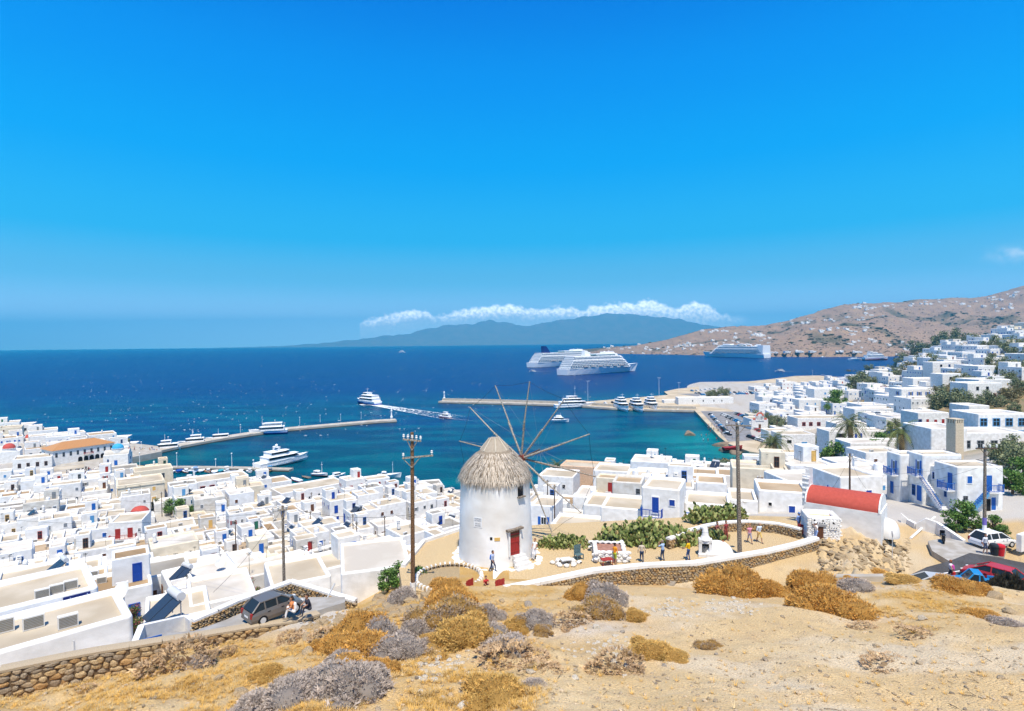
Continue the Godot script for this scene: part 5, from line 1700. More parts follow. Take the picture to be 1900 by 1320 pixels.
	for k in list:
		var p:=G(k[1],k[2]) if k[0] != "d" else P(k[1],k[2],39.5)
		var s: float = k[3]*-p.z/F*0.67
		p.z -= s*0.55
		p.y = land(p.x,p.z) - 0.05
		var ps: Array = pro[k[0]]
		var lab: String = words[k[0]] + " cushion shrub, " + k[5]
		if k[0] == "d": lab = k[5]
		stand(ps[i % ps.size()],"shrub",p,i*1.7,Vector3(s,s*k[4]*1.05,s),lab,"shrub","dry shrubs on the near slope")
		i += 1
	for k in pro:
		for q in pro[k]: q.free()
	var tone:=[Color(0.62,0.55,0.44),Color(0.50,0.40,0.27),Color(0.40,0.37,0.33),Color(0.70,0.66,0.58)]
	var rk:=[]
	for k in 8: rk.append(rock_mesh(100 + k,tone[k % 4]))
	var rocks:=[
		[862,1316,34,3,"pale angular block at the bottom centre"],[1108,1167,20,3,"white rounded stone below the wall clump"],[1068,1262,18,3,"pale stone by the sparse shrub"],[1000,1165,9,3,"small white stone in the dry grass"],[980,1125,20,2,"grey block on the golden slope"],
		[1245,1085,24,2,"grey slab at the foot of the long wall"],[720,1135,30,1,"tan outcrop left of the brown pole"],[745,1138,22,1,"tan block by the pole"],[705,1115,34,1,"rock shelf above the left cluster"],[660,1120,40,1,"broad rock end of the car road bank"],[620,1128,36,1,"rock step right of the sitting pair"],[790,1112,30,1,"flat rock under the pole"],[760,1105,34,1,"rock ledge at the pole's foot"],
		[870,1268,20,0,"white stone in the grass below the central cluster"],[815,1225,18,3,"white stone under the central cluster"],[780,1285,12,3,"white stone left of the bottom shrub"],[820,1298,14,3,"white stone near the bottom shrub"],[845,1232,14,0,"stone just under the central cluster"],[985,1250,18,0,"stone at the path's left end"],[930,1118,14,1,"tan stone above the golden slope"],
		[1830,1095,30,1,"tan rock below the dark bush"],[1850,1112,36,1,"big tan crag below the dark bush"],[1880,1140,26,1,"tan rock at the right edge"],[1715,1150,20,0,"flat pale stone in the golden grass"],[1628,1148,12,0,"flat stone by the thistle"],
		[500,1245,24,1,"dark-shadowed block on the left bank"],[445,1290,34,1,"flat ledge on the left bank"],[405,1262,22,1,"jutting stone on the left bank"],[570,1215,28,1,"tan block left of the big cluster"],[600,1160,26,1,"tan rock below the sitting pair"],[1155,1175,12,2,"small grey stone right of the wall clump"],[1232,1237,12,2,"pale flat stone by the ragged clump"],[1330,1216,10,2,"small grey stone by the lone shrub"]]
	i = 0
	for k in rocks:
		var p:=G(k[0],k[1])
		var s: float = k[2]*-p.z/F*0.5
		var o:=put("rock",rk[(k[3] + 4*(i % 2))],null,Transform3D(Basis(Vector3.UP,i*2.1)*Basis.from_scale(Vector3(s,s*0.62,s*0.8)),p + Vector3(0,s*0.12,-s*0.3)))
		tag(o,k[4],"rock","loose rocks on the near slope")
		i += 1
	var r:=RandomNumberGenerator.new()
	r.seed = 404
	var xs:=[]
	for a in 600:
		var u:=r.randf_range(1520,1690)
		var v:=r.randf_range(1000,1058)
		var p:=G(u,v)
		var s:=0.07 + 0.26*pow(r.randf(),2.0)
		xs.append(Transform3D(Basis(Vector3(0,0,1),r.randf_range(-0.7,0.1))*Basis(Vector3.UP,r.randf_range(-1.2,1.2))*Basis.from_scale(Vector3(s*1.5,s*0.6,s*0.9)),p - Vector3(0,s*0.25,0)))
	tag(multi("bank_rocks",rk[1],xs,[]),"layered tan rocks of the dirt bank beside the road","rocks")
	xs = []
	for a in 240:
		var u:=r.randf_range(560,800)
		var v:=lerpf(1170,1105,(u - 560)/240.0) + r.randf_range(-12,26)
		var p:=G(u,v)
		var s:=0.08 + 0.26*pow(r.randf(),2.0)
		xs.append(Transform3D(Basis(Vector3.UP,r.randf()*6.0)*Basis(Vector3(0,0,1),r.randf_range(-0.3,0.3))*Basis.from_scale(Vector3(s*1.4,s*0.5,s)),p))
	tag(multi("brow_rocks",rk[5],xs,[]),"broken tan rocks along the brow of the near slope","rocks")
	var pm:=rock_mesh(300,Color(1,1,1))
	xs = []
	var cs:=[]
	while xs.size() < 4200:
		var u:=r.randf_range(-40,1940)
		var v:=1085.0 + pow(r.randf(),0.8)*245.0
		var p:=G(u,v)
		if p.z < -41.0: continue
		if u < 620 and p.z < -31: continue
		var s:=0.014 + 0.06*pow(r.randf(),5.0)
		if r.randf() < 0.012: s = r.randf_range(0.07,0.13)
		xs.append(Transform3D(Basis(Vector3.UP,r.randf()*6.0)*Basis.from_scale(Vector3(s*1.3,s*0.6,s)),p + Vector3(0,s*0.2,0)))
		var g:=r.randf_range(0.6,1.15)
		cs.append(Color(0.68*g,0.56*g,0.40*g) if r.randf() < 0.8 else Color(0.45*g,0.38*g,0.30*g))
	var cl:=multi("pebbles",pm,xs,cs)
	tag(cl,"pebbles and chips of stone strewn over the sandy slope","pebbles")
	xs = []
	for a in 330:
		var c: Array = [[1250,1130,26,10],[1365,1123,26,9],[800,1235,40,14],[1140,1205,40,14]][a % 4]
		var p:=G(c[0] + r.randfn()*c[2],c[1] + r.randfn()*c[3])
		var s:=r.randf_range(0.03,0.13)
		xs.append(Transform3D(Basis(Vector3.UP,r.randf()*6.0)*Basis.from_scale(Vector3(s*1.2,s*0.6,s)),p))
	tag(multi("pale_rubble",rk[3],xs,[]),"patches of pale broken rubble on the slope","rubble")
	var sk:=MB.new()
	sk.cyl(Vector3(-1,0,0),Vector3(0.1,0.25,0.1),0.05,0.04,4,false)
	sk.cyl(Vector3(0.1,0.25,0.1),Vector3(1,0.1,-0.15),0.04,0.015,4,false)
	sk.cyl(Vector3(0.1,0.25,0.1),Vector3(0.6,0.4,0.5),0.03,0.01,4,false)
	var skm:=sk.mesh(M["dark_timber"])
	xs = []
	for a in 200:
		var p:=G(r.randf_range(560,1930),1100.0 + r.randf()*220.0)
		if p.z < -38.0: continue
		xs.append(Transform3D(Basis(Vector3.UP,r.randf()*6.0)*Basis.from_scale(Vector3.ONE*(0.05 + 0.22*pow(r.randf(),2.5))),p))
	tag(multi("dead_sticks",skm,xs,[]),"dead sticks and stalks lying about the dusty slope","sticks")
	var gm:=MB.new()
	for a in 9:
		var t:=TAU*a/9.0 + 0.3
		var lean:=0.35 + 0.4*fmod(a*0.37,1.0)
		var q:=Vector3(cos(t)*lean,1.0 - lean*0.4,sin(t)*lean)
		var sd:=Vector3(-sin(t),0,cos(t))*0.035
		var o:=Vector3(cos(t),0,sin(t))*0.08
		gm.tri(o - sd,o + sd,o + q*(0.7 + 0.4*fmod(a*0.61,1.0)))
	var gmesh:=gm.mesh(M["leaf"])
	xs = []
	cs = []
	var tries:=0
	while xs.size() < 15000 and tries < 60000:
		tries += 1
		var u:=r.randf_range(-60,1960)
		var v:=1075.0 + pow(r.randf(),0.75)*255.0
		var p:=G(u,v)
		if p.z < -42.0: continue
		if u < 620 and p.z < -31.0 - (u - 300)*0.014: continue
		var gr:=1.0 - smoothstep(0.0,1.0,absf(u - 1700.0)/180.0 + absf(-p.z - 34.0)/8.0 - 0.4)
		gr = maxf(gr,(1.0 - smoothstep(880.0,1080.0,u))*0.75)
		gr = gr*(0.55 + noise_a.get_noise_2d(p.x*1.7 + 40,p.z*1.7)*2.2) + 0.012
		if r.randf() > gr: continue
		var s:=r.randf_range(0.08,0.24)
		xs.append(Transform3D(Basis(Vector3.UP,r.randf()*6.0)*Basis.from_scale(Vector3(s*1.5,s,s*1.5)),p))
		var k:=r.randf_range(0.75,1.2)
		cs.append(Color(0.60*k,0.37*k,0.10*k) if r.randf() < 0.75 else Color(0.55*k,0.43*k,0.24*k))
	tag(multi("dry_grass",gmesh,xs,cs),"golden dry grass over the near slope","grass")
func build_windmill() -> void:
	var base:=Vector3(-1.6,31.4,-49.5)
	var mill:=thing("windmill",base,0.0,"round white windmill with grey thatched cone roof and bare sail arms","windmill")
	take(base,5.0)
	var R:=3.12
	var wl:=MB.new()
	var prof:=[]
	for i in 15:
		var t:=i/14.0
		prof.append(Vector2(lerpf(3.28,2.98,t) + 0.004*sin(i*2.7),-0.6 + t*7.9))
	wl.lathe(prof,56)
	part("wall",wl,mat("mill_wall",Color(0.86,0.855,0.845),0.9,"stain",0.07,"plaster_n",0.16,0.12),mill)
	var on:=func(deg: float,y: float,out:=0.0) -> Transform3D:
		var a:=deg_to_rad(deg)
		var r:=lerpf(3.28,2.98,(y + 0.6)/7.9) + out
		return Transform3D(Basis(Vector3.UP,a),Vector3(sin(a)*r,y,cos(a)*r))
	var dr:=MB.new()
	for k in 5: dr.box(Vector3(-0.36 + 0.18*k,0,0.02),Vector3(0.165,1.95,0.06 + 0.012*(k % 2)))
	for y in [-0.7,0.1,0.75]: dr.box(Vector3(0,y,0.07),Vector3(0.86,0.1,0.03))
	var d:=part("door",dr,M["red_paint"],mill,on.call(31,2.05))
	var dh:=MB.new()
	dh.blob(Vector3(0.32,-0.1,0.1),Vector3(0.04,0.04,0.04),6,4)
	part("handle",dh,M["dark"],d)
	var df:=MB.new()
	for s in [-1,1]: df.box(Vector3(s*0.53,0.05,0.03),Vector3(0.14,2.2,0.16))
	part("door_frame",df,M["white_wall"],mill,on.call(31,2.05))
	var ln:=MB.new()
	ln.box(Vector3(0,0,0.08),Vector3(1.5,0.14,0.5),Basis(Vector3(0,0,1),0.06))
	part("lintel",ln,M["grey_timber"],mill,on.call(31,3.2))
	var tr:=MB.new()
	tr.box(Vector3(0,0.72,0.06),Vector3(0.9,0.5,0.03))
	part("transom",tr,M["brown_paint"],d)
	var hole:=MB.new()
	hole.box(Vector3.ZERO,Vector3(0.62,0.85,0.06))
	part("window",hole,M["dark"],mill,on.call(46,6.2,-0.01))
	var sl:=MB.new()
	sl.box(Vector3(0,-0.47,0.1),Vector3(0.8,0.09,0.34))
	part("window_sill",sl,M["grey_timber"],mill,on.call(46,6.2))
	var h2:=MB.new()
	h2.box(Vector3.ZERO,Vector3(0.2,0.24,0.04))
	part("vent_hole",h2,M["dark"],mill,on.call(-5,2.55,0.0))
	var pq:=MB.new()
	pq.box(Vector3.ZERO,Vector3(0.46,0.27,0.05))
	part("tan_plaque",pq,M["yellow_paint"],mill,on.call(4,2.5,0.01))
	var pb:=MB.new()
	pb.box(Vector3.ZERO,Vector3(0.78,0.82,0.03))
	var plaque:=part("sign_plaque",pb,M["white_paint"],mill,on.call(-26,3.8,0.01))
	var font:=SystemFont.new()
	font.font_names = PackedStringArray(["Droid Serif"])
	for k in 4:
		var tm:=TextMesh.new()
		tm.text = ["ΓΕΩΡΓΙΚΟ","ΜΟΥΣΕΙΟ","ΜΥΛΟΣ","ΜΠΟΝΗ"][k]
		tm.font = font
		tm.font_size = 16
		tm.pixel_size = 0.0085
		tm.depth = 0.01
		tm.material = M["grey_paint"]
		put("lettering",tm,plaque,Transform3D(Basis(),Vector3(0,[0.3,0.14,-0.1,-0.27][k],0.02)))
	var tp:=[Vector2(2.92,6.9),Vector2(3.04,7.0),Vector2(3.05,7.25),Vector2(2.82,7.75),Vector2(2.38,8.3),Vector2(1.84,8.85),Vector2(1.26,9.32)]
	var th:=MB.new()
	th.lathe(tp,40)
	var thatch:=part("thatch",th,mat("straw_core",Color(0.36,0.305,0.24),0.95,"rock",1.2),mill)
	var r:=RandomNumberGenerator.new()
	r.seed = 66
	var st:=MB.new()
	for row in 9:
		var t:=row/9.0
		var k:=int(t*6.0)
		var f:=t*6.0 - k
		var p: Vector2 = (tp[k] as Vector2).lerp(tp[k + 1],f)
		var q: Vector2 = (tp[k + 1] as Vector2) - (tp[k] as Vector2)
		q = q.normalized()
		var cnt:=int(p.x*230)
		for i in cnt:
			var a:=r.randf()*TAU
			var jy:=r.randf_range(-0.12,0.28)
			var e:=Vector3(sin(a),0,cos(a))
			var up:=Vector3(e.x*q.x,q.y,e.z*q.x)
			var nrm:=(e*q.y - Vector3.UP*q.x).normalized()
			var o:=e*p.x + Vector3.UP*p.y + up*jy + nrm*r.randf_range(0.0,0.06)
			var side:=up.cross(nrm)*r.randf_range(0.014,0.035)
			var len_:=r.randf_range(0.35,0.8)*(1.0 if row > 0 else 1.0)
			var dn:=(-up + nrm*r.randf_range(-0.02,0.16) + side*r.randf_range(-4,4)).normalized()
			if row == 0: dn = (Vector3.DOWN + e*r.randf_range(-0.05,0.12) + side*r.randf_range(-5,5)).normalized()
			if row < 2 and r.randf() < 0.3: len_ *= 0.8 + 0.8*absf(sin(a*9.0))
			var c:=r.randf_range(0.7,1.25)
			st.col = Color(0.57*c,0.49*c,0.40*c)
			if r.randf() < 0.09: st.col = Color(0.12,0.09,0.06)
			st.tri(o - side,o + dn*len_,o + side)
	var sw:=part("straw",st,M["leaf"],thatch)
	sw.set_meta("kind","stuff")
	var cp:=MB.new()
	cp.lathe([Vector2(1.34,9.22),Vector2(1.28,9.34),Vector2(0.80,9.9),Vector2(0.5,10.22),Vector2(0.42,10.36),Vector2(0,10.42)],14)
	var cap:=part("cap",cp,mat("cap_plaster",Color(0.40,0.335,0.26),0.92,"wash",0.6),mill)
	var rb:=MB.new()
	for k in 7:
		var a:=TAU*k/7.0 + 0.1
		rb.cyl(Vector3(sin(a)*1.27,9.34,cos(a)*1.27),Vector3(sin(a)*0.45,10.34,cos(a)*0.45),0.06,0.06,5)
	part("cap_ribs",rb,mat("rib",Color(0.55,0.48,0.38),0.9),cap)
	var n:=Vector3(0.50,0.06,-0.866).normalized()
	var hub:=Vector3(2.40,7.9,-3.0)
	var e1:=Vector3(0.866,0,0.50).normalized()
	var e2:=n.cross(e1)*-1.0
	if e2.y < 0: e2 = -e2
	var sh:=MB.new()
	sh.cyl(hub - n*3.0,hub + n*0.7,0.2,0.2,10)
	part("windshaft",sh,M["dark_timber"],mill)
	var hb:=MB.new()
	hb.cyl(hub - n*0.25,hub + n*0.3,0.36,0.36,12)
	part("hub",hb,mat("hub_red",Color(0.20,0.045,0.03),0.7),mill)
	var tips:=[]
	for k in 12:
		var a:=deg_to_rad(82 + 30*k)
		var q:=e1*cos(a) + e2*sin(a)
		var am:=MB.new()
		var bow:=n*(0.1 if k % 2 else -0.1)
		am.cyl(hub + bow,hub + bow + q*3.6,0.105,0.085,7)
		am.cyl(hub + bow*2.0 + q*2.7,hub + q*7.25 + n*0.25,0.078,0.05,7)
		for f in [2.85,3.15,3.45]:
			am.cyl(hub + bow*1.5 + q*f,hub + bow*1.5 + q*(f + 0.08),0.125,0.125,7)
		part("sail_arm",am,M["arm_wood"] if k % 3 else M["pale_timber"],mill)
		tips.append(hub + q*7.2 + n*0.25)
	var bow_tip:=hub + n*3.6
	var bs:=MB.new()
	bs.cyl(hub,bow_tip,0.11,0.06,7)
	part("bowsprit",bs,M["dark_timber"],mill)
	for k in 12:
		var rp:=MB.new()
		var a: Vector3 = tips[k]
		var b: Vector3 = tips[(k + 1) % 12]
		rp.tube([a,a.lerp(b,0.5) - (a.lerp(b,0.5) - hub).normalized()*0.12,b],0.014,4)
		part("rim_rope",rp,M["wire"],mill)
		var sy:=MB.new()
		sy.cyl(bow_tip,a,0.009,0.009,3,false)
		part("stay",sy,mat("stay",Color(0.35,0.35,0.36),0.6),mill)
	var ms:=stone_meshes("mill_stone",M["white_wall"])
	for k in 62:
		var a:=TAU*k/62.0 + r.randf_range(-0.03,0.03)
		var rr:=3.38 + r.randf_range(0.0,0.35)
		if a > 0.1 and a < 1.6: rr += 0.55*sin((a - 0.1)/1.5*PI)*r.randf_range(0.6,1.4)
		var s:=r.randf_range(0.2,0.32)
		put("apron_stone",ms[k % 6],mill,Transform3D(Basis(Vector3.UP,a + r.randf_range(-0.3,0.3))*Basis.from_scale(Vector3(s*1.3,s*0.5,s)),Vector3(sin(a)*rr,0.06 + r.randf_range(-0.05,0.06),cos(a)*rr)))
	for k in 4:
		var stp:=MB.new()
		stp.box(Vector3(0,0.1 + k*0.27,0.95 - k*0.26),Vector3(1.7 - k*0.2,0.28,0.4))
		part("step",stp,M["white_wall"],mill,on.call(36,0.0))
func build_terrace() -> void:
	var top:=[[935,1090,40.2,0.95],[1000,1078,41.0,1.1],[1100,1057,42.5,1.3],[1200,1047,44.0,1.7],[1290,1043,45.5,2.0],[1352,1033,46.8,2.1],[1420,1022,48.0,2.1],[1480,1008,49.3,1.8],[1515,997,50.2,1.2]]
	var line:=[]
	var hs:=[]
	for k in top:
		var p:=P(k[0],k[1],k[2])
		line.append(p - Vector3(0,k[3] + 0.2,0))
		hs.append(k[3])
	dry_wall("terrace_wall","long stone terrace wall with thick white coping right of the windmill",line,hs,0.55,Vector2(0.11,0.22),Vector2(0.16,0.44),"white_wall",0.22,300,1.0)
	var back:=[]
	var hb:=[]
	for k in [[1240,999],[1258,992],[1276,984],[1311,974],[1344,968],[1387,966],[1440,970],[1468,976],[1486,981]]:
		var p:=S(k[0],k[1],32.5)
		back.append(p - Vector3(0,1.1,0))
		hb.append(0.95)
	dry_wall("terrace_wall","curved rear stone wall with white top enclosing the dirt yard",back,hb,0.45,Vector2(0.12,0.22),Vector2(0.18,0.45),"white_wall",0.15,240,0.5)
	var pts:=[]
	for i in line.size(): pts.append(Vector2(line[i].x,line[i].z - 0.1))
	for k in [[31.5,-57.0],[20.0,-59.5],[4.0,-57.5],[-5.0,-56.0],[-9.0,-52.0],[-9.5,-46.5],[-8.6,-43.0],[-6.0,-41.5]]: pts.append(Vector2(k[0],k[1]))
	var tg:=MB.new()
	tg.poly_prism(pts,29.5,31.54)
	struct("terrace_ground",tg,M["dirt_terrace"])
	var pw:=MB.new()
	var pl:=[[972,1034],[950,1044],[930,1054],[918,1064],[908,1076]]
	for i in pl.size() - 1:
		var a:=S(pl[i][0],pl[i][1],31.56)
		var b:=S(pl[i + 1][0],pl[i + 1][1],31.56)
		var n:=(b - a).cross(Vector3.UP).normalized()*0.42
		pw.quad(b - n,b + n,a + n,a - n)
	struct("white_path",pw,M["white_wall"])
	var c:=S(833,1075,31.55)
	var fl:=thing("threshing_floor",c,0.0,"round threshing floor ringed by low white-jointed stones left of windmill","threshing floor")
	var fb:=MB.new()
	fb.lathe([Vector2(2.5,-0.3),Vector2(2.5,0.012),Vector2(0,0.014)],36)
	part("paving",fb,mat("floor_paving",Color(0.55,0.44,0.28),0.95,"rock",0.5,"rough_n",0.8,0.8),fl)
	var ts:=stone_meshes("ring_tan",mat("ring_tan",Color(0.62,0.48,0.30),0.93,"rock",0.9,"rough_n",0.9,0.8))
	var wm:=stone_meshes("joint_stone",M["white_wall"])
	for k in 40:
		var a:=TAU*k/40.0
		var b:=Basis(Vector3.UP,a)
		put("ring_stone",ts[k % 6],fl,Transform3D(b*Basis.from_scale(Vector3(0.17,0.2,0.13)),Vector3(sin(a)*2.55,0.12,cos(a)*2.55)))
		put("white_joint",wm[k % 6],fl,Transform3D(b*Basis.from_scale(Vector3(0.075,0.25,0.17)),Vector3(sin(a + TAU/80.0)*2.56,0.15,cos(a + TAU/80.0)*2.56)))
	take(c,3.0)
	for k in [[928,1092,40.6,0.5,"red wooden gate leaf at the left end of the terrace wall"],[872,1092,41.2,0.9,"small red gate beside the ring of stones"]]:
		var p:=P(k[0],k[1],k[2])
		var g:=thing("gate",Vector3(p.x,p.y - 0.2,p.z),k[3],k[4],"gate")
		for i in 4:
			var b:=MB.new()
			b.box(Vector3(-0.3 + 0.19*i,0.42,0),Vector3(0.17,0.84 + 0.05*(i % 2),0.04))
			part("board",b,M["red_paint"],g)
		var rl:=MB.new()
		rl.box(Vector3(0,0.2,-0.05),Vector3(0.8,0.08,0.04))
		rl.box(Vector3(0,0.65,-0.05),Vector3(0.8,0.08,0.04))
		part("rail",rl,M["red_paint"],g)
	var p3:=G(1489,993)
	var g3:=thing("gate",Vector3(p3.x,p3.y,p3.z),-0.8,"red slatted gate between the dirt yard and the gatehouse","gate")
	for i in 7:
		var b:=MB.new()
		b.box(Vector3(-0.36 + 0.12*i,0.5,0),Vector3(0.1,1.0,0.035))
		part("slat",b,M["red_paint"],g3)
	var rl3:=MB.new()
	for y in [0.2,0.85]: rl3.box(Vector3(0,y,-0.04),Vector3(0.84,0.07,0.04))
	part("rail",rl3,M["red_paint"],g3)
	var op:=S(1322,1036,31.55)
	var ov:=thing("outdoor_oven",op + Vector3(0,0,-0.9),-0.25,"white domed outdoor oven with pointed chimney and dark mouth","oven")
	var dm:=MB.new()
	dm.blob(Vector3(0.75,-0.1,-0.3),Vector3(1.35,1.25,1.2),18,8,-0.1)
	dm.box(Vector3(0.9,0.05,0.5),Vector3(2.3,0.5,0.8))
	part("dome",dm,M["white_wall"],ov)
	var fr:=MB.new()
	fr.box(Vector3(-0.72,0.55,0.35),Vector3(0.25,1.3,0.5))
	fr.box(Vector3(0.12,0.55,0.35),Vector3(0.25,1.3,0.5))
	fr.box(Vector3(-0.3,1.25,0.3),Vector3(1.09,0.35,0.6))
	fr.lathe([Vector2(0.5,1.35),Vector2(0.3,1.7),Vector2(0.24,2.0),Vector2(0.26,2.02),Vector2(0.2,2.35),Vector2(0.06,2.5),Vector2(0,2.5)],8,Vector3(-0.3,0,0.25))
	fr.box(Vector3(-0.3,0.1,0.62),Vector3(1.2,0.24,0.5))
	part("hearth_and_chimney",fr,M["white_wall"],ov)
	var mo:=MB.new()
	mo.box(Vector3(-0.3,0.65,0.2),Vector3(0.62,0.86,0.3))
	part("mouth",mo,M["dark"],ov)
	var grl:=MB.new()
	for k in 5: grl.box(Vector3(-0.5 + k*0.1,0.55,0.42),Vector3(0.025,0.55,0.02))
	part("grate",grl,M["steel"],ov)
	take(op,2.0)
	var bp:=S(1135,1043,31.55)
	var bs:=thing("stone_basin",bp + Vector3(0,0,-1.2),-0.1,"square basin of whitewashed stones with brown-pink interior","basin")
	var r:=RandomNumberGenerator.new()
	r.seed = 88
	var ms:=stone_meshes("mill_stone",M["white_wall"])
	for side in 4:
		var b:=Basis(Vector3.UP,side*PI*0.5)
		for j in 4:
			for i in 6:
				put("stone",ms[r.randi() % 6],bs,Transform3D(b*Basis.from_scale(Vector3(0.3,0.15,0.18)),b*Vector3(-1.25 + i*0.5 + (j % 2)*0.22,0.12 + j*0.22,1.2)))
	var bw:=MB.new()
	bw.box(Vector3(0,0.35,0),Vector3(2.2,0.7,2.2))
	part("lining",bw,mat("basin_pink",Color(0.38,0.20,0.15),0.9,"stain",0.5),bs)
	take(bp,2.0)
	var st:=S(1050,1046,31.55)
	var wr:=stone_meshes("seat_stone",mat("pale_stone",Color(0.74,0.72,0.68),0.9,"wash",1.0))
	for k in 12:
		var a:=TAU*k/12.0
		var q:=st + Vector3(sin(a)*(1.1 if k % 2 else 0.75),0.1,cos(a)*0.7)
		tag(put("rock",wr[k % 6],null,Transform3D(Basis(Vector3.UP,k*1.3)*Basis.from_scale(Vector3(0.26,0.13,0.2)),q)),"white flat stone in the ring of seats on the terrace","rock","ring of white stones on the terrace")
	var tb:=thing("stone_table",st + Vector3(0,0,0),0.3,"grey slab table amid the ring of white stones","table")
	var tm:=MB.new()
	tm.box(Vector3(0,0.36,0),Vector3(0.9,0.1,0.6))
	part("top",tm,M["cool_wall"],tb)
	for s in [-1,1]:
		var lg:=MB.new()
		lg.box(Vector3(s*0.28,0.15,0),Vector3(0.16,0.32,0.35))
		part("leg",lg,M["slate"],tb)
	var cp:=S(1074,1038,31.55)
	var ch:=thing("garden_chair",cp,0.5,"weathered blue-grey wooden chair by the prickly pears","chair")
	var bl:=mat("grey_blue",Color(0.18,0.30,0.33),0.7,"wood",1.5)
	for i in 4:
		var s:=MB.new()
		s.box(Vector3(-0.26 + 0.175*i,0.75,-0.22),Vector3(0.16,0.85,0.04))
		part("back_slat",s,bl,ch)
		var s2:=MB.new()
		s2.box(Vector3(0,0.42,-0.18 + 0.13*i),Vector3(0.7,0.04,0.11))
		part("seat_slat",s2,bl,ch)
		var l:=MB.new()
		l.box(Vector3(-0.3 if i % 2 else 0.3,0.2,-0.2 if i < 2 else 0.24),Vector3(0.06,0.42,0.06))
		part("leg",l,bl,ch)
	var rp:=S(1126,1049,31.55)
	var rt:=thing("low_table",rp,0.2,"low red table beside the terrace wall coping","table")
	var rm:=MB.new()
	rm.box(Vector3(0,0.5,0),Vector3(0.95,0.05,0.6))
	part("top",rm,M["red_paint"],rt)
	for s in [[-1,-1],[1,-1],[-1,1],[1,1]]:
		var l:=MB.new()
		l.box(Vector3(s[0]*0.42,0.24,s[1]*0.25),Vector3(0.05,0.48,0.05))
		part("leg",l,M["red_paint"],rt)
	var jp:=S(1128,1008,31.6)
	var jr:=MB.new()
	jr.lathe([Vector2(0.2,0),Vector2(0.42,0.3),Vector2(0.46,0.55),Vector2(0.34,0.8),Vector2(0.36,0.86),Vector2(0.3,0.88)],14)
	var j:=put("clay_jar",jr.mesh(mat("dark_clay",Color(0.05,0.045,0.045),0.7)),null,Transform3D(Basis(),jp))
	tag(j,"big dark clay jar between the two prickly pear clumps","jar")
	var lw:=thing("parapet_wall",Vector3.ZERO,0.0,"low white parapet at the terrace's left edge above the roofs","wall")
	var wb:=MB.new()
	var q:=[Vector3(-9.2,31.5,-46.6),Vector3(-8.4,31.5,-52.5),Vector3(-5.0,31.5,-56.2)]
	for i in 2:
		var a: Vector3 = q[i]
		var b: Vector3 = q[i + 1]
		var m:=(a + b)*0.5
		wb.box(m + Vector3(0,-0.4,0),Vector3(0.4,1.4,(b - a).length()),Basis(Vector3.UP,atan2((b - a).x,(b - a).z)))
	part("wall",wb,M["white_wall"],lw)
func pier(called: String,label: String,pts: Array,y: float,width: float,m: String,wall_h:=0.0) -> Node3D:
	var root:=thing(called,Vector3.ZERO,0.0,label,"pier")
	var L:=[]
	var Rr:=[]
	var c:=[]
	for p in pts: c.append(S(p[0],p[1],y))
	for i in c.size():
		var t: Vector3 = (c[mini(i + 1,c.size() - 1)] - c[maxi(i - 1,0)]).normalized()
		var n:=t.cross(Vector3.UP).normalized()
		L.append(c[i])
		Rr.append(c[i] - n*width)
	var mb:=MB.new()
	var pw:=MB.new()
	for i in c.size() - 1:
		var d:=Vector3.DOWN*(y + 3.0)
		mb.quad(L[i],L[i + 1],Rr[i + 1],Rr[i])
		mb.quad(L[i] + d,L[i + 1] + d,L[i + 1],L[i])
		mb.quad(Rr[i + 1] + d,Rr[i] + d,Rr[i],Rr[i + 1])
		if wall_h > 0:
			var h:=Vector3.UP*wall_h
			var a0: Vector3 = Rr[i].lerp(L[i],0.14)
			var a1: Vector3 = Rr[i + 1].lerp(L[i + 1],0.14)
			pw.quad(a0,a1,a1 + h,a0 + h)
			pw.quad(a0 + h,a1 + h,Rr[i + 1] + h,Rr[i] + h)
			pw.quad(Rr[i + 1],Rr[i],Rr[i] + h,Rr[i + 1] + h)
	for i in [0,c.size() - 1]:
		var d:=Vector3.DOWN*(y + 3.0)
		var a: Vector3 = L[i]
		var b: Vector3 = Rr[i]
		if i == 0: mb.quad(b + d,a + d,a,b)
		else: mb.quad(a + d,b + d,b,a)
	part("deck",mb,M[m],root)
	if wall_h > 0: part("parapet",pw,M["concrete"],root)
	var fd:=MB.new()
	for i in c.size() - 1:
		var a: Vector3 = L[i]
		var b: Vector3 = L[i + 1]
		var n2:=(b - a).cross(Vector3.UP).normalized()*0.05
		fd.quad(a + n2 + Vector3.DOWN*(y + 0.3),b + n2 + Vector3.DOWN*(y + 0.3),b + n2 + Vector3.DOWN*(y - 0.45),a + n2 + Vector3.DOWN*(y - 0.45))
	part("waterline_band",fd,mat("weed",Color(0.07,0.065,0.05),0.8),root)
	return root
func lamp(at: Vector3,h: float,label: String,arm:=0) -> void:
	var o:=thing("street_lamp",at,0.0,label,"lamp post","lamp posts along the harbour")
	var p:=MB.new()
	p.cyl(Vector3.ZERO,Vector3(0,h,0),0.12,0.07,6)
	part("pole",p,M["white_paint"],o)
	var l:=MB.new()
	if arm == 0:
		l.blob(Vector3(0,h + 0.2,0),Vector3(0.3,0.3,0.3),7,4)
	else:
		for s in [-1,1]: l.box(Vector3(s*0.8,h,0),Vector3(1.4,0.12,0.4))
	part("lamp_head",l,M["white_paint"],o)
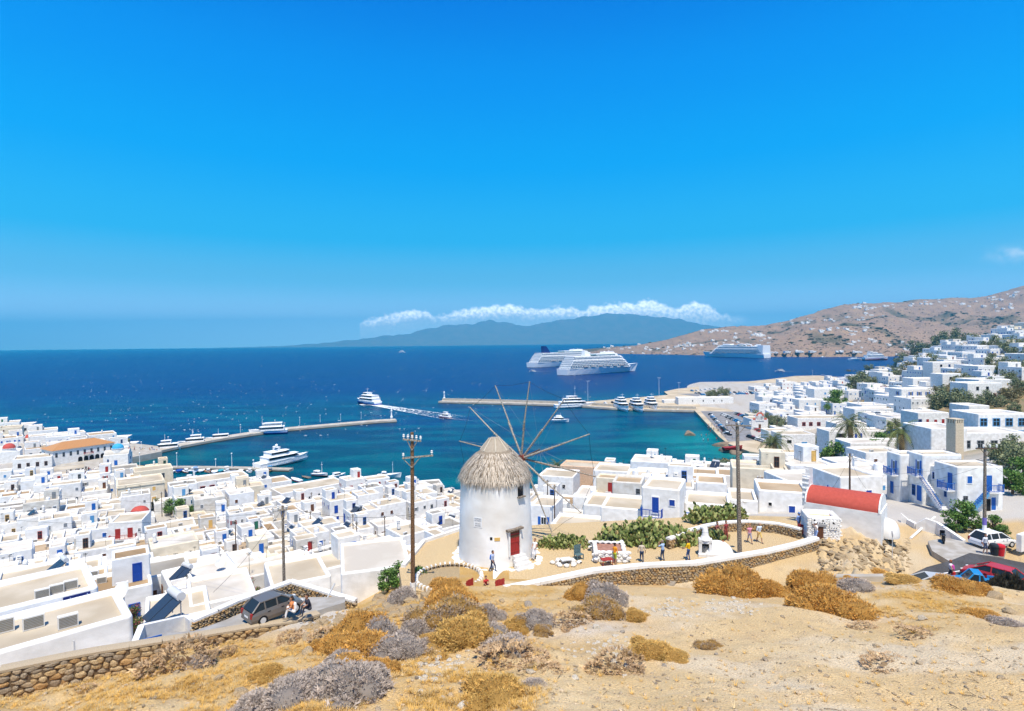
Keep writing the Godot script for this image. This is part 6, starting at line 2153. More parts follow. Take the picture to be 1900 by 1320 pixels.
func build_harbour() -> void:
	pier("old_jetty","long curving stone jetty with moored ferries at left",[[238,850],[262,846],[300,836],[340,827],[400,816],[470,805],[540,796],[620,789],[700,782],[736,780]],1.5,8.0,"quay",0.0)
	pier("boat_jetty","short low jetty lined with small moored boats",[[246,869],[330,868],[420,869],[500,871],[536,872]],0.9,3.4,"concrete")
	pier("north_mole","straight north mole with white parapet and small beacon",[[813,745],[900,747],[1000,750],[1062,752],[1130,757],[1200,760],[1292,762]],1.7,9.0,"quay",1.8)
	var pp:=[]
	for k in [[1055,748],[1120,755],[1200,759],[1288,761],[1303,777],[1320,795],[1336,812],[1352,824],[1390,838],[1440,846],[1500,842],[1530,800],[1520,770],[1560,745],[1572,712],[1556,700],[1520,697],[1475,698],[1420,705],[1330,714],[1255,722],[1232,727],[1240,733],[1180,738],[1120,743]]:
		var p:=S(k[0],k[1],1.75)
		pp.append(Vector2(p.x,p.z))
	var mb:=MB.new()
	mb.poly_prism(pp,-3.0,1.75)
	struct("harbour_ground",mb,M["sand_lot"])
	var rd:=MB.new()
	for q in [[[1300,763],[1345,764],[1430,815],[1352,820]],[[1345,764],[1400,764],[1440,790],[1395,795]],[[1255,731],[1500,727],[1500,735],[1300,737]]]:
		var v:=[]
		for k in q: v.append(S(k[0],k[1],1.79))
		rd.quad(v[3],v[2],v[1],v[0])
	struct("car_park",rd,mat("lot_grey",Color(0.26,0.26,0.27),0.95,"stain",0.05))
	var st:=MB.new()
	var sp:=[[1496,862],[1506,840],[1520,818],[1530,800],[1552,788],[1572,770],[1586,752],[1596,738]]
	for i in sp.size() - 1:
		var a:=G(sp[i][0],sp[i][1],0,130) + Vector3(0,0.35,0)
		var b:=G(sp[i + 1][0],sp[i + 1][1],0,130) + Vector3(0,0.35,0)
		var n:=(b - a).cross(Vector3.UP).normalized()*(2.9 if i < 3 else 2.2)
		st.quad(a - n,a + n,b + n,b - n)
		st.quad(a + n,a - n,a - n + Vector3.DOWN*2,a + n + Vector3.DOWN*2)
		take(a,2.5); take(b,2.5); take((a + b)*0.5,2.5)
	struct("uphill_street",st,mat("street_grey",Color(0.20,0.20,0.205),0.95,"stain",0.05))
	var sq:=[]
	for k in [[60,878],[130,905],[180,893],[235,872],[246,862],[238,850],[300,838],[292,828],[240,822],[190,828],[120,860]]:
		var p:=S(k[0],k[1],2.75)
		sq.append(Vector2(p.x,p.z))
	var sm:=MB.new()
	sm.poly_prism(sq,-2.0,2.75)
	struct("waterfront_square",sm,M["concrete"])
	for k in [[150,880,9],[120,870,8],[180,868,8],[90,885,8],[205,878,5],[210,845,6]]:
		take(S(k[0],k[1],2.7),k[2])
	var bc:=MB.new()
	for q in [[[240,872],[290,873],[280,866],[244,862]],[[1400,866],[1470,872],[1480,852],[1400,848]]]:
		var v:=[]
		for k in q: v.append(S(k[0],k[1],0.25))
		bc.quad(v[0],v[1],v[2],v[3])
	struct("beach",bc,mat("beach_sand",Color(0.48,0.38,0.22),0.95,"grit",0.3))
	var b1:=S(724,778,1.5)
	var bt:=thing("beacon",b1 + Vector3(0,0,-4),0.0,"white beacon tower at the end of the curved jetty","lighthouse")
	var tb:=MB.new()
	tb.lathe([Vector2(0.9,0),Vector2(0.9,1.4),Vector2(0.5,1.6),Vector2(0.4,4.6),Vector2(0.75,4.7),Vector2(0.75,4.9),Vector2(0.4,5.0)],10)
	part("tower",tb,M["white_paint"],bt)
	var tl:=MB.new()
	tl.lathe([Vector2(0.38,5.0),Vector2(0.38,5.8),Vector2(0.1,6.2),Vector2(0,6.3)],8)
	part("lantern",tl,M["white_paint"],bt)
	var b2:=copy_of(bt,S(823,743,1.7) + Vector3(0,0,-5),0.0,1.2)
	b2.set_meta("label","white beacon at the tip of the straight north mole")
	var li:=0
	for k in [[262,838],[312,828],[358,818],[446,803],[510,794],[556,788],[594,784],[632,782],[670,778]]:
		lamp(S(k[0],k[1],1.5),4.2,"white lamp on the old jetty, number %s from the shore" % ["one","two","three","four","five","six","seven","eight","nine"][li]); li += 1
	li = 0
	for k in [[259,867],[328,867],[400,867],[430,868],[470,869]]:
		lamp(S(k[0],k[1],0.9),5.5 if li % 2 == 1 or li == 0 else 3.0,"lamp post %s along the boat jetty from the beach" % ["first","second","third","fourth","fifth"][li]); li += 1
	for k in [[1091,750,18,"tall twin-armed mast beside the big white yacht on the mole"],[1223,738,17,"tall twin-armed mast behind the three moored yachts"],[1508,697,7,"lone light post on the reclaimed spit"],[1260,728,9,"post at the start of the spit"]]:
		lamp(S(k[0],k[1],1.8),k[2],k[3],1)
	var rm:=rock_mesh(500,Color(0.36,0.29,0.22))
	for k in [[1281,808,3.4,0.9,"lone brown rock standing in the turquoise bay"],[1343,828,5.5,0.5,"dark wet rocks at the quay corner"],[1352,838,5.0,0.5,"low dark reef before the beached red boat"],[1366,842,4.5,0.45,"low rock ledge beside the little beach"]]:
		var p:=S(k[0],k[1])
		tag(put("rock",rm,null,Transform3D(Basis(Vector3.UP,k[2])*Basis.from_scale(Vector3(k[2],k[2]*k[3],k[2]*0.7)),p)),k[4],"rock")
func hull(mb: MB,L: float,B: float,h0: float,h1: float,o:=Vector3.ZERO,flare:=0.75) -> void:
	var n:=12
	var prev:=[]
	for i in n + 1:
		var t:=float(i)/n
		var w:=B*0.5*(1.0 - pow(maxf(t - 0.45,0.0)/0.55,2.2))*lerpf(0.92,1.0,minf(t*4.0,1.0))
		var sh:=lerpf(h0,h1,pow(t,1.8))
		var z:=lerpf(-L*0.5,L*0.5,t)
		var rake:=L*0.05*t*t
		var row:=[o + Vector3(0,-0.6,z - rake),o + Vector3(w*flare*(1.0 - t*0.45),0.0 + sh*0.05,z - rake*0.6),o + Vector3(w,sh,z + rake*0.3)]
		if i > 0:
			for s in [1.0,-1.0]:
				for k in 2:
					var a: Vector3 = prev[k]; var b: Vector3 = row[k]; var c: Vector3 = row[k + 1]; var d: Vector3 = prev[k + 1]
					if s < 0:
						a.x = -a.x; b.x = -b.x; c.x = -c.x; d.x = -d.x
						mb.quad(a,b,c,d)
					else: mb.quad(b,a,d,c)
			var e: Vector3 = row[2]; var f: Vector3 = prev[2]
			mb.quad(Vector3(-f.x,f.y - 0.08,f.z),Vector3(f.x,f.y - 0.08,f.z),Vector3(e.x,e.y - 0.08,e.z),Vector3(-e.x,e.y - 0.08,e.z))
		else:
			mb.quad(Vector3(-row[2].x,row[2].y,row[2].z),Vector3(row[2].x,row[2].y,row[2].z),Vector3(row[1].x,row[1].y,row[1].z),Vector3(-row[1].x,row[1].y,row[1].z))
		prev = row
func prow(mb: MB,z0: float,z1: float,w: float,y: float,h: float,nose: float,o:=Vector3.ZERO) -> void:
	var a:=w*0.5
	var b:=a*0.93
	var lo:=[Vector3(-a,y,z0),Vector3(a,y,z0),Vector3(a,y,z1 - nose),Vector3(a*0.5,y,z1),Vector3(-a*0.5,y,z1),Vector3(-a,y,z1 - nose)]
	var hi:=[Vector3(-b,y + h,z0),Vector3(b,y + h,z0),Vector3(b,y + h,z1 - nose*1.5),Vector3(b*0.5,y + h,z1 - nose*0.7),Vector3(-b*0.5,y + h,z1 - nose*0.7),Vector3(-b,y + h,z1 - nose*1.5)]
	for i in 6:
		var j:=(i + 1) % 6
		mb.quad(o + lo[j],o + lo[i],o + hi[i],o + hi[j])
	mb.quad(o + hi[0],o + hi[5],o + hi[2],o + hi[1])
	mb.quad(o + hi[5],o + hi[4],o + hi[3],o + hi[2])
func vessel(called: String,label: String,cat: String,at: Vector3,head: float,L: float,B: float,h0: float,h1: float,tiers: Array,o:={}) -> Node3D:
	var root:=thing(called,at,head,label,cat,o.get("group",""))
	var hm:=MB.new()
	hull(hm,L,B,h0,h1)
	part("hull",hm,M[o.get("hull","white_paint")],root)
	if o.has("stripe"):
		var s:=MB.new()
		hull(s,L*1.004,B*1.012,h0*0.42,h1*0.42)
		part("stripe",s,M[o["stripe"]],root)
	var y:=h0
	var k:=0
	for t in tiers:
		var mb:=MB.new()
		prow(mb,t[0]*L,t[1]*L,t[2]*B,y - 0.1,t[3],t[4]*L)
		var d:=part("deckhouse" if k == 0 else "upper_deck",mb,M[o.get("house","white_paint")],root)
		if t[5] > 0:
			var w:=MB.new()
			prow(w,t[0]*L + 0.02*L,t[1]*L - 0.004*L,t[2]*B*1.012,y + t[3]*0.42,t[3]*t[5],t[4]*L*0.9)
			part("windows",w,M["pane"],d)
			var rf:=MB.new()
			prow(rf,t[0]*L - 0.01*L,t[1]*L - 0.02*L,t[2]*B*1.06,y + t[3]*0.92,0.12*maxf(1.0,t[3]*0.3),t[4]*L)
			part("roof_edge",rf,M["white_paint"],d)
		y += t[3]
		k += 1
	if o.has("mast"):
		var m:=MB.new()
		var mz: float = o.get("mast_z",0.0)*L
		m.cyl(Vector3(0,h0,mz),Vector3(0,y + o["mast"],mz),0.09 + L*0.0016,0.05 + L*0.0006,6)
		m.box(Vector3(0,y + o["mast"]*0.7,mz),Vector3(B*0.35,0.1 + L*0.002,0.1 + L*0.002))
		part("mast",m,M["white_paint"],root)
	if o.has("arch"):
		var m:=MB.new()
		for s in [-1,1]: m.box(Vector3(s*B*0.28,y + o["arch"]*0.5,o.get("arch_z",-0.1)*L),Vector3(0.3,o["arch"],L*0.04))
		m.box(Vector3(0,y + o["arch"],o.get("arch_z",-0.1)*L),Vector3(B*0.62,0.35,L*0.05))
		m.blob(Vector3(0,y + o["arch"] + 0.7,o.get("arch_z",-0.1)*L),Vector3(0.6,0.6,0.6),8,5)
		part("radar_arch",m,M["white_paint"],root)
	if o.has("canopy"):
		var m:=MB.new()
		m.box(Vector3(0,h0 + 1.7,-L*0.1),Vector3(B*0.8,0.08,L*0.34))
		for s in [[-1,-1],[1,-1],[-1,1],[1,1]]: m.cyl(Vector3(s[0]*B*0.36,h0 - 0.2,-L*0.1 + s[1]*L*0.15),Vector3(s[0]*B*0.36,h0 + 1.7,-L*0.1 + s[1]*L*0.15),0.04,0.04,4,false)
		part("canopy",m,M[o["canopy"]],root)
	return root
func wake(at: Vector3,head: float,L: float,w: float,label: String) -> void:
	var mb:=MB.new()
	var r:=RandomNumberGenerator.new()
	r.seed = int(at.x*10) + 5
	var b:=Basis(Vector3.UP,head)
	for k in int(L*11):
		var t:=pow(r.randf(),1.9)
		var spread:=w*(0.35 + 0.9*t)
		var side:=r.randf_range(-1,1)
		if r.randf() < 0.35: side = signf(side)*r.randf_range(0.8,1.0)
		var p:=Vector3(side*spread,0.0,-t*L)
		var s:=r.randf_range(0.3,1.0)*w*0.13*(1.0 - t*0.75)
		var y:=0.2 + r.randf()*0.06
		var a:=b*p + at
		var q:=[]
		for i in 6: q.append(a + b*Vector3(sin(TAU*i/6)*s*r.randf_range(0.6,1.2),y,cos(TAU*i/6)*s*2.2*r.randf_range(0.6,1.2)) )
		for i in range(1,5): mb.tri(q[0],q[i],q[i + 1])
	var o:=put("boat_wake",mb.mesh(M["foam"]))
	tag(o,label,"foam","","stuff")
func cruise_ship(label: String,at: Vector3,head: float,L: float,B: float,H: float,o:={}) -> void:
	var root:=thing("cruise_ship",at,head,label,"cruise ship")
	var hm:=MB.new()
	hull(hm,L,B,H*0.24,H*0.34,Vector3.ZERO,0.9)
	part("hull",hm,M["white_paint"],root)
	var decks:=7
	var y:=H*0.23
	var dh:=H*0.066
	var win:=MB.new()
	for k in decks:
		var mb:=MB.new()
		var z0: float = lerpf(-0.47,-0.40,float(k)/decks)*L
		var z1: float = lerpf(0.37,0.24,float(k)/decks)*L
		prow(mb,z0,z1,B*(0.97 if k < 5 else 0.86),y,dh*0.97,L*0.06)
		part("deck",mb,M["white_paint"],root)
		var hb: float = B*(0.97 if k < 5 else 0.86)*0.5
		var x:=z0 + 1.5
		while x < z1 - L*0.075:
			for s in [-1,1]: win.box(Vector3(s*(hb - 0.12),y + dh*0.5,x),Vector3(0.5,dh*(0.4 if k != 1 else 0.66),1.7 if k != 1 else 3.4))
			x += 3.1 if k != 1 else 5.0
		for i in 9: win.box(Vector3(-B*0.4 + B*0.1*i,y + dh*0.5,z0 + 0.1),Vector3(B*0.06,dh*0.45,0.5))
		y += dh
	var wn:=part("cabin_windows",win,mat("ship_glass",Color(0.16,0.22,0.28),0.2),root)
	wn.set_meta("kind","stuff")
	var bt:=MB.new()
	for k in 6:
		for s in [-1,1]:
			bt.box(Vector3(s*B*0.5,H*0.31,lerpf(-0.28,0.2,k/5.0)*L),Vector3(1.6,1.6,L*0.05))
	var lb:=part("lifeboats",bt,mat("boat_grey",Color(0.55,0.5,0.48),0.6),root)
	lb.set_meta("kind","stuff")
	var tp:=MB.new()
	prow(tp,-0.12*L,0.2*L,B*0.7,y,dh*1.3,L*0.03)
	prow(tp,0.02*L,0.16*L,B*0.5,y + dh*1.3,dh,L*0.02)
	part("top_house",tp,M["white_paint"],root)
	var gb:=MB.new()
	gb.box(Vector3(0,y + dh*0.5,-0.02*L),Vector3(B*0.72,dh*0.45,L*0.30))
	part("glass_screen",gb,mat("green_glass",Color(0.05,0.16,0.2),0.2),root)
	var fz: float = o.get("funnel_z",-0.28)*L
	var f:=MB.new()
	var fh: float = o.get("funnel",H*0.22)
	f.quad(Vector3(B*0.16,y,fz + L*0.045),Vector3(B*0.16,y,fz - L*0.035),Vector3(B*0.12,y + fh,fz - L*0.04),Vector3(B*0.12,y + fh,fz - L*0.005))
	f.quad(Vector3(-B*0.16,y,fz - L*0.035),Vector3(-B*0.16,y,fz + L*0.045),Vector3(-B*0.12,y + fh,fz - L*0.005),Vector3(-B*0.12,y + fh,fz - L*0.04))
	f.quad(Vector3(-B*0.16,y,fz + L*0.045),Vector3(B*0.16,y,fz + L*0.045),Vector3(B*0.12,y + fh,fz - L*0.005),Vector3(-B*0.12,y + fh,fz - L*0.005))
	f.quad(Vector3(B*0.16,y,fz - L*0.035),Vector3(-B*0.16,y,fz - L*0.035),Vector3(-B*0.12,y + fh,fz - L*0.04),Vector3(B*0.12,y + fh,fz - L*0.04))
	f.quad(Vector3(-B*0.12,y + fh,fz - L*0.005),Vector3(B*0.12,y + fh,fz - L*0.005),Vector3(B*0.12,y + fh,fz - L*0.04),Vector3(-B*0.12,y + fh,fz - L*0.04))
	part("funnel",f,M[o.get("funnel_paint","white_paint")],root)
	var ms:=MB.new()
	ms.cyl(Vector3(0,y,0.1*L),Vector3(0,y + H*0.2,0.1*L),0.9,0.4,6)
	ms.box(Vector3(0,y + H*0.12,0.1*L),Vector3(B*0.3,0.6,0.8))
	ms.blob(Vector3(B*0.12,y + H*0.13,0.06*L),Vector3(1.6,1.8,1.6),8,5)
	part("mast",ms,M["white_paint"],root)
	if o.has("mark"):
		for s in [-1,1]:
			var mk:=MB.new()
			for i in 7:
				mk.box(Vector3(s*B*0.485,H*0.16 + sin(i*0.9)*H*0.012,(-0.2 + i*0.018)*L),Vector3(0.8,H*0.035*(1.0 - absf(i - 3)*0.2),L*0.019))
			part("emblem",mk,M["sky_paint"],root)
		var pl:=MB.new()
		pl.box(Vector3(B*0.143,y + fh*0.6,fz - L*0.012),Vector3(0.3,fh*0.34,L*0.012))
		part("funnel_badge",pl,M["sky_paint"],root)
	if o.has("bridge_arch"):
		var ar:=MB.new()
		for s in [-1,1]:
			for i in 8:
				var a0:=PI*i/8.0
				var a1:=PI*(i + 1)/8.0
				ar.cyl(Vector3(s*B*0.36,y + sin(a0)*H*0.13,(-0.17 + cos(a0)*0.075)*L),Vector3(s*B*0.36,y + sin(a1)*H*0.13,(-0.17 + cos(a1)*0.075)*L),1.6,1.6,5,false)
		part("lounge_arch",ar,M["white_paint"],root)
		var af:=MB.new()
		prow(af,-0.49*L,-0.40*L,B*0.98,H*0.2,H*0.56,L*0.01)
		part("stern_block",af,M["white_paint"],root)
func build_boats() -> void:
	var head:=func(a: Vector3,b: Vector3) -> float: return atan2((b - a).x,(b - a).z)
	var s1:=S(1045,697); var s2:=S(1180,689)
	cruise_ship("white cruise ship with square funnel, nearest of the three",(s1 + s2)*0.5,head.call(s1,s2),(s2 - s1).length()*1.03,26,41,{"funnel_z": -0.20,"funnel": 8.5})
	s1 = S(985,682.5); s2 = S(1124,676)
	cruise_ship("white cruise ship with dark blue funnel, behind the square-funnelled one",(s1 + s2)*0.5,head.call(s1,s2),(s2 - s1).length(),30,42,{"funnel_z": -0.32,"funnel": 14.0,"funnel_paint": "sign_blue","mark": 1})
	s1 = S(1424,665); s2 = S(1306,662)
	cruise_ship("white cruise ship with arched lounge, far right near the headland",(s1 + s2)*0.5,head.call(s1,s2),(s2 - s1).length(),30,48,{"funnel_z": -0.36,"funnel": 6.0,"bridge_arch": 1})
	vessel("ferry","red and white car ferry moored at the far port","ferry",S(1625,669),1.6,58,14,7,9,[[-0.42,0.34,0.95,6,0.05,0.3],[-0.3,0.26,0.8,4,0.05,0.3]],{"stripe": "red_paint","mast": 6})
	vessel("ferry","grey-white barge beside the red ferry","ferry",S(1588,669),1.4,34,9,4,5,[[-0.3,0.1,0.7,3,0.03,0.3]],{"mast": 5})
	vessel("ferry","small white ship alone near the open-sea horizon","ship",S(746,655),1.5,38,11,5,7,[[-0.4,0.3,0.9,5,0.05,0.3],[-0.2,0.25,0.7,4,0.05,0.3]],{"mast": 5})
	vessel("speedboat","tender speeding past the dark-funnelled cruise ship","boat",S(988,690),-1.3,12,4,1.2,1.8,[[-0.3,0.2,0.8,1.6,0.1,0.4]],{})
	wake(S(990,690),-1.4,46,3.0,"white wake of the tender by the cruise ships")
	vessel("speedboat","tender crossing the blue water right of the moored cruise ships","boat",S(1447,690),-1.5,16,5,1.6,2.2,[[-0.3,0.25,0.8,2.2,0.1,0.4]],{"canopy": "white_paint"})
	wake(S(1452,690),-1.5,60,2.6,"white wake of the tender on the right")
	vessel("ferry","white ferry leaving harbour trailing a broad wake","ferry",S(682,750),-2.3,30,9,3.0,4.4,[[-0.42,0.3,0.95,2.6,0.08,0.42],[-0.38,0.22,0.82,2.3,0.07,0.42],[-0.1,0.16,0.6,2.0,0.05,0.42]],{"mast": 4,"stripe": "deep_blue"})
	wake(S(688,751),-2.43,123,8.0,"long white wake behind the departing ferry")
	wake(S(672,751),-2.3,14,6.0,"bow foam of the departing ferry")
	vessel("ferry","small red-striped water taxi heading in past the mole","boat",S(825,776),-2.1,10,3.8,1.2,1.8,[[-0.4,0.2,0.85,1.7,0.08,0.45],[-0.2,0.12,0.7,1.3,0.05,0.3]],{"stripe": "red_paint","canopy": "white_paint"})
	wake(S(829,777),-2.2,30,1.6,"thin wake of the red-striped water taxi")
	vessel("motor_boat","white motor cruiser anchored behind the windmill sails","boat",S(1040,783),1.3,11,4,1.3,1.9,[[-0.35,0.2,0.85,1.6,0.12,0.45],[-0.25,0.1,0.7,1.3,0.1,0.0]],{"mast": 1.5})
	vessel("ferry","white passenger ferry moored mid-way along the curved jetty","ferry",S(498,806),-1.25,20,5.4,2.2,3.2,[[-0.42,0.26,0.94,2.3,0.08,0.35],[-0.36,0.18,0.8,2.0,0.06,0.2]],{"mast": 4,"mast_z": 0.16,"stripe": "deep_blue"})
	vessel("excursion_boat","white excursion boat with orange raft on its roof","boat",S(405,817),-1.1,12,3.8,1.2,1.9,[[-0.4,0.26,0.9,2.0,0.08,0.4]],{"mast": 3,"canopy": "red_paint"})
	vessel("excursion_boat","white excursion boat with round portholes by the jetty","boat",S(357,825),-1.1,13,3.9,1.3,2.2,[[-0.4,0.26,0.9,2.0,0.08,0.4],[-0.3,0.1,0.7,1.6,0.06,0.3]],{"mast": 3})
	vessel("excursion_boat","white excursion boat moored nearest the shore end of jetty","boat",S(306,836),-1.05,13,3.9,1.3,2.2,[[-0.42,0.26,0.9,2.0,0.08,0.4],[-0.2,0.16,0.7,1.6,0.06,0.3]],{"mast": 3})
	vessel("motor_yacht","big white motor yacht moored stern-to at the boat jetty","yacht",S(525,862),2.55,24,6.4,2.4,3.3,[[-0.36,0.30,0.95,2.1,0.16,0.42],[-0.30,0.12,0.82,1.8,0.12,0.42]],{"arch": 1.5,"arch_z": -0.12,"stripe": "white_paint"})
	vessel("motor_yacht","long white super yacht with tall mast alongside the mole","yacht",S(1067,757),1.75,32,7.5,2.8,4.0,[[-0.38,0.28,0.95,2.4,0.14,0.42],[-0.3,0.18,0.85,2.2,0.12,0.42],[-0.2,0.08,0.7,1.8,0.1,0.3]],{"mast": 8,"mast_z": 0.0,"stripe": "white_paint"})
	var yi:=0
	for k in [[1157,763,"leftmost of the three yachts moored bows-out at the port"],[1185,764,"middle of the three yachts moored bows-out at the port"],[1212,762,"rightmost of the three yachts moored bows-out at the port"]]:
		vessel("motor_yacht","white yacht, " + k[2],"yacht",S(k[0],k[1]) + Vector3(0,0,-4),0.15 - yi*0.06,24,7.6,3.2,4.6,[[-0.4,0.26,0.92,2.4,0.14,0.42],[-0.34,0.14,0.82,2.2,0.12,0.42],[-0.2,0.06,0.6,1.6,0.08,0.3]],{"mast": 3,"stripe": "white_paint","group": "yachts moored bows-out"})
		yi += 1
	var paints:=["white_paint","sky_paint","white_paint","deep_blue","white_paint","white_paint","white_paint","terracotta","white_paint","turq_paint","white_paint","grey_paint","white_paint","white_paint","white_paint","terracotta"]
	var us:=[296,306,318,332,345,362,373,386,398,409,421,432,446,463,480,500]
	var words:=["inflatable dinghy nearest the beach on the boat jetty","small open boat second along the boat jetty","white tender beside the tall jetty lamp","dark blue skiff near the jetty lamp","long white inflatable at the boat jetty","slim white dinghy mid-way on the boat jetty","white launch with blue canopy on the boat jetty","orange-trimmed skiff at the boat jetty","white skiff beside the orange-trimmed one","turquoise caique at the boat jetty","white dinghy right of the turquoise caique","grey inflatable on the boat jetty","white fishing boat with red buoys at jetty","white and green caique near the jetty end","white launch next to the jetty end","dark canopied boat at the jetty's outer end"]
	for k in us.size():
		var L:=5.0 + 2.2*fmod(k*0.618,1.0)
		vessel("small_boat",words[k],"boat",S(us[k],876 + (k % 3)),0.5 + 0.25*sin(k*2.0),L,L*0.34,0.55,0.95,[[-0.1,0.2,0.6,0.9,0.06,0.35]] if k % 3 == 1 else [],{"hull": paints[k],"stripe": "white_paint" if k % 2 else paints[(k + 3) % 16],"group": "small boats along the boat jetty"} if k % 5 else {"hull": paints[k],"canopy": "sky_paint" if k % 2 else "white_paint","group": "small boats along the boat jetty"})
	vessel("small_boat","pale blue boat tied off inside the boat jetty","boat",S(357,889),1.9,6.0,2.0,0.6,1.0,[[-0.3,0.0,0.7,1.0,0.08,0.3]],{"hull": "sky_paint"})
	vessel("small_boat","white boat with blue stripe lying off the fishing boats","boat",S(362,876),1.6,6.5,2.1,0.7,1.1,[[-0.2,0.2,0.7,1.0,0.08,0.3]],{"hull": "white_paint","stripe": "sky_paint"})
	vessel("small_boat","open white motorboat towing a raft off the waterfront","boat",S(549,893),-2.2,6,2.1,0.7,1.1,[],{"stripe": "red_paint"})
	vessel("small_boat","flat grey raft tied to the open white motorboat","boat",S(567,887),-2.2,5.0,1.8,0.4,0.5,[],{"hull": "grey_timber"})
	vessel("fishing_boat","white caique with red gear and single mast in the harbour","boat",S(594,884),1.1,7.5,2.6,0.9,1.6,[[-0.35,-0.05,0.7,1.1,0.04,0.3]],{"mast": 3.6,"mast_z": 0.12,"stripe": "brown_paint"})
	vessel("motor_boat","white cabin cruiser right of the single-masted caique","boat",S(626,886),2.3,6.5,2.4,0.8,1.3,[[-0.25,0.2,0.8,1.0,0.12,0.45]],{})
	vessel("fishing_boat","white caique with blue-flagged mast nearest the brown pole","boat",S(722,886),1.45,9.5,3.0,0.9,1.9,[[-0.28,-0.1,0.6,1.2,0.04,0.3]],{"mast": 3.8,"mast_z": 0.15})
	vessel("small_boat","black rigid inflatable tied at the port corner","boat",S(1258,764),0.2,7,2.6,0.8,1.1,[[-0.1,0.1,0.5,1.0,0.04,0.3]],{"hull": "dark"})
	var rb:=S(1360,834,1.6)
	vessel("fishing_boat","red-hulled boat hauled out on the slipway by the bay","boat",rb,1.7,9.0,3.0,1.0,1.7,[],{"hull": "red_paint","stripe": "red_paint"})
func tree_proto(sd: int,cols: Array,leaves: int,r0: float,tall: float,leaf:=0.16,trunk:=0.35) -> Node3D:
	var r:=RandomNumberGenerator.new()
	r.seed = sd
	var root:=Node3D.new()
	var tb:=MB.new()
	tb.col = Color(0.14,0.10,0.07)
	tb.cyl(Vector3(0,-0.6,0),Vector3(0.05,tall*trunk,0),0.12*r0,0.08*r0,6,false)
	var lb:=MB.new()
	var clumps:=[]
	for i in 16:
		var a:=r.randf()*TAU
		var h:=r.randf_range(trunk*0.7,1.0)*tall
		var w:=r0*sqrt(maxf(0.08,1.0 - pow((h/tall - 0.6)/0.5,2)))*r.randf_range(0.25,0.85)
		var c:=Vector3(cos(a)*w,h - r0*0.12,sin(a)*w)
		clumps.append([c,r0*r.randf_range(0.26,0.46)])
		if i < 7: tb.cyl(Vector3(0.04,tall*trunk*0.8,0),c,0.06*r0,0.02*r0,4,false)
	for k in leaves:
		var q: Array = clumps[r.randi() % clumps.size()]
		var d:=Vector3(r.randfn(),r.randfn(),r.randfn()).normalized()*pow(r.randf(),0.45)
		var p: Vector3 = q[0] + d*q[1]*Vector3(1,0.8,1)
		var c: Color = cols[r.randi() % cols.size()]
		var g:=r.randf_range(0.7,1.3)
		lb.col = Color(c.r*g,c.g*g,c.b*g)
		var s:=leaf*r0*r.randf_range(0.6,1.3)
		var x:=Vector3(r.randfn(),r.randfn(),r.randfn()).normalized()
		var y:=x.cross(Vector3(r.randfn(),r.randfn(),r.randfn())).normalized()
		lb.quad(p - x*s*0.5,p - y*s*0.28,p + x*s*0.5,p + y*s*0.28)
	var t:=MeshInstance3D.new()
	t.name = "trunk"
	t.mesh = tb.mesh(M["plain"])
	root.add_child(t)
	var l:=MeshInstance3D.new()
	l.name = "crown"
	l.mesh = lb.mesh(M["leaf"])
	root.add_child(l)
	return root
func palm_proto(sd: int,h: float,n: int,len_: float,dark: float) -> Node3D:
	var r:=RandomNumberGenerator.new()
	r.seed = sd
	var root:=Node3D.new()
	var tb:=MB.new()
	tb.col = Color(0.20,0.14,0.085)
	for i in 8: tb.cyl(Vector3(0.1*sin(i*0.4),h*i/8.0,0),Vector3(0.1*sin((i + 1)*0.4),h*(i + 1)/8.0 + 0.02,0),0.30,0.23,8,false)
	tb.cyl(Vector3(0,-1,0),Vector3(0,0.1,0),0.34,0.3,8,false)
	var t:=MeshInstance3D.new()
	t.name = "trunk"
	t.mesh = tb.mesh(M["plain"])
	root.add_child(t)
	for k in n:
		var mb:=MB.new()
		var a:=TAU*k*0.618 + r.randf()*0.2
		var up:=lerpf(1.25,-0.5,float(k)/n)
		var e:=Vector3(cos(a),0,sin(a))
		var side:=Vector3(-sin(a),0,cos(a))
		var p:=Vector3(0.1*sin(3.2),h,0)
		var dir:=(e*cos(up) + Vector3.UP*sin(up)).normalized()
		var g:=r.randf_range(0.75,1.25)*dark
		mb.col = Color(0.14*g,0.17*g,0.05*g) if k < n*0.8 else Color(0.30*g,0.22*g,0.09*g)
		for i in 12:
			var q:=p + dir*len_/12.0
			mb.tri(p - side*0.025,q,p + side*0.025)
			for s in [-1.0,1.0]:
				var ll:=len_*0.26*sin(PI*(0.15 + 0.8*i/12.0))
				var tip: Vector3 = p + (side*s*0.8 + dir*0.7 + Vector3.DOWN*0.35).normalized()*ll
				mb.tri(p,p.lerp(q,0.55),tip)
			p = q
			dir = (dir + Vector3.DOWN*0.17).normalized()
		var f:=MeshInstance3D.new()
		f.name = "frond" if k == 0 else "frond_%03d" % k
		f.mesh = mb.mesh(M["leaf"])
		root.add_child(f)
	return root
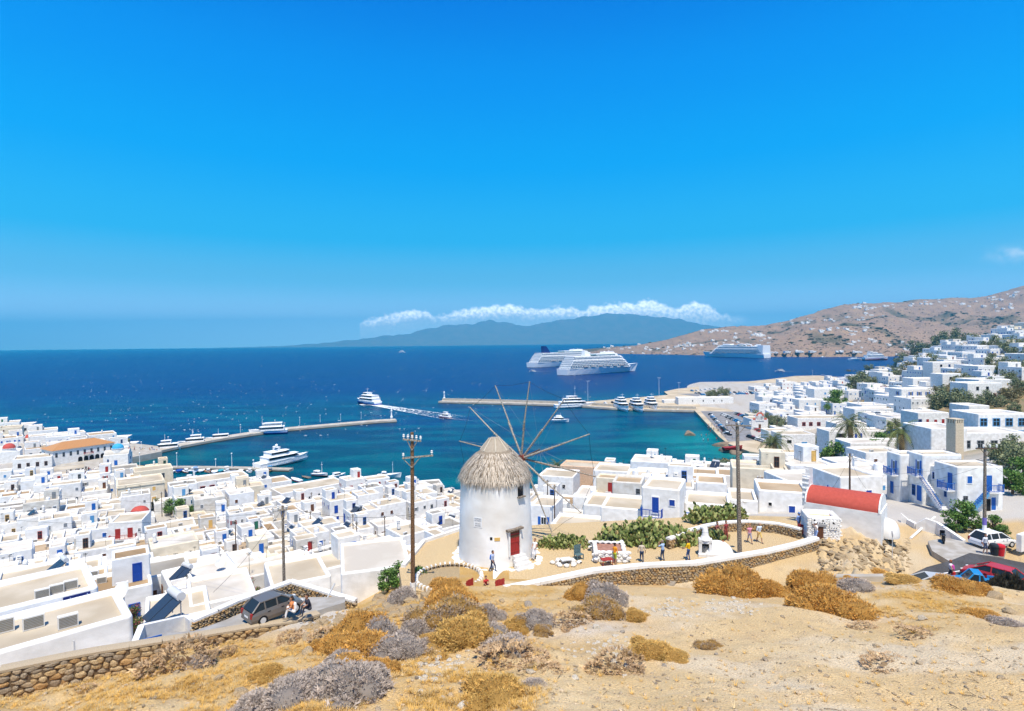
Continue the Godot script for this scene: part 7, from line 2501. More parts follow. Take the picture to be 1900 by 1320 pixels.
func pear_proto(sd: int,w: float,d: float,h: float,n: int) -> Node3D:
	var r:=RandomNumberGenerator.new()
	r.seed = sd
	var root:=Node3D.new()
	var mb:=MB.new()
	for k in n*2:
		var a:=r.randf()*TAU
		var q:=sqrt(r.randf())
		var x:=cos(a)*q*w*0.5
		var z:=sin(a)*q*d*0.5
		var top:=h*(1.0 - 0.75*q*q)*r.randf_range(0.55,1.05)
		var p:=Vector3(x,0.0,z)
		var y:=0.0
		while y < top:
			var s:=r.randf_range(0.11,0.25)
			var dirn:=Vector3(r.randf_range(-1.2,1.2),1,r.randf_range(-1.2,1.2)).normalized()
			var g:=r.randf_range(0.7,1.25)
			mb.col = Color(0.20*g,0.25*g,0.075*g) if r.randf() < 0.62 else (Color(0.36*g,0.37*g,0.14*g) if r.randf() < 0.7 else Color(0.36*g,0.28*g,0.12*g))
			if y > top*0.45 or r.randf() < 0.25:
				var nx:=dirn.cross(Vector3(r.randfn(),0.1,r.randfn())).normalized()
				var nz:=nx.cross(dirn)
				var c:=p + dirn*s
				for i in 8:
					var t0:=TAU*i/8.0
					var t1:=TAU*(i + 1)/8.0
					var e0:=c + nx*cos(t0)*s*0.72 + dirn*sin(t0)*s
					var e1:=c + nx*cos(t1)*s*0.72 + dirn*sin(t1)*s
					mb.tri(c + nz*0.035,e0,e1)
					mb.tri(c - nz*0.035,e1,e0)
			p += dirn*s*1.6
			y = p.y
	var m:=MeshInstance3D.new()
	m.name = "pads"
	m.mesh = mb.mesh(M["leaf"])
	root.add_child(m)
	return root
var greens:=[]
func build_plants() -> void:
	var olive:=[Color(0.19,0.21,0.105),Color(0.23,0.25,0.135),Color(0.14,0.165,0.085)]
	var vivid:=[Color(0.09,0.18,0.035),Color(0.15,0.25,0.06),Color(0.06,0.13,0.03)]
	var scrub:=[Color(0.20,0.18,0.085),Color(0.27,0.22,0.11),Color(0.14,0.135,0.065)]
	var pink:=[Color(0.06,0.10,0.03),Color(0.34,0.05,0.14),Color(0.26,0.03,0.12)]
	var bloom:=[Color(0.06,0.14,0.03),Color(0.09,0.17,0.04),Color(0.5,0.10,0.16),Color(0.12,0.18,0.04)]
	var T:={"o": tree_proto(1,olive,1700,1.0,1.9),"p": tree_proto(2,olive,1700,1.0,1.5,0.15,0.25),"v": tree_proto(3,vivid,2200,1.0,1.7,0.14),"b": tree_proto(4,scrub,1300,1.0,1.0,0.15,0.15),"c": tree_proto(5,olive,1400,0.6,2.6,0.2),"m": tree_proto(6,pink,1400,1.0,1.2,0.15,0.15),"f": tree_proto(7,bloom,3800,1.0,1.4,0.10,0.1)}
	var word:={"o": "grey-green tree","p": "olive-green bushy tree","v": "bright green tree","b": "dry brown-green bush","c": "slim dark cypress","m": "purple bougainvillea","f": "flowering shrub"}
	var spots:=[["v",1553,762,24],["v",1548,768,18],["v",1635,838,22],["v",1622,850,22],["v",1600,856,20],["v",1560,868,30],["v",1540,872,26],["v",1584,872,24],["p",1492,868,22],["o",1482,872,26],["o",1500,866,20],["b",1470,885,22],["o",1440,800,16],["o",1430,790,14],["p",1448,792,14],["o",1400,785,14],["p",1394,788,12],["o",1510,826,12],["o",1432,828,14],["p",1440,820,12],["c",1725,752,9],["m",1692,778,14],["m",1628,748,10],["m",1640,730,12],["m",1700,783,10],["o",1590,728,22],["o",1605,722,18],["p",1620,722,16],["o",1645,742,12],["p",1655,710,18],["o",1665,702,14],["p",1640,706,12],["b",1700,690,22],["p",1715,684,18],["o",1730,680,14],["b",1690,668,18],["o",1700,660,16],["p",1715,655,16],["o",1740,650,20],["p",1760,640,16],["o",1780,640,18],["b",1800,655,18],["p",1815,640,16],["p",1880,660,26],["p",1895,672,24],["b",1850,672,20],["o",1870,690,16],["b",1775,715,22],["p",1785,725,20],["o",1800,720,16],["b",1750,735,20],["p",1760,750,26],["p",1775,756,24],["p",1745,758,22],["o",1790,760,18],["b",1735,745,16],["p",1840,752,20],["b",1880,740,24],["b",1860,735,18],["o",1895,700,18],["p",1675,800,14],["o",1660,806,16],["o",1690,810,14],["p",1640,780,10],["p",1850,852,24],["p",1870,862,30],["p",1890,868,34],["o",1880,850,24],["v",1895,905,34],["v",1880,918,28],["b",1872,905,22],["v",1792,985,34],["v",1775,990,24],["v",1845,992,22],["v",1860,1000,16],["b",1345,870,22],["p",1335,874,16],["v",335,962,24],["v",318,955,18],["v",355,968,18],["o",292,950,14],["o",232,828,10],["p",1330,735,10],["p",1316,737,10],["p",1345,734,12],["o",1480,790,10],["b",1790,700,18],["b",1820,735,18],["b",1690,740,12],["v",720,1098,26],["v",745,1092,30],["v",778,1088,22],["v",556,1086,14],["v",548,1092,10],["f",246,1168,26],["f",246,1196,22],["f",190,1202,28],["f",160,1206,14],["f",460,1112,22],["f",116,1072,10],["b",1835,690,16],["o",1660,690,8],["b",1580,695,10]]
	var r:=RandomNumberGenerator.new()
	r.seed = 31
	for k in 70:
		var u:=r.randf_range(1600,1920)
		var v:=r.randf_range(640,770)
		if v < 690 - (u - 1600)*0.2: continue
		spots.append([["b","p","o","b"][k % 4],u,v,r.randf_range(9,18)])
	for k in spots:
		var p:=G(k[1],k[2],0,130.0 if k[1] > 1300 and k[2] < 845 else 30.0)
		var s: float = k[3]*-p.z/F
		var o: Node3D = T[k[0]].duplicate()
		o.name = numbered("flowering_shrub" if k[0] == "f" or k[0] == "m" else ("bush" if k[0] == "b" else "tree"))
		add_child(o,true)
		o.position = Vector3(p.x,p.y - s*0.15,p.z)
		if k[0] == "f": o.position.y += s*0.4
		o.rotation.y = k[1]
		o.scale = Vector3(s,s,s)
		greens.append([o,word[k[0]],"shrub" if k[0] in ["f","m","b"] else "tree",k[1],k[2]])
	for q in T.values(): q.free()
	var pi:=0
	for k in [[1034,902,24,"date palm just right of the windmill's thatch"],[1080,912,27,"spreading date palm, second right of the windmill"],[1437,872,36,"tall ragged palm by the little beach"],[1446,890,18,"short dark palm under the tall beach palm"],[1577,846,40,"leafy date palm left of the palm garden"],[1672,862,40,"dark date palm beside the hotel garden"],[1408,784,9,"small palm by the car park wall"]]:
		var p:=G(k[0],k[1],0,60.0)
		var s: float = k[2]*-p.z/F/2.3
		var pr:=palm_proto(70 + pi,3.4,34,2.5,1.0 if pi % 2 else 0.7)
		pr.name = numbered("palm_tree")
		add_child(pr,true)
		pr.position = p
		pr.scale = Vector3.ONE*s
		tag(pr,k[3],"palm","palms of the town")
		pi += 1
	for k in [[1050,1024,31.4,5.2,2.0,1.1,170,"low prickly pear hedge right of the windmill"],[1150,1022,31.3,3.8,2.4,1.8,190,"prickly pear left of the big thicket"],[1205,1024,31.2,5.0,3.0,2.4,330,"big prickly pear thicket in the middle of the terrace"],[1265,1022,31.3,3.6,2.4,1.8,180,"prickly pear behind the oven"],[1330,1008,31.4,2.6,1.4,1.0,70,"small prickly pear patch right of the oven"],[1318,974,31.6,4.4,1.6,1.7,150,"prickly pear behind the rear wall, left clump"],[1362,968,31.6,3.2,1.4,1.6,100,"prickly pear behind the rear wall beside the pole"]]:
		var p:=S(k[0],k[1],k[2])
		p.z -= k[4]*0.5
		var o:=pear_proto(int(k[0]),k[3],k[4],k[5],k[6])
		o.name = numbered("prickly_pear")
		add_child(o,true)
		o.position = p
		tag(o,k[7],"cactus","prickly pears of the terrace")
	var vm:=[]
	for i in 3:
		var mb:=MB.new()
		mb.box(Vector3(0,2.5,0),Vector3(14,7,9))
		mb.box(Vector3(9 - i*5,1.8,2),Vector3(9,5,8))
		if i: mb.box(Vector3(-4,6.5,-1),Vector3(6,3,6))
		mb.col = Color(0.06,0.06,0.07)
		for j in 4: mb.box(Vector3(-5 + j*3.2,2.6,4.5),Vector3(1.4,2.0,0.3))
		mb.col = Color.WHITE
		vm.append(mb.mesh(vmat("villa_white",0.9)))
	M["villa_white"].albedo_color = lin(0.8,0.79,0.77)
	var rows:=[[1120,1190,644,637,22,"on the low point behind the square-funnelled ship"],[1170,1290,652,646,26,"along the low shore left of the arched-lounge ship"],[1260,1420,616,622,24,"on the ridge above the arched-lounge ship"],[1270,1430,640,634,18,"on the slope above the arched-lounge ship"],[1440,1640,600,590,24,"on the flank of the brown hill"],[1500,1620,616,612,16,"round the valley of the brown hill"],[1560,1690,574,568,20,"along the upper ridge"],[1690,1800,566,564,14,"on the ridge by the second summit"],[1830,1898,556,545,16,"climbing the last ridge at right"],[1800,1890,568,572,12,"below the last ridge at right"],[1670,1760,642,650,30,"in the valley behind the near hill"],[1430,1690,663,664,26,"along the far port's waterfront"],[1570,1650,638,640,9,"in one hotel group on the brown hill"]]
	var fg:=func(u: float,v: float) -> Vector3:
		var q:=ray(u,v)
		var d:=1300.0
		while d < 3400.0:
			var p:=EYE + q*d
			if p.y < far_land(p.x,p.z): return p
			d *= 1.004
		return Vector3.ZERO
	for w in rows:
		for i in int(w[4]):
			var t:=r.randf()
			var p: Vector3 = fg.call(lerpf(w[0],w[1],t),lerpf(w[2],w[3],t) + r.randfn()*3.5)
			if p == Vector3.ZERO: continue
			var s:=r.randf_range(0.45,1.0)*(1.0 if -p.z < 2400 else 1.2)
			var o:=put("villa",vm[r.randi() % 3],null,Transform3D(Basis(Vector3.UP,r.randf_range(-0.6,0.6)).scaled(Vector3.ONE*s),Vector3(p.x,far_land(p.x,p.z) - 0.5,p.z)))
			tag(o,"small white villa " + w[5],"villa","white villas " + w[5])
	var cl:=MB.new()
	for k in 160:
		var d:=Vector3(r.randfn(),absf(r.randfn())*0.5,r.randfn())*0.5
		var s:=0.3
		var x:=Vector3(r.randfn(),r.randfn(),r.randfn()).normalized()*s
		var y:=x.cross(Vector3(r.randfn(),r.randfn(),r.randfn())).normalized()*s
		cl.quad(d - x,d - y,d + x,d + y)
	var bush:=cl.mesh(M["leaf"])
	var xs:=[]
	var cs:=[]
	for k in 5200:
		var u:=r.randf_range(1100,1930)
		var v:=r.randf_range(545,664)
		var p: Vector3 = fg.call(u,v)
		if p == Vector3.ZERO: continue
		var green:=noise_c.get_noise_2d(p.x*0.05,p.z*0.05)*3.4 - 0.75 > -0.1
		var s:=r.randf_range(1.2,3.2)*(2.0 if green and r.randf() < 0.5 else 1.0)
		xs.append(Transform3D(Basis(Vector3.UP,r.randf()*6.0).scaled(Vector3.ONE*s),p))
		var g:=r.randf_range(0.7,1.3)
		cs.append(Color(0.075*g,0.085*g,0.05*g) if green else Color(0.19*g,0.145*g,0.11*g))
	tag(multi("headland_scrub",bush,xs,cs),"low scrub and stone walls speckling the brown headland","scrub")
func person_mesh(pose: Dictionary,c: Dictionary,cell:=0.034) -> ArrayMesh:
	var hip:=Vector3(0,pose.get("hip",0.90),pose.get("hip_z",0.0))
	var lean: float = pose.get("lean",0.05)
	var neck:=hip + Vector3(0,0.52*cos(lean),0.52*sin(lean))
	var head:=neck + Vector3(0,0.19,0.03 + pose.get("nod",0.0))
	var fl: Vector3 = pose.get("foot_l",Vector3(0.11,0.06,0.08))
	var fr: Vector3 = pose.get("foot_r",Vector3(-0.11,0.06,-0.06))
	var kl: Vector3 = pose.get("knee_l",(hip + fl)*0.5 + Vector3(0.04,0,0.07))
	var kr: Vector3 = pose.get("knee_r",(hip + fr)*0.5 + Vector3(-0.04,0,0.07))
	var hl: Vector3 = pose.get("hand_l",Vector3(0.30,0.80,0.10))
	var hr: Vector3 = pose.get("hand_r",Vector3(-0.30,0.80,0.10))
	var sl:=neck + Vector3(0.17,-0.07,0)
	var sr:=neck + Vector3(-0.17,-0.07,0)
	var el: Vector3 = pose.get("elbow_l",(sl + hl)*0.5 + Vector3(0.06,-0.02,-0.07))
	var er: Vector3 = pose.get("elbow_r",(sr + hr)*0.5 + Vector3(-0.06,-0.02,-0.07))
	var skin: Color = c.get("skin",Color(0.42,0.23,0.15))
	var top: Color = c["top"]
	var low: Color = c["low"]
	var calf: Color = skin if c.get("shorts",false) else low
	var shoe: Color = c.get("shoe",Color(0.12,0.10,0.10))
	var hair: Color = c.get("hair",Color(0.04,0.025,0.018))
	var w: float = pose.get("broad",1.0)
	var bones:=[
		[hip + Vector3(0,0.12,0),neck + Vector3(0,-0.1,0),0.125*w,0.145*w,top],[sl,sr,0.075,0.075,top],[hip + Vector3(0.07,0,0),hip + Vector3(-0.07,0,0),0.115*w,0.115*w,low],
		[neck + Vector3(0,-0.05,0),neck + Vector3(0,0.08,0.01),0.055,0.05,skin],[head + Vector3(0,0.03,-0.01),head + Vector3(0,-0.05,0.03),0.098,0.07,skin],[head + Vector3(0,-0.02,0.10),head + Vector3(0,0.0,0.105),0.02,0.012,skin],[head + Vector3(0,0.07,-0.03),head + Vector3(0,0.0,-0.06),0.095,0.08,hair],
		[hip + Vector3(0.08,-0.02,0),kl,0.092*w,0.06,low],[kl,fl,0.058,0.042,calf],[fl,fl + Vector3(0.01,-0.025,0.15),0.042,0.035,shoe],
		[hip + Vector3(-0.08,-0.02,0),kr,0.092*w,0.06,low],[kr,fr,0.058,0.042,calf],[fr,fr + Vector3(-0.01,-0.025,0.15),0.042,0.035,shoe],
		[sl,el,0.055,0.045,top if c.get("sleeves",true) else skin],[el,hl,0.042,0.03,skin],[hl,hl + (hl - el).normalized()*0.09,0.032,0.024,skin],
		[sr,er,0.055,0.045,top if c.get("sleeves",true) else skin],[er,hr,0.042,0.03,skin],[hr,hr + (hr - er).normalized()*0.09,0.032,0.024,skin]]
	if c.has("bag"): bones.append([neck + Vector3(0.02,-0.12,-0.15),neck + Vector3(0.02,-0.36,-0.17),0.10,0.12,c["bag"]])
	if c.has("hat"): bones.append([head + Vector3(0,0.10,-0.01),head + Vector3(0,0.08,0.06),0.10,0.09,c["hat"]])
	if c.has("skirt"): bones.append([hip,hip + Vector3(0,-0.42,0.02),0.15,0.2,low])
	var lo:=Vector3(9,9,9)
	var hi:=-lo
	for b in bones:
		for i in 2:
			lo = lo.min(b[i] - Vector3.ONE*0.26)
			hi = hi.max(b[i] + Vector3.ONE*0.26)
	var n:=Vector3i((hi - lo)/cell) + Vector3i.ONE
	var f:=PackedFloat32Array()
	f.resize(n.x*n.y*n.z)
	f.fill(1.0)
	for b in bones:
		var a: Vector3 = b[0]
		var ab: Vector3 = b[1] - a
		var l2:=maxf(ab.length_squared(),1e-6)
		var ra: float = b[2]
		var rb: float = b[3]
		var m:=maxf(ra,rb) + 0.08
		var i0:=Vector3i((a.min(b[1]) - lo - Vector3.ONE*m)/cell)
		var i1:=Vector3i((a.max(b[1]) - lo + Vector3.ONE*m)/cell)
		for z in range(maxi(i0.z,0),mini(i1.z + 1,n.z)):
			for y in range(maxi(i0.y,0),mini(i1.y + 1,n.y)):
				for x in range(maxi(i0.x,0),mini(i1.x + 1,n.x)):
					var p:=lo + Vector3(x,y,z)*cell - a
					var t:=clampf(p.dot(ab)/l2,0.0,1.0)
					var d:=(p - ab*t).length() - lerpf(ra,rb,t)
					var k:=(z*n.y + y)*n.x + x
					var o:=f[k]
					var h:=maxf(0.035 - absf(o - d),0.0)/0.035
					f[k] = minf(o,d) - h*h*0.00875
	var idx:={}
	var vs:=PackedVector3Array()
	var cs:=PackedColorArray()
	var sx:=1
	var sy:=n.x
	var sz:=n.x*n.y
	for z in n.z - 1:
		for y in n.y - 1:
			for x in n.x - 1:
				var k:=z*sz + y*sy + x
				var v:=[f[k],f[k + sx],f[k + sy],f[k + sx + sy],f[k + sz],f[k + sx + sz],f[k + sy + sz],f[k + sx + sy + sz]]
				var ins:=0
				for q in v:
					if q < 0: ins += 1
				if ins == 0 or ins == 8: continue
				var s:=Vector3.ZERO
				var cnt:=0
				for e in [[0,1],[2,3],[4,5],[6,7],[0,2],[1,3],[4,6],[5,7],[0,4],[1,5],[2,6],[3,7]]:
					var a: float = v[e[0]]
					var b: float = v[e[1]]
					if (a < 0) != (b < 0):
						var t:=a/(a - b)
						s += Vector3(e[0] & 1,(e[0] >> 1) & 1,e[0] >> 2).lerp(Vector3(e[1] & 1,(e[1] >> 1) & 1,e[1] >> 2),t)
						cnt += 1
				var p:=lo + (Vector3(x,y,z) + s/cnt)*cell
				idx[k] = vs.size()
				vs.push_back(p)
				var best:=9.0
				var col:=top
				for b in bones:
					var ab: Vector3 = b[1] - b[0]
					var t:=clampf((p - b[0]).dot(ab)/maxf(ab.length_squared(),1e-6),0,1)
					var d: float = (p - b[0] - ab*t).length() - lerpf(b[2],b[3],t)
					if d < best: best = d; col = b[4]
				cs.push_back(col)
	var st:=SurfaceTool.new()
	st.begin(Mesh.PRIMITIVE_TRIANGLES)
	st.set_smooth_group(0)
	for z in range(1,n.z - 1):
		for y in range(1,n.y - 1):
			for x in range(1,n.x - 1):
				var k:=z*sz + y*sy + x
				for ax in 3:
					var st1: int = [sx,sy,sz][ax]
					var a:=f[k] < 0
					if a == (f[k + st1] < 0): continue
					var u: int = [sy,sz,sx][ax]
					var w2: int = [sz,sx,sy][ax]
					var q:=[k,k - u,k - u - w2,k - w2]
					if not a: q.reverse()
					if not (idx.has(q[0]) and idx.has(q[1]) and idx.has(q[2]) and idx.has(q[3])): continue
					for i in [0,2,1,0,3,2]:
						var j: int = idx[q[i]]
						st.set_color(cs[j])
						st.add_vertex(vs[j])
	st.generate_normals()
	var am:=st.commit()
	am.surface_set_material(0,M["cloth"])
	return am
func build_people() -> void:
	var white:=Color(0.75,0.75,0.76)
	var jeans:=Color(0.04,0.07,0.14)
	var walk:={"foot_l": Vector3(0.09,0.06,0.26),"foot_r": Vector3(-0.09,0.08,-0.28),"hand_l": Vector3(0.26,0.86,-0.16),"hand_r": Vector3(-0.26,0.88,0.22)}
	var aim:={"hand_l": Vector3(0.10,1.50,0.30),"hand_r": Vector3(-0.10,1.50,0.30),"elbow_l": Vector3(0.30,1.25,0.16),"elbow_r": Vector3(-0.30,1.25,0.16)}
	var sit:={"hip": 0.34,"knee_l": Vector3(0.13,0.52,0.34),"knee_r": Vector3(-0.13,0.50,0.36),"foot_l": Vector3(0.12,0.05,0.46),"foot_r": Vector3(-0.12,0.05,0.50),"hand_l": Vector3(0.18,0.58,0.34),"hand_r": Vector3(-0.18,0.58,0.36),"lean": 0.22}
	var out:={"hand_l": Vector3(0.30,0.98,0.34),"hand_r": Vector3(-0.28,0.84,0.12)}
	var lean:={"foot_l": Vector3(0.1,0.06,0.3),"foot_r": Vector3(-0.1,0.06,0.22),"lean": -0.18,"hand_l": Vector3(0.16,0.95,0.2),"hand_r": Vector3(-0.16,0.95,0.2)}
	var list:=[
		[914,1061,31.55,1.2,walk,{"top": Color(0.35,0.42,0.6),"low": Color(0.03,0.04,0.09),"bag": Color(0.02,0.14,0.55)},0.98,"person in blue-grey top with bright blue bag walking before the windmill"],
		[992,1037,31.6,-0.6,lean,{"top": white,"low": Color(0.7,0.7,0.72),"skirt": 1,"hair": Color(0.10,0.035,0.02),"bag": Color(0.6,0.2,0.12),"sleeves": false},0.98,"long-haired person in white dress leaning by the windmill's right side"],
		[1141,1047,31.55,2.2,out,{"top": Color(0.75,0.28,0.02),"low": Color(0.45,0.55,0.06),"shorts": true},1.0,"person in orange shirt and lime shorts beside the white basin"],
		[1191,1044,31.55,3.0,{},{"top": Color(0.55,0.46,0.36),"low": jeans},1.0,"person in beige shirt and jeans facing the prickly pears"],
		[1230,1041,31.55,-2.5,aim,{"top": Color(0.35,0.48,0.7),"low": jeans,"hair": Color(0.25,0.2,0.16)},1.0,"person in light blue shirt raising a camera by the thicket"],
		[1278,1040,31.55,-2.3,out,{"top": Color(0.72,0.42,0.01),"low": Color(0.05,0.1,0.25)},1.0,"person in yellow shirt reaching towards the oven"],
		[1347,1003,31.55,0.3,{},{"top": Color(0.28,0.05,0.05),"low": Color(0.25,0.06,0.05),"sleeves": false},1.05,"person in dark red standing by the rear wall"],
		[1344,1027,31.55,-1.6,sit,{"top": Color(0.45,0.2,0.12),"low": Color(0.55,0.2,0.1),"shorts": true,"hair": Color(0.3,0.1,0.04)},0.95,"bare-shouldered person crouching right of the oven"],
		[1329,992,31.55,0.6,sit,{"top": Color(0.25,0.08,0.07),"low": Color(0.2,0.08,0.07)},1.05,"person in maroon sitting against the rear wall"],
		[1391,1008,31.55,0.1,walk,{"top": Color(0.75,0.3,0.38),"low": Color(0.3,0.28,0.36),"shorts": true,"sleeves": false,"hair": Color(0.25,0.1,0.05)},0.98,"person in pink top and grey shorts walking in the dirt yard"],
		[1409,1007,31.55,0.2,walk,{"top": Color(0.62,0.68,0.76),"low": Color(0.66,0.46,0.16),"shorts": true,"bag": Color(0.04,0.06,0.1),"hair": Color(0.5,0.42,0.34)},1.05,"person in pale shirt, yellow shorts and backpack in the dirt yard"],
		[1482,984,31.6,0.4,{},{"top": Color(0.2,0.32,0.62),"low": Color(0.1,0.16,0.35),"hat": Color(0.1,0.2,0.45)},0.98,"person in blue left of the pair by the red slatted gate"],
		[1492,985,31.6,-0.4,out,{"top": white,"low": Color(0.35,0.45,0.65)},0.98,"person in white right of the pair by the red slatted gate"],
		[1515,1004,31.5,-1.4,aim,{"top": white,"low": Color(0.3,0.42,0.7),"hat": white},1.0,"person in white cap photographing at the gatehouse door"],
		[1828,1027,29.85,0.2,{},{"top": Color(0.68,0.7,0.76),"low": Color(0.07,0.09,0.16),"shorts": true,"broad": 1.1},1.05,"person in white shirt and dark shorts beside the red bin"],
		[1765,1078,29.65,-2.4,walk,{"top": Color(0.66,0.62,0.68),"low": Color(0.05,0.05,0.055),"bag": Color(0.6,0.08,0.35),"hair": Color(0.3,0.08,0.03),"sleeves": false},1.0,"red-haired person with pink bag walking on the road"],
		[901,1093,31.9,0.4,sit,{"top": Color(0.45,0.04,0.04),"low": Color(0.1,0.05,0.05)},0.85,"dark-haired person in red sitting low by the red gates"],
		[546,1144,32.9,-1.3,sit,{"top": Color(0.6,0.22,0.08),"low": white,"bag": white},1.1,"person in orange and white crouching beside the grey car"],
		[574,1139,32.9,-0.9,sit,{"top": Color(0.035,0.035,0.05),"low": Color(0.05,0.05,0.06)},1.1,"person in black sitting on the bank right of the grey car"]]
	for k in list:
		var p:=S(k[0],k[1],k[2])
		var o:=thing("person",p,k[3],k[7],"person")
		put("body",person_mesh(k[4],k[5]),o)
		o.scale = Vector3.ONE*k[6]
	var rb:=MB.new()
	rb.box(Vector3.ZERO,Vector3(0.36,0.34,0.14))
	rb.tube([Vector3(-0.12,0.17,0),Vector3(-0.08,0.3,0),Vector3(0.08,0.3,0),Vector3(0.12,0.17,0)],0.012,4)
	tag(put("carrier_bag",rb.mesh(mat("bag_red",Color(0.55,0.03,0.025),0.6)),null,Transform3D(Basis(Vector3.UP,0.5),S(1770,1066,30.2))),"bright red bag carried by the walker on the road","bag")
	var kinds:=[]
	for c in [[0.7,0.7,0.7,0.05,0.07,0.14],[0.5,0.06,0.06,0.1,0.1,0.12],[0.05,0.15,0.4,0.5,0.45,0.36],[0.04,0.04,0.05,0.2,0.2,0.22],[0.6,0.5,0.3,0.06,0.08,0.15]]:
		kinds.append(person_mesh(walk,{"top": Color(c[0],c[1],c[2]),"low": Color(c[3],c[4],c[5]),"shorts": true},0.06))
	var r:=RandomNumberGenerator.new()
	r.seed = 12
	var zones:=[[150,884,40,10,2.78,90,"on the waterfront square"],[215,838,34,6,2.78,40,"by the harbour shops"],[275,838,20,3,1.6,20,"on the root of the old jetty"],[1330,800,30,20,1.85,40,"on the port quay"],[1490,850,8,14,5.9,16,"in the street by the palms"]]
	for z in zones:
		for i in int(z[5]):
			var u: float = z[0] + clampf(r.randfn()*0.6,-1,1)*z[2]
			var v: float = z[1] + clampf(r.randfn()*0.6,-1,1)*z[3] - (u - z[0])*(0.25 if z[0] < 200 else 0.0)
			var p:=S(u,v,z[4])
			var kd:=r.randi() % 5
			var o:=put("person",kinds[kd],null,Transform3D(Basis(Vector3.UP,r.randf()*6.0),p))
			tag(o,"tiny pedestrian in %s top %s" % [["white","red","blue","black","tan"][kd],z[6]],"person","pedestrians " + z[6])
func car(label: String,at: Vector3,head: float,L: float,W: float,H: float,paint: String,o:={}) -> Node3D:
	var root:=thing("parked_car",at,head,label,"car",o.get("group",""))
	var hatch: bool = o.get("hatch",true)
	var low:=[[-0.5,0.42,0.62,0.86],[-0.485,0.26,0.80,0.93],[-0.36,0.2,0.90,1.0],[0.0,0.18,0.92,1.0],[0.2,0.18,0.90,1.0],[0.36,0.22,0.74,0.97],[0.46,0.26,0.62,0.88],[0.5,0.40,0.5,0.72]]
	var mb:=MB.new()
	var ring:=func(s: Array) -> Array:
		var w: float = W*0.5*s[3]
		var z: float = s[0]*L
		return [Vector3(w*0.9,s[1],z),Vector3(w,lerpf(s[1],s[2],0.35),z),Vector3(w,lerpf(s[1],s[2],0.75),z),Vector3(w*0.93,s[2],z),Vector3(-w*0.93,s[2],z),Vector3(-w,lerpf(s[1],s[2],0.75),z),Vector3(-w,lerpf(s[1],s[2],0.35),z),Vector3(-w*0.9,s[1],z)]
	for i in low.size() - 1:
		var a: Array = ring.call(low[i])
		var b: Array = ring.call(low[i + 1])
		for k in 8: mb.quad(a[k],a[(k + 1) % 8],b[(k + 1) % 8],b[k])
	for e in [0,low.size() - 1]:
		var a: Array = ring.call(low[e])
		for k in range(1,7):
			if e == 0: mb.tri(a[0],a[k + 1],a[k])
			else: mb.tri(a[0],a[k],a[k + 1])
	part("body",mb,M[paint],root)
	var zb: float = -0.47 if hatch else -0.10
	var top:=[[zb*L,0.90,0.86],[(zb + (0.15 if hatch else 0.04))*L,H*0.965,0.70],[-0.06*L,H,0.72],[0.07*L,H*0.975,0.69],[(0.31 if hatch else 0.2)*L,0.86,0.84]]
	var gl:=MB.new()
	var rf:=MB.new()
	for i in 4:
		var a: Array = top[i]
		var b: Array = top[i + 1]
		var wa: float = W*0.5*a[2]
		var wb: float = W*0.5*b[2]
		var tgt:=gl if i == 0 or i == 3 else rf
		tgt.quad(Vector3(-wa,a[1],a[0]),Vector3(-wb,b[1],b[0]),Vector3(wb,b[1],b[0]),Vector3(wa,a[1],a[0]))
		for s in [1.0,-1.0]:
			var q:=[Vector3(s*wa,a[1],a[0]),Vector3(s*W*0.45,0.86,a[0]),Vector3(s*W*0.45,0.86,b[0]),Vector3(s*wb,b[1],b[0])]
			if s > 0: gl.quad(q[0],q[3],q[2],q[1])
			else: gl.quad(q[0],q[1],q[2],q[3])
	for s in [-1.0,1.0]:
		for z in [[top[0],top[1]],[top[3],top[4]]]:
			rf.cyl(Vector3(s*W*0.5*z[0][2],z[0][1],z[0][0]),Vector3(s*W*0.5*z[1][2],z[1][1],z[1][0]),0.065,0.055,5,false)
		for z in ([-0.24,-0.02] if hatch else [0.0]): rf.cyl(Vector3(s*W*0.452,0.86,z*L),Vector3(s*W*0.36,H*0.985,(z - 0.01)*L),0.06,0.05,5,false)
		rf.cyl(Vector3(s*W*0.35,H*0.955,(zb + (0.15 if hatch else 0.04))*L),Vector3(s*W*0.345,H*0.965,0.07*L),0.06,0.06,5,false)
	part("roof",rf,M[paint],root)
	part("windows",gl,M["pane"],root)
	for k in [[-1,-0.3],[1,-0.3],[-1,0.31],[1,0.31]]:
		var w:=MB.new()
		w.cyl(Vector3(k[0]*W*0.37,0.3,k[1]*L),Vector3(k[0]*W*0.505,0.3,k[1]*L),0.3,0.3,14)
		var wh:=part("wheel",w,M["dark"],root)
		var rim:=MB.new()
		rim.cyl(Vector3(k[0]*W*0.48,0.3,k[1]*L),Vector3(k[0]*W*0.512,0.3,k[1]*L),0.2,0.18,12)
		part("rim",rim,M["steel"],wh)
	for s in [-1,1]:
		var t:=MB.new()
		t.box(Vector3(s*W*0.40,0.72,-0.487*L),Vector3(0.16,0.30,0.12))
		part("tail_light",t,M["red_paint"],root)
		var h:=MB.new()
		h.blob(Vector3(s*W*0.34,0.56,0.465*L),Vector3(0.16,0.11,0.13),8,5)
		part("headlight",h,M["steel"],root)
		var m:=MB.new()
		m.blob(Vector3(s*W*0.53,0.92,0.17*L),Vector3(0.1,0.07,0.06),7,4)
		part("mirror",m,M[paint],root)
		for z in [-0.19,0.06]:
			var dh:=MB.new()
			dh.box(Vector3(s*W*0.502,0.74,z*L),Vector3(0.03,0.04,0.18))
			part("door_handle",dh,M["dark"],root)
	var pl:=MB.new()
	pl.box(Vector3(0,0.56,-0.497*L),Vector3(0.5,0.12,0.03))
	part("number_plate",pl,M["white_paint"],root)
	var bp:=MB.new()
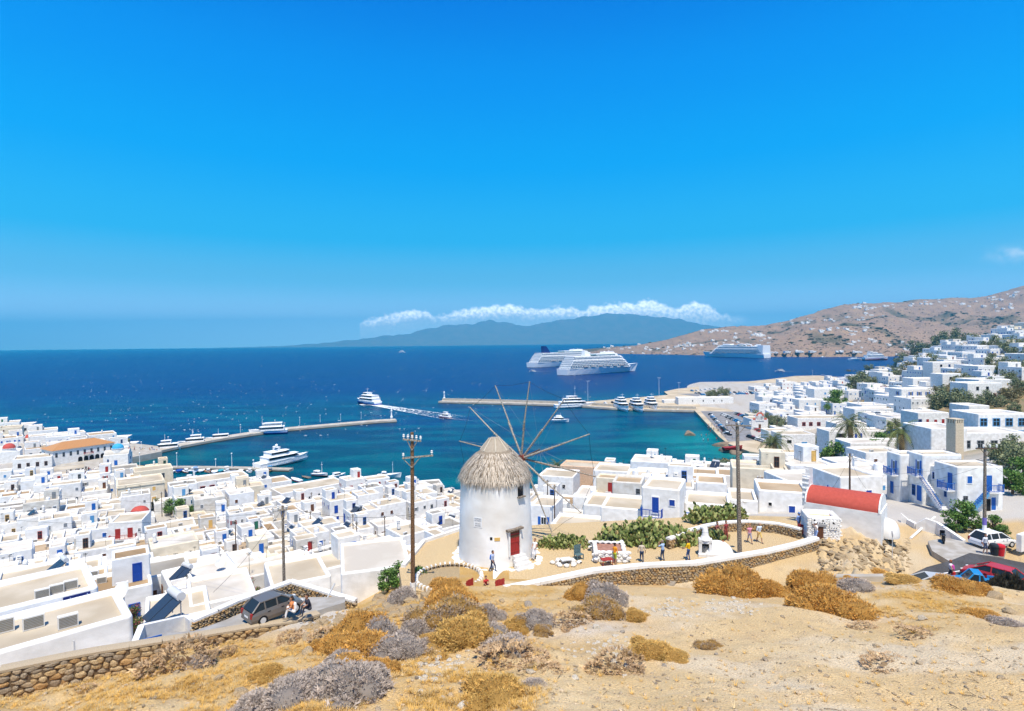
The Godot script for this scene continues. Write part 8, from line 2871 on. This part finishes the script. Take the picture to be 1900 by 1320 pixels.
	bp.box(Vector3(0,0.36,-0.497*L),Vector3(W*0.86,0.12,0.06))
	bp.box(Vector3(0,0.36,0.49*L),Vector3(W*0.72,0.12,0.06))
	part("bumper",bp,M[paint],root)
	return root
func build_vehicles() -> void:
	mat("car_grey",Color(0.20,0.185,0.175),0.28).metallic = 0.4
	mat("car_white",Color(0.78,0.78,0.78),0.25)
	mat("car_red",Color(0.42,0.03,0.04),0.3)
	mat("car_blue",Color(0.02,0.22,0.50),0.35)
	mat("car_silver",Color(0.42,0.44,0.46),0.3)
	mat("car_black",Color(0.02,0.02,0.025),0.25)
	car("grey-brown hatchback parked on the ledge behind the stone wall",S(508,1142,32.75),2.42,3.5,1.58,1.42,"car_grey")
	car("white hatchback parked beside the lamp-post pole",S(1842,1013,29.75),1.75,4.0,1.7,1.5,"car_white")
	car("red car facing uphill in the shade of the dark bush",S(1842,1079,29.8),-2.55,4.1,1.7,1.42,"car_red")
	car("silver-blue car half hidden behind the bank beside the walker",S(1728,1098,29.4),-1.9,4.1,1.7,1.4,"car_silver")
	var pk:=car("bright blue pickup truck by the golden bank",S(1812,1098,29.7),-2.0,4.4,1.7,1.62,"car_blue",{"hatch": false})
	var bd:=MB.new()
	for k in [[-0.8,0],[0.8,0]]: bd.box(Vector3(k[0],1.0,-1.55),Vector3(0.06,0.3,1.3))
	bd.box(Vector3(0,1.0,-2.2),Vector3(1.6,0.3,0.06))
	part("cargo_bed",bd,M["car_blue"],pk)
	var sc:=thing("scooter",S(1750,1006,29.8),2.6,"dark scooter parked at the curved white garden wall","scooter")
	var sm:=MB.new()
	sm.box(Vector3(0,0.45,0),Vector3(0.28,0.4,1.0))
	sm.blob(Vector3(0,0.75,-0.2),Vector3(0.2,0.16,0.42),8,5)
	sm.box(Vector3(0,0.75,0.5),Vector3(0.4,0.6,0.12),Basis(Vector3.RIGHT,-0.3))
	part("body",sm,M["car_black"],sc)
	for z in [-0.55,0.62]:
		var w:=MB.new()
		w.cyl(Vector3(-0.07,0.24,z),Vector3(0.07,0.24,z),0.24,0.24,12)
		part("wheel",w,M["dark"],sc)
	var hb:=MB.new()
	hb.cyl(Vector3(-0.35,1.08,0.5),Vector3(0.35,1.08,0.5),0.025,0.025,5)
	part("handlebar",hb,M["steel"],sc)
	for k in [[1846,1030,"dark_bin",Color(0.03,0.035,0.04),"dark grey waste bin beside the red one"],[1856,1031,"red_bin",Color(0.55,0.02,0.03),"bright red waste bin at the road corner"]]:
		var b:=thing("waste_bin",S(k[0],k[1],29.8),0.2,k[4],"bin")
		var m:=MB.new()
		m.lathe([Vector2(0.30,0),Vector2(0.38,0.75),Vector2(0.42,0.8),Vector2(0.42,0.86)],14)
		part("body",m,mat(k[2],k[3],0.45),b)
		var l:=MB.new()
		l.lathe([Vector2(0.40,0.86),Vector2(0.36,1.0),Vector2(0.15,1.08),Vector2(0,1.09)],14)
		part("lid",l,M[k[2]],b)
	var proto:=[]
	var cw:=["white","silver","black","blue","red"]
	for i in 5:
		var mb:=MB.new()
		mb.box(Vector3(0,0.55,0),Vector3(1.7,0.6,4.1))
		var am:=ArrayMesh.new()
		prow(mb,-1.3,1.0,1.5,0.85,0.6,0.5)
		mb.into(am,M["car_" + cw[i]])
		var g:=MB.new()
		prow(g,-1.32,1.02,1.53,0.92,0.38,0.5)
		for s in [-1,1]:
			for z in [-1.2,1.25]: g.cyl(Vector3(s*0.7,0.3,z),Vector3(s*0.88,0.3,z),0.3,0.3,8)
		g.into(am,M["pane"])
		proto.append(am)
	var r:=RandomNumberGenerator.new()
	r.seed = 21
	var n:={}
	var rows:=[[1300,733.5,1490,730.5,46],[1290,731,1470,728,38],[1340,770,1420,806,22],[1365,768,1436,796,18],[1392,768,1428,788,12],[1318,770,1355,812,16],[1400,722,1470,712,9],[1280,727,1340,722,7],[1120,750,1140,748,3],[1390,812,1420,822,9]]
	for row in rows:
		for i in int(row[4]):
			if r.randf() < 0.1: continue
			var t:=(i + 0.5)/float(row[4])
			var k:=[0,0,1,1,2,2,3,4][r.randi() % 8] as int
			var o:=put("parked_car",proto[k],null,Transform3D(Basis(Vector3.UP,r.randf_range(-0.15,0.15) + (1.2 if row[4] == 22 or row[4] == 18 else 0.2)),S(lerpf(row[0],row[2],t),lerpf(row[1],row[3],t) + r.randf_range(-0.4,0.4),1.82)))
			tag(o,"small %s car parked in the crowded harbour car park" % cw[k],"car","%s cars in the harbour car park" % cw[k])
	for k in [[1552,790,2],[1558,783,4],[1512,838,0],[1518,832,1],[1660,806,3],[1672,806,2],[1684,808,1],[1700,808,0],[1640,803,0],[1540,800,4]]:
		var p:=G(k[0],k[1],0,130)
		tag(put("parked_car",proto[k[2]],null,Transform3D(Basis(Vector3.UP,k[0]*1.0),p + Vector3(0,0.4,0))),"small %s car in the streets above the beach, %s of the palm garden" % [cw[k[2]],"left" if k[0] < 1530 else ("just behind" if k[0] < 1600 else "right")],"car","cars on the hill streets")
func wire(label: String,a: Vector3,b: Vector3,sag: float) -> void:
	var mb:=MB.new()
	var pts:=[]
	for i in 13:
		var t:=i/12.0
		pts.append(a.lerp(b,t) + Vector3.DOWN*sag*4.0*t*(1 - t))
	mb.tube(pts,0.013,3)
	tag(put("power_cable",mb.mesh(M["wire"])),label,"cable")
func pole(label: String,foot: Vector3,h: float,r: float,m: String,arms: Array,o:={}) -> Node3D:
	var p:=thing("utility_pole",foot,0.0,label,"pole")
	var mb:=MB.new()
	var x: float = o.get("lean",0.0)
	mb.cyl(Vector3(0,-0.6,0),Vector3(x,h,0),r,r*0.72,10)
	part("shaft",mb,M[m],p)
	for a in arms:
		var b:=Basis(Vector3.UP,a[2])*Basis(Vector3(0,0,1),a[3])
		var c:=Vector3(x*a[0]/h,a[0],0)
		var am:=MB.new()
		am.box(c + b*Vector3(a[5],0,r),Vector3(a[1]*2,0.11,0.11),b)
		var ap:=part("crossarm",am,M[o.get("arm","pale_timber")],p)
		var br:=MB.new()
		for s in [-1,1]: br.cyl(c + Vector3(0,-0.75,r),c + b*Vector3(s*a[1]*0.55,-0.05,r),0.03,0.03,4)
		part("brace",br,M[o.get("arm","pale_timber")],p)
		for i in int(a[4]):
			var ins:=MB.new()
			ins.lathe([Vector2(0.05,0),Vector2(0.05,0.12),Vector2(0.10,0.15),Vector2(0.06,0.22),Vector2(0.09,0.28),Vector2(0.0,0.34)],7,c + b*Vector3(a[5] - a[1]*0.92 + a[1]*1.84*i/maxf(a[4] - 1,1),0.06,r))
			part("insulator",ins,M["ac_white"],ap)
	return p
func build_details() -> void:
	var f1:=P(766,1106,41.2)
	var p1:=pole("tall weathered brown pole with two crossarms left of the windmill",f1,12.0,0.17,"timber",[[11.45,0.66,0.15,-0.14,5,0.0],[10.2,1.15,-0.1,0.10,2,0.45]],{"lean": 0.12})
	var wp:=MB.new()
	wp.cyl(Vector3(0,-0.4,0),Vector3(0.01,1.0,0),0.212,0.208,10)
	part("white_band",wp,M["white_wall"],p1)
	var f2:=P(527,1088,44.5)
	pole("thin brown pole rising behind the grey car",f2,6.4,0.12,"grey_timber",[[6.1,0.35,0.3,0.0,2,0.0]])
	var f3:=S(1373,1030,31.55)
	var p3:=pole("tall grey pole with single crossarm rising from the terrace",f3,11.4,0.19,"grey_timber",[[11.2,1.15,0.12,-0.06,3,0.0]],{"lean": -0.2,"arm": "grey_timber"})
	var lm:=MB.new()
	lm.blob(Vector3(0.45,4.6,0),Vector3(0.22,0.14,0.2),8,5)
	lm.cyl(Vector3(0,4.6,0),Vector3(0.4,4.62,0),0.03,0.03,4)
	part("lamp",lm,M["ac_white"],p3)
	var f4:=S(1827,1012,29.8)
	var p4:=pole("lamp-post pole with posters at its foot beside the white hatchback",f4,9.6,0.17,"grey_timber",[[9.5,1.15,0.1,-0.02,4,0.0]],{"arm": "dark_timber"})
	for k in [[0.2,1.2,"yellow_paint"],[1.25,2.0,"white_paint"],[2.0,2.7,"poster_purple"]]:
		var b:=MB.new()
		b.cyl(Vector3(0,k[0],0),Vector3(0,k[1],0),0.182,0.178,10)
		part("poster",b,mat("poster_purple",Color(0.2,0.16,0.5),0.7) if k[2] == "poster_purple" else M[k[2]],p4)
	var f5:=P(1577,912,70.0)
	pole("dark slim pole behind the red chapel roof",f5 + Vector3(0,-1.5,0),6.2,0.13,"dark_timber",[[5.8,0.3,0.0,0.0,2,0.0]])
	var pi:=0
	for k in [[1029,945,84,4.6],[1016,924,95,4.0],[745,1040,84,4.2],[662,1008,110,5.2],[576,978,130,4.6],[655,985,120,4.6],[578,940,160,5.0],[437,1005,105,5.0],[300,948,150,6.0],[714,995,112,5.0],[1408,905,86,2.6],[1500,890,100,3.0]]:
		var f:=P(k[0],k[1],k[2])
		pole("small town pole, %s counted from the left among the roofs" % ["eighth","seventh","sixth","fourth","third","fifth","second-row third","second","first","middle","right of the terrace pole","behind the chapel"][pi],f + Vector3(0,-1.0,0),k[3],0.10,"dark_timber",[[k[3]*0.95,0.3,0.4,0.0,2,0.0]])
		pi += 1
	var t1:=f1 + Vector3(0.12,11.6,0)
	var t3:=f3 + Vector3(-0.2,11.5,0)
	var t4:=f4 + Vector3(0,9.6,0)
	wire("sagging cable from thin pole down towards left",f2 + Vector3(0,6.2,0),P(395,1100,40.0),0.4)
	wire("cable from the thin pole across the roofs to the left edge",f2 + Vector3(0,6.3,0),P(-20,930,70.0),0.8)
	wire("second cable from the thin pole to the left edge",f2 + Vector3(0,6.0,0),P(-20,960,66.0),0.9)
	wire("cable from the thin pole to the brown pole",f2 + Vector3(0,6.3,0),f1 + Vector3(0.1,6.0,0),0.5)
	wire("long cable crossing the rooftops at left, upper",P(-20,905,90.0),P(520,940,100.0),0.8)
	wire("long cable crossing the rooftops at left, lower",P(-20,1000,70.0),P(520,990,90.0),0.8)
	wire("cable from the lamp-post pole across the hotel front, upper",t4 + Vector3(0,-1.0,0),P(1660,880,72),0.4)
	wire("cable from the lamp-post pole across the hotel front, lower",t4 + Vector3(0,-1.8,0),P(1640,905,72),0.4)
	wire("cable from the lamp-post pole to the right edge",t4 + Vector3(0,-1.4,0),P(1930,905,50),0.2)
	wire("cable from slim pole to the dark blue window house",f5 + Vector3(0,4.2,0),P(1612,912,66),0.5)
	wire("cable from slim pole down behind the chapel",f5 + Vector3(0,4.2,0),P(1535,920,66),0.3)
	var bm:=MB.new()
	bm.cyl(G(1690,1001) + Vector3(0,0.1,0),G(1735,968) + Vector3(0,0.5,0),0.12,0.12,8)
	tag(put("beam",bm.mesh(M["white_paint"])),"fallen white beam lying on the dirt bank","beam")
	var sg:=thing("sign_post",G(1656,1044),0.0,"thin signpost with round plate seen edge-on at the road","sign")
	var sp:=MB.new()
	sp.cyl(Vector3.ZERO,Vector3(0,2.7,0),0.03,0.03,6)
	part("post",sp,M["steel"],sg)
	var sd:=MB.new()
	sd.cyl(Vector3(-0.02,2.6,0),Vector3(0.02,2.6,0),0.28,0.28,14)
	part("plate",sd,M["steel"],sg,Transform3D(Basis(Vector3.UP,-0.4),Vector3.ZERO))
	var lp:=MB.new()
	lp.cyl(P(600,1124,40.3),P(621,1083,40.8),0.06,0.06,6)
	tag(put("post",lp.mesh(M["steel"])),"leaning grey post on the brow right of the car","post")
	for k in [[128,868,"cream canvas awning of the cafe beside the town hall"],[92,882,"wide cream awning over the cafe tables of the square"],[715,934,"white parasol awning of the waterside cafe, left"],[735,932,"white parasol awning of the waterside cafe, right"]]:
		var aw:=MB.new()
		var ap:=S(k[0],k[1],5.4 if k[0] < 300 else 4.2)
		var z:=9.0 if k[0] < 300 else 3.4
		aw.box(ap,Vector3(z,0.12,z*0.5),Basis(Vector3.UP,0.6)*Basis(Vector3.RIGHT,0.12))
		for q in [[-1,-1],[1,-1],[-1,1],[1,1]]: aw.cyl(ap + Basis(Vector3.UP,0.6)*Vector3(q[0]*z*0.46,-3.4,q[1]*z*0.22),ap + Basis(Vector3.UP,0.6)*Vector3(q[0]*z*0.46,0,q[1]*z*0.22),0.05,0.05,4,false)
		tag(put("awning",aw.mesh(M["roof_cream"] if k[0] < 300 else M["white_paint"])),k[2],"awning")
	road()
	roof_things()
func road() -> void:
	var q:=[[1690,1062],[1720,1048],[1762,1037],[1800,1022],[1850,1030],[1900,1040],[1940,1062],[1940,1110],[1860,1110],[1780,1106],[1720,1090],[1690,1072]]
	var pts:=[]
	for k in q:
		var p:=S(k[0],k[1],30.0)
		pts.append(Vector2(p.x,p.z))
	var mb:=MB.new()
	mb.poly_prism(pts,27.0,29.78)
	struct("road",mb,M["asphalt"])
	var ap:=[]
	for k in [[1762,1037],[1730,1018],[1722,1000],[1755,994],[1800,1003],[1870,1004],[1862,1030],[1800,1023]]:
		var p:=S(k[0],k[1],30.0)
		ap.append(Vector2(p.x,p.z))
	var am:=MB.new()
	am.poly_prism(ap,27.0,29.77)
	struct("side_lane",am,M["pale_road"])
	var ln:=MB.new()
	var a:=S(1738,1066,29.79)
	var b:=S(1850,1050,29.79)
	var n:=(b - a).cross(Vector3.UP).normalized()*0.06
	ln.quad(a - n,a + n,b + n,b - n)
	struct("road_marking",ln,M["white_paint"])
	var c:=P(1595,1068,41.5)
	var cw:=MB.new()
	cw.box(c + Vector3(0,-0.9,0),Vector3(4.2,1.8,0.5),Basis(Vector3.UP,-0.25)*Basis(Vector3(0,0,1),0.1))
	tag(put("retaining_wall",cw.mesh(M["concrete"])),"pale concrete retaining wall above the road bank","wall")
	var w:=S(1895,1000,30.6)
	var ww:=MB.new()
	ww.box(w + Vector3(1.2,0,0),Vector3(5.5,1.6,0.4),Basis(Vector3.UP,0.45))
	tag(put("roadside_wall",ww.mesh(M["white_wall"])),"low white wall climbing to the right edge behind the bins","wall")
func roof_things() -> void:
	var r:=RandomNumberGenerator.new()
	r.seed = 909
	var ac:=Node3D.new()
	var mb:=MB.new()
	mb.box(Vector3(0,0.38,0),Vector3(0.95,0.72,0.36))
	var k0:=MeshInstance3D.new(); k0.name = "casing"; k0.mesh = mb.mesh(M["ac_white"]); ac.add_child(k0)
	var gb:=MB.new()
	for i in 7: gb.box(Vector3(0,0.13 + i*0.085,0.185),Vector3(0.84,0.06,0.02))
	var k1:=MeshInstance3D.new(); k1.name = "grille"; k1.mesh = gb.mesh(M["ac_grill"]); ac.add_child(k1)
	var so:=Node3D.new()
	var pm:=MB.new()
	for s in [-0.55,0.55]: pm.box(Vector3(s,0.62,0),Vector3(1.0,0.07,1.9),Basis(Vector3.RIGHT,0.62))
	var k2:=MeshInstance3D.new(); k2.name = "collector"; k2.mesh = pm.mesh(M["panel"]); so.add_child(k2)
	var tm:=MB.new()
	tm.cyl(Vector3(-0.8,1.35,-0.85),Vector3(0.8,1.35,-0.85),0.28,0.28,12)
	var k3:=MeshInstance3D.new(); k3.name = "tank"; k3.mesh = tm.mesh(M["steel"]); so.add_child(k3)
	var lm:=MB.new()
	for s in [-0.7,0.7]:
		lm.cyl(Vector3(s,-0.1,-0.85),Vector3(s,1.2,-0.85),0.04,0.04,4)
		lm.cyl(Vector3(s,0.05,0.75),Vector3(s,1.2,-0.85),0.03,0.03,4)
	var k4:=MeshInstance3D.new(); k4.name = "stand"; k4.mesh = lm.mesh(M["steel"]); so.add_child(k4)
	var di:=Node3D.new()
	var dm:=MB.new()
	dm.lathe([Vector2(0.02,0.0),Vector2(0.3,0.06),Vector2(0.5,0.2),Vector2(0.52,0.22),Vector2(0.48,0.2),Vector2(0.0,0.03)],14)
	var k5:=MeshInstance3D.new(); k5.name = "dish"; k5.mesh = dm.mesh(M["ac_white"]); k5.transform = Transform3D(Basis(Vector3.RIGHT,1.0),Vector3(0,0.8,0)); di.add_child(k5)
	var sm:=MB.new()
	sm.cyl(Vector3(0,-0.1,0),Vector3(0,0.8,0),0.03,0.03,5)
	var k6:=MeshInstance3D.new(); k6.name = "post"; k6.mesh = sm.mesh(M["steel"]); di.add_child(k6)
	var an:=Node3D.new()
	var aa:=MB.new()
	aa.cyl(Vector3(0,-0.1,0),Vector3(0,2.4,0),0.025,0.02,5)
	for i in 5: aa.box(Vector3(0,2.3,-0.4 + i*0.2),Vector3(0.6 - i*0.06,0.02,0.02))
	aa.box(Vector3(0,2.3,0),Vector3(0.025,0.025,1.0))
	var k7:=MeshInstance3D.new(); k7.name = "mast"; k7.mesh = aa.mesh(M["wire"]); an.add_child(k7)
	var ta:=Node3D.new()
	var tk:=MB.new()
	tk.lathe([Vector2(0.5,0),Vector2(0.55,0.2),Vector2(0.55,1.0),Vector2(0.3,1.2),Vector2(0.3,1.28),Vector2(0,1.3)],12)
	var k8:=MeshInstance3D.new(); k8.name = "tank"; k8.mesh = tk.mesh(M["white_paint"]); ta.add_child(k8)
	var kinds:=[[ac,"air_conditioner","air conditioner"],[so,"solar_heater","solar water heater"],[di,"satellite_dish","satellite dish"],[an,"antenna","roof antenna"],[ta,"water_tank","water tank"]]
	var place:=func(kind: int,at: Vector3,turn: float,s: float,label: String) -> void:
		var o:=stand(kinds[kind][0],kinds[kind][1],at,turn,Vector3.ONE*s,label,kinds[kind][2])
		if label == "": greens.append([o,kinds[kind][2],kinds[kind][2],to_px(at).x,to_px(at).y])
	for k in [[0,62,1166,29.7,0.75,1.3,"biggest air conditioner, on the front white roof at left"],[0,126,1164,29.7,0.72,1.25,"air conditioner in the middle of the front white roof"],[0,4,1174,29.7,0.72,1.4,"air conditioner cut by the left edge of the picture"],[0,78,1110,30.0,0.72,1.0,"left one of three air conditioners behind the blue sign"],[0,105,1101,30.0,0.72,1.0,"middle one of three air conditioners behind the blue sign"],[0,131,1093,30.0,0.72,1.0,"right one of three air conditioners behind the blue sign"],[1,300,1150,28.75,-0.7,1.25,"big tilted solar collector with grey tank at lower left"],[2,230,1128,28.6,-0.4,1.6,"large white dish beside the solar collector house"]]:
		place.call(k[0],S(k[1],k[2],k[3]),k[4],k[5],k[6])
	ac.rotation.y = 0
	for h in houses:
		var root: Node3D = h[0]
		var rf:=root.get_node_or_null("roof") as MeshInstance3D
		if rf == null: continue
		var bb:=rf.get_aabb()
		for i in 2:
			if r.randf() < 0.22: continue
			var kind: int = [0,1,2,3,3,4,0,3][r.randi() % 8]
			var at:=root.transform*Vector3(r.randf_range(-0.36,0.36)*bb.size.x,bb.position.y,r.randf_range(-0.30,0.36)*bb.size.z)
			place.call(kind,at,(-0.75 if kind == 1 else root.rotation.y) + r.randf_range(-0.2,0.2),r.randf_range(0.8,1.05),"")
	for q in kinds: q[0].free()
func finish_labels() -> void:
	var ordw:=["nearest","second","third","fourth","fifth","sixth","seventh","eighth","ninth","tenth","eleventh","twelfth","13th","14th","15th","16th","17th","18th","19th","20th"]
	var items:=[]
	for h in houses:
		var p:=to_px((h[0] as Node3D).position + Vector3(0,3,0))
		var words: String = ("two-storey " if h[1] == 2 else "low ") + h[2] + " house, " + h[3] + " roof, " + (h[5] + ", " if h[5] else "") + h[4] + " doors"
		items.append([h[0],words,"house",p.x,p.y,"house"])
	for g in greens: items.append([g[0],g[1],g[2],g[3],g[4],g[2]])
	var buckets:={}
	for it in items:
		var best:=1e9
		var mk: Array = marks[0]
		for m in marks:
			var d:=Vector2(it[3] - m[0],(it[4] - m[1])*2.0).length()
			if d < best: best = d; mk = m
		var dx: float = it[3] - mk[0]
		var dy: float = (it[4] - mk[1])*2.0
		var rel:=("left of" if dx < 0 else "right of") if absf(dx) > absf(dy) else ("behind" if dy < 0 else "below")
		var key: String = it[5] + "|" + rel + "|" + mk[2]
		if not buckets.has(key): buckets[key] = []
		buckets[key].append([best,it,rel,mk[2]])
	for key in buckets:
		var b: Array = buckets[key]
		b.sort_custom(func(x,y): return x[0] < y[0])
		for i in b.size():
			var it: Array = b[i][1]
			var o: Node = it[0]
			if (it[1] + " " + b[i][2] + " " + b[i][3]).split(" ").size() > 14: it[1] = it[1].split(", ")[0] + ", " + it[1].split(", ")[1]
			o.set_meta("label","%s, %s %s %s" % [it[1],ordw[mini(i,19)] if i < 20 else str(i + 1) + "th",b[i][2],b[i][3]])
			if not o.has_meta("category"): o.set_meta("category",it[2])
			if it[5] != "house": o.set_meta("group",it[5] + "s about the town")
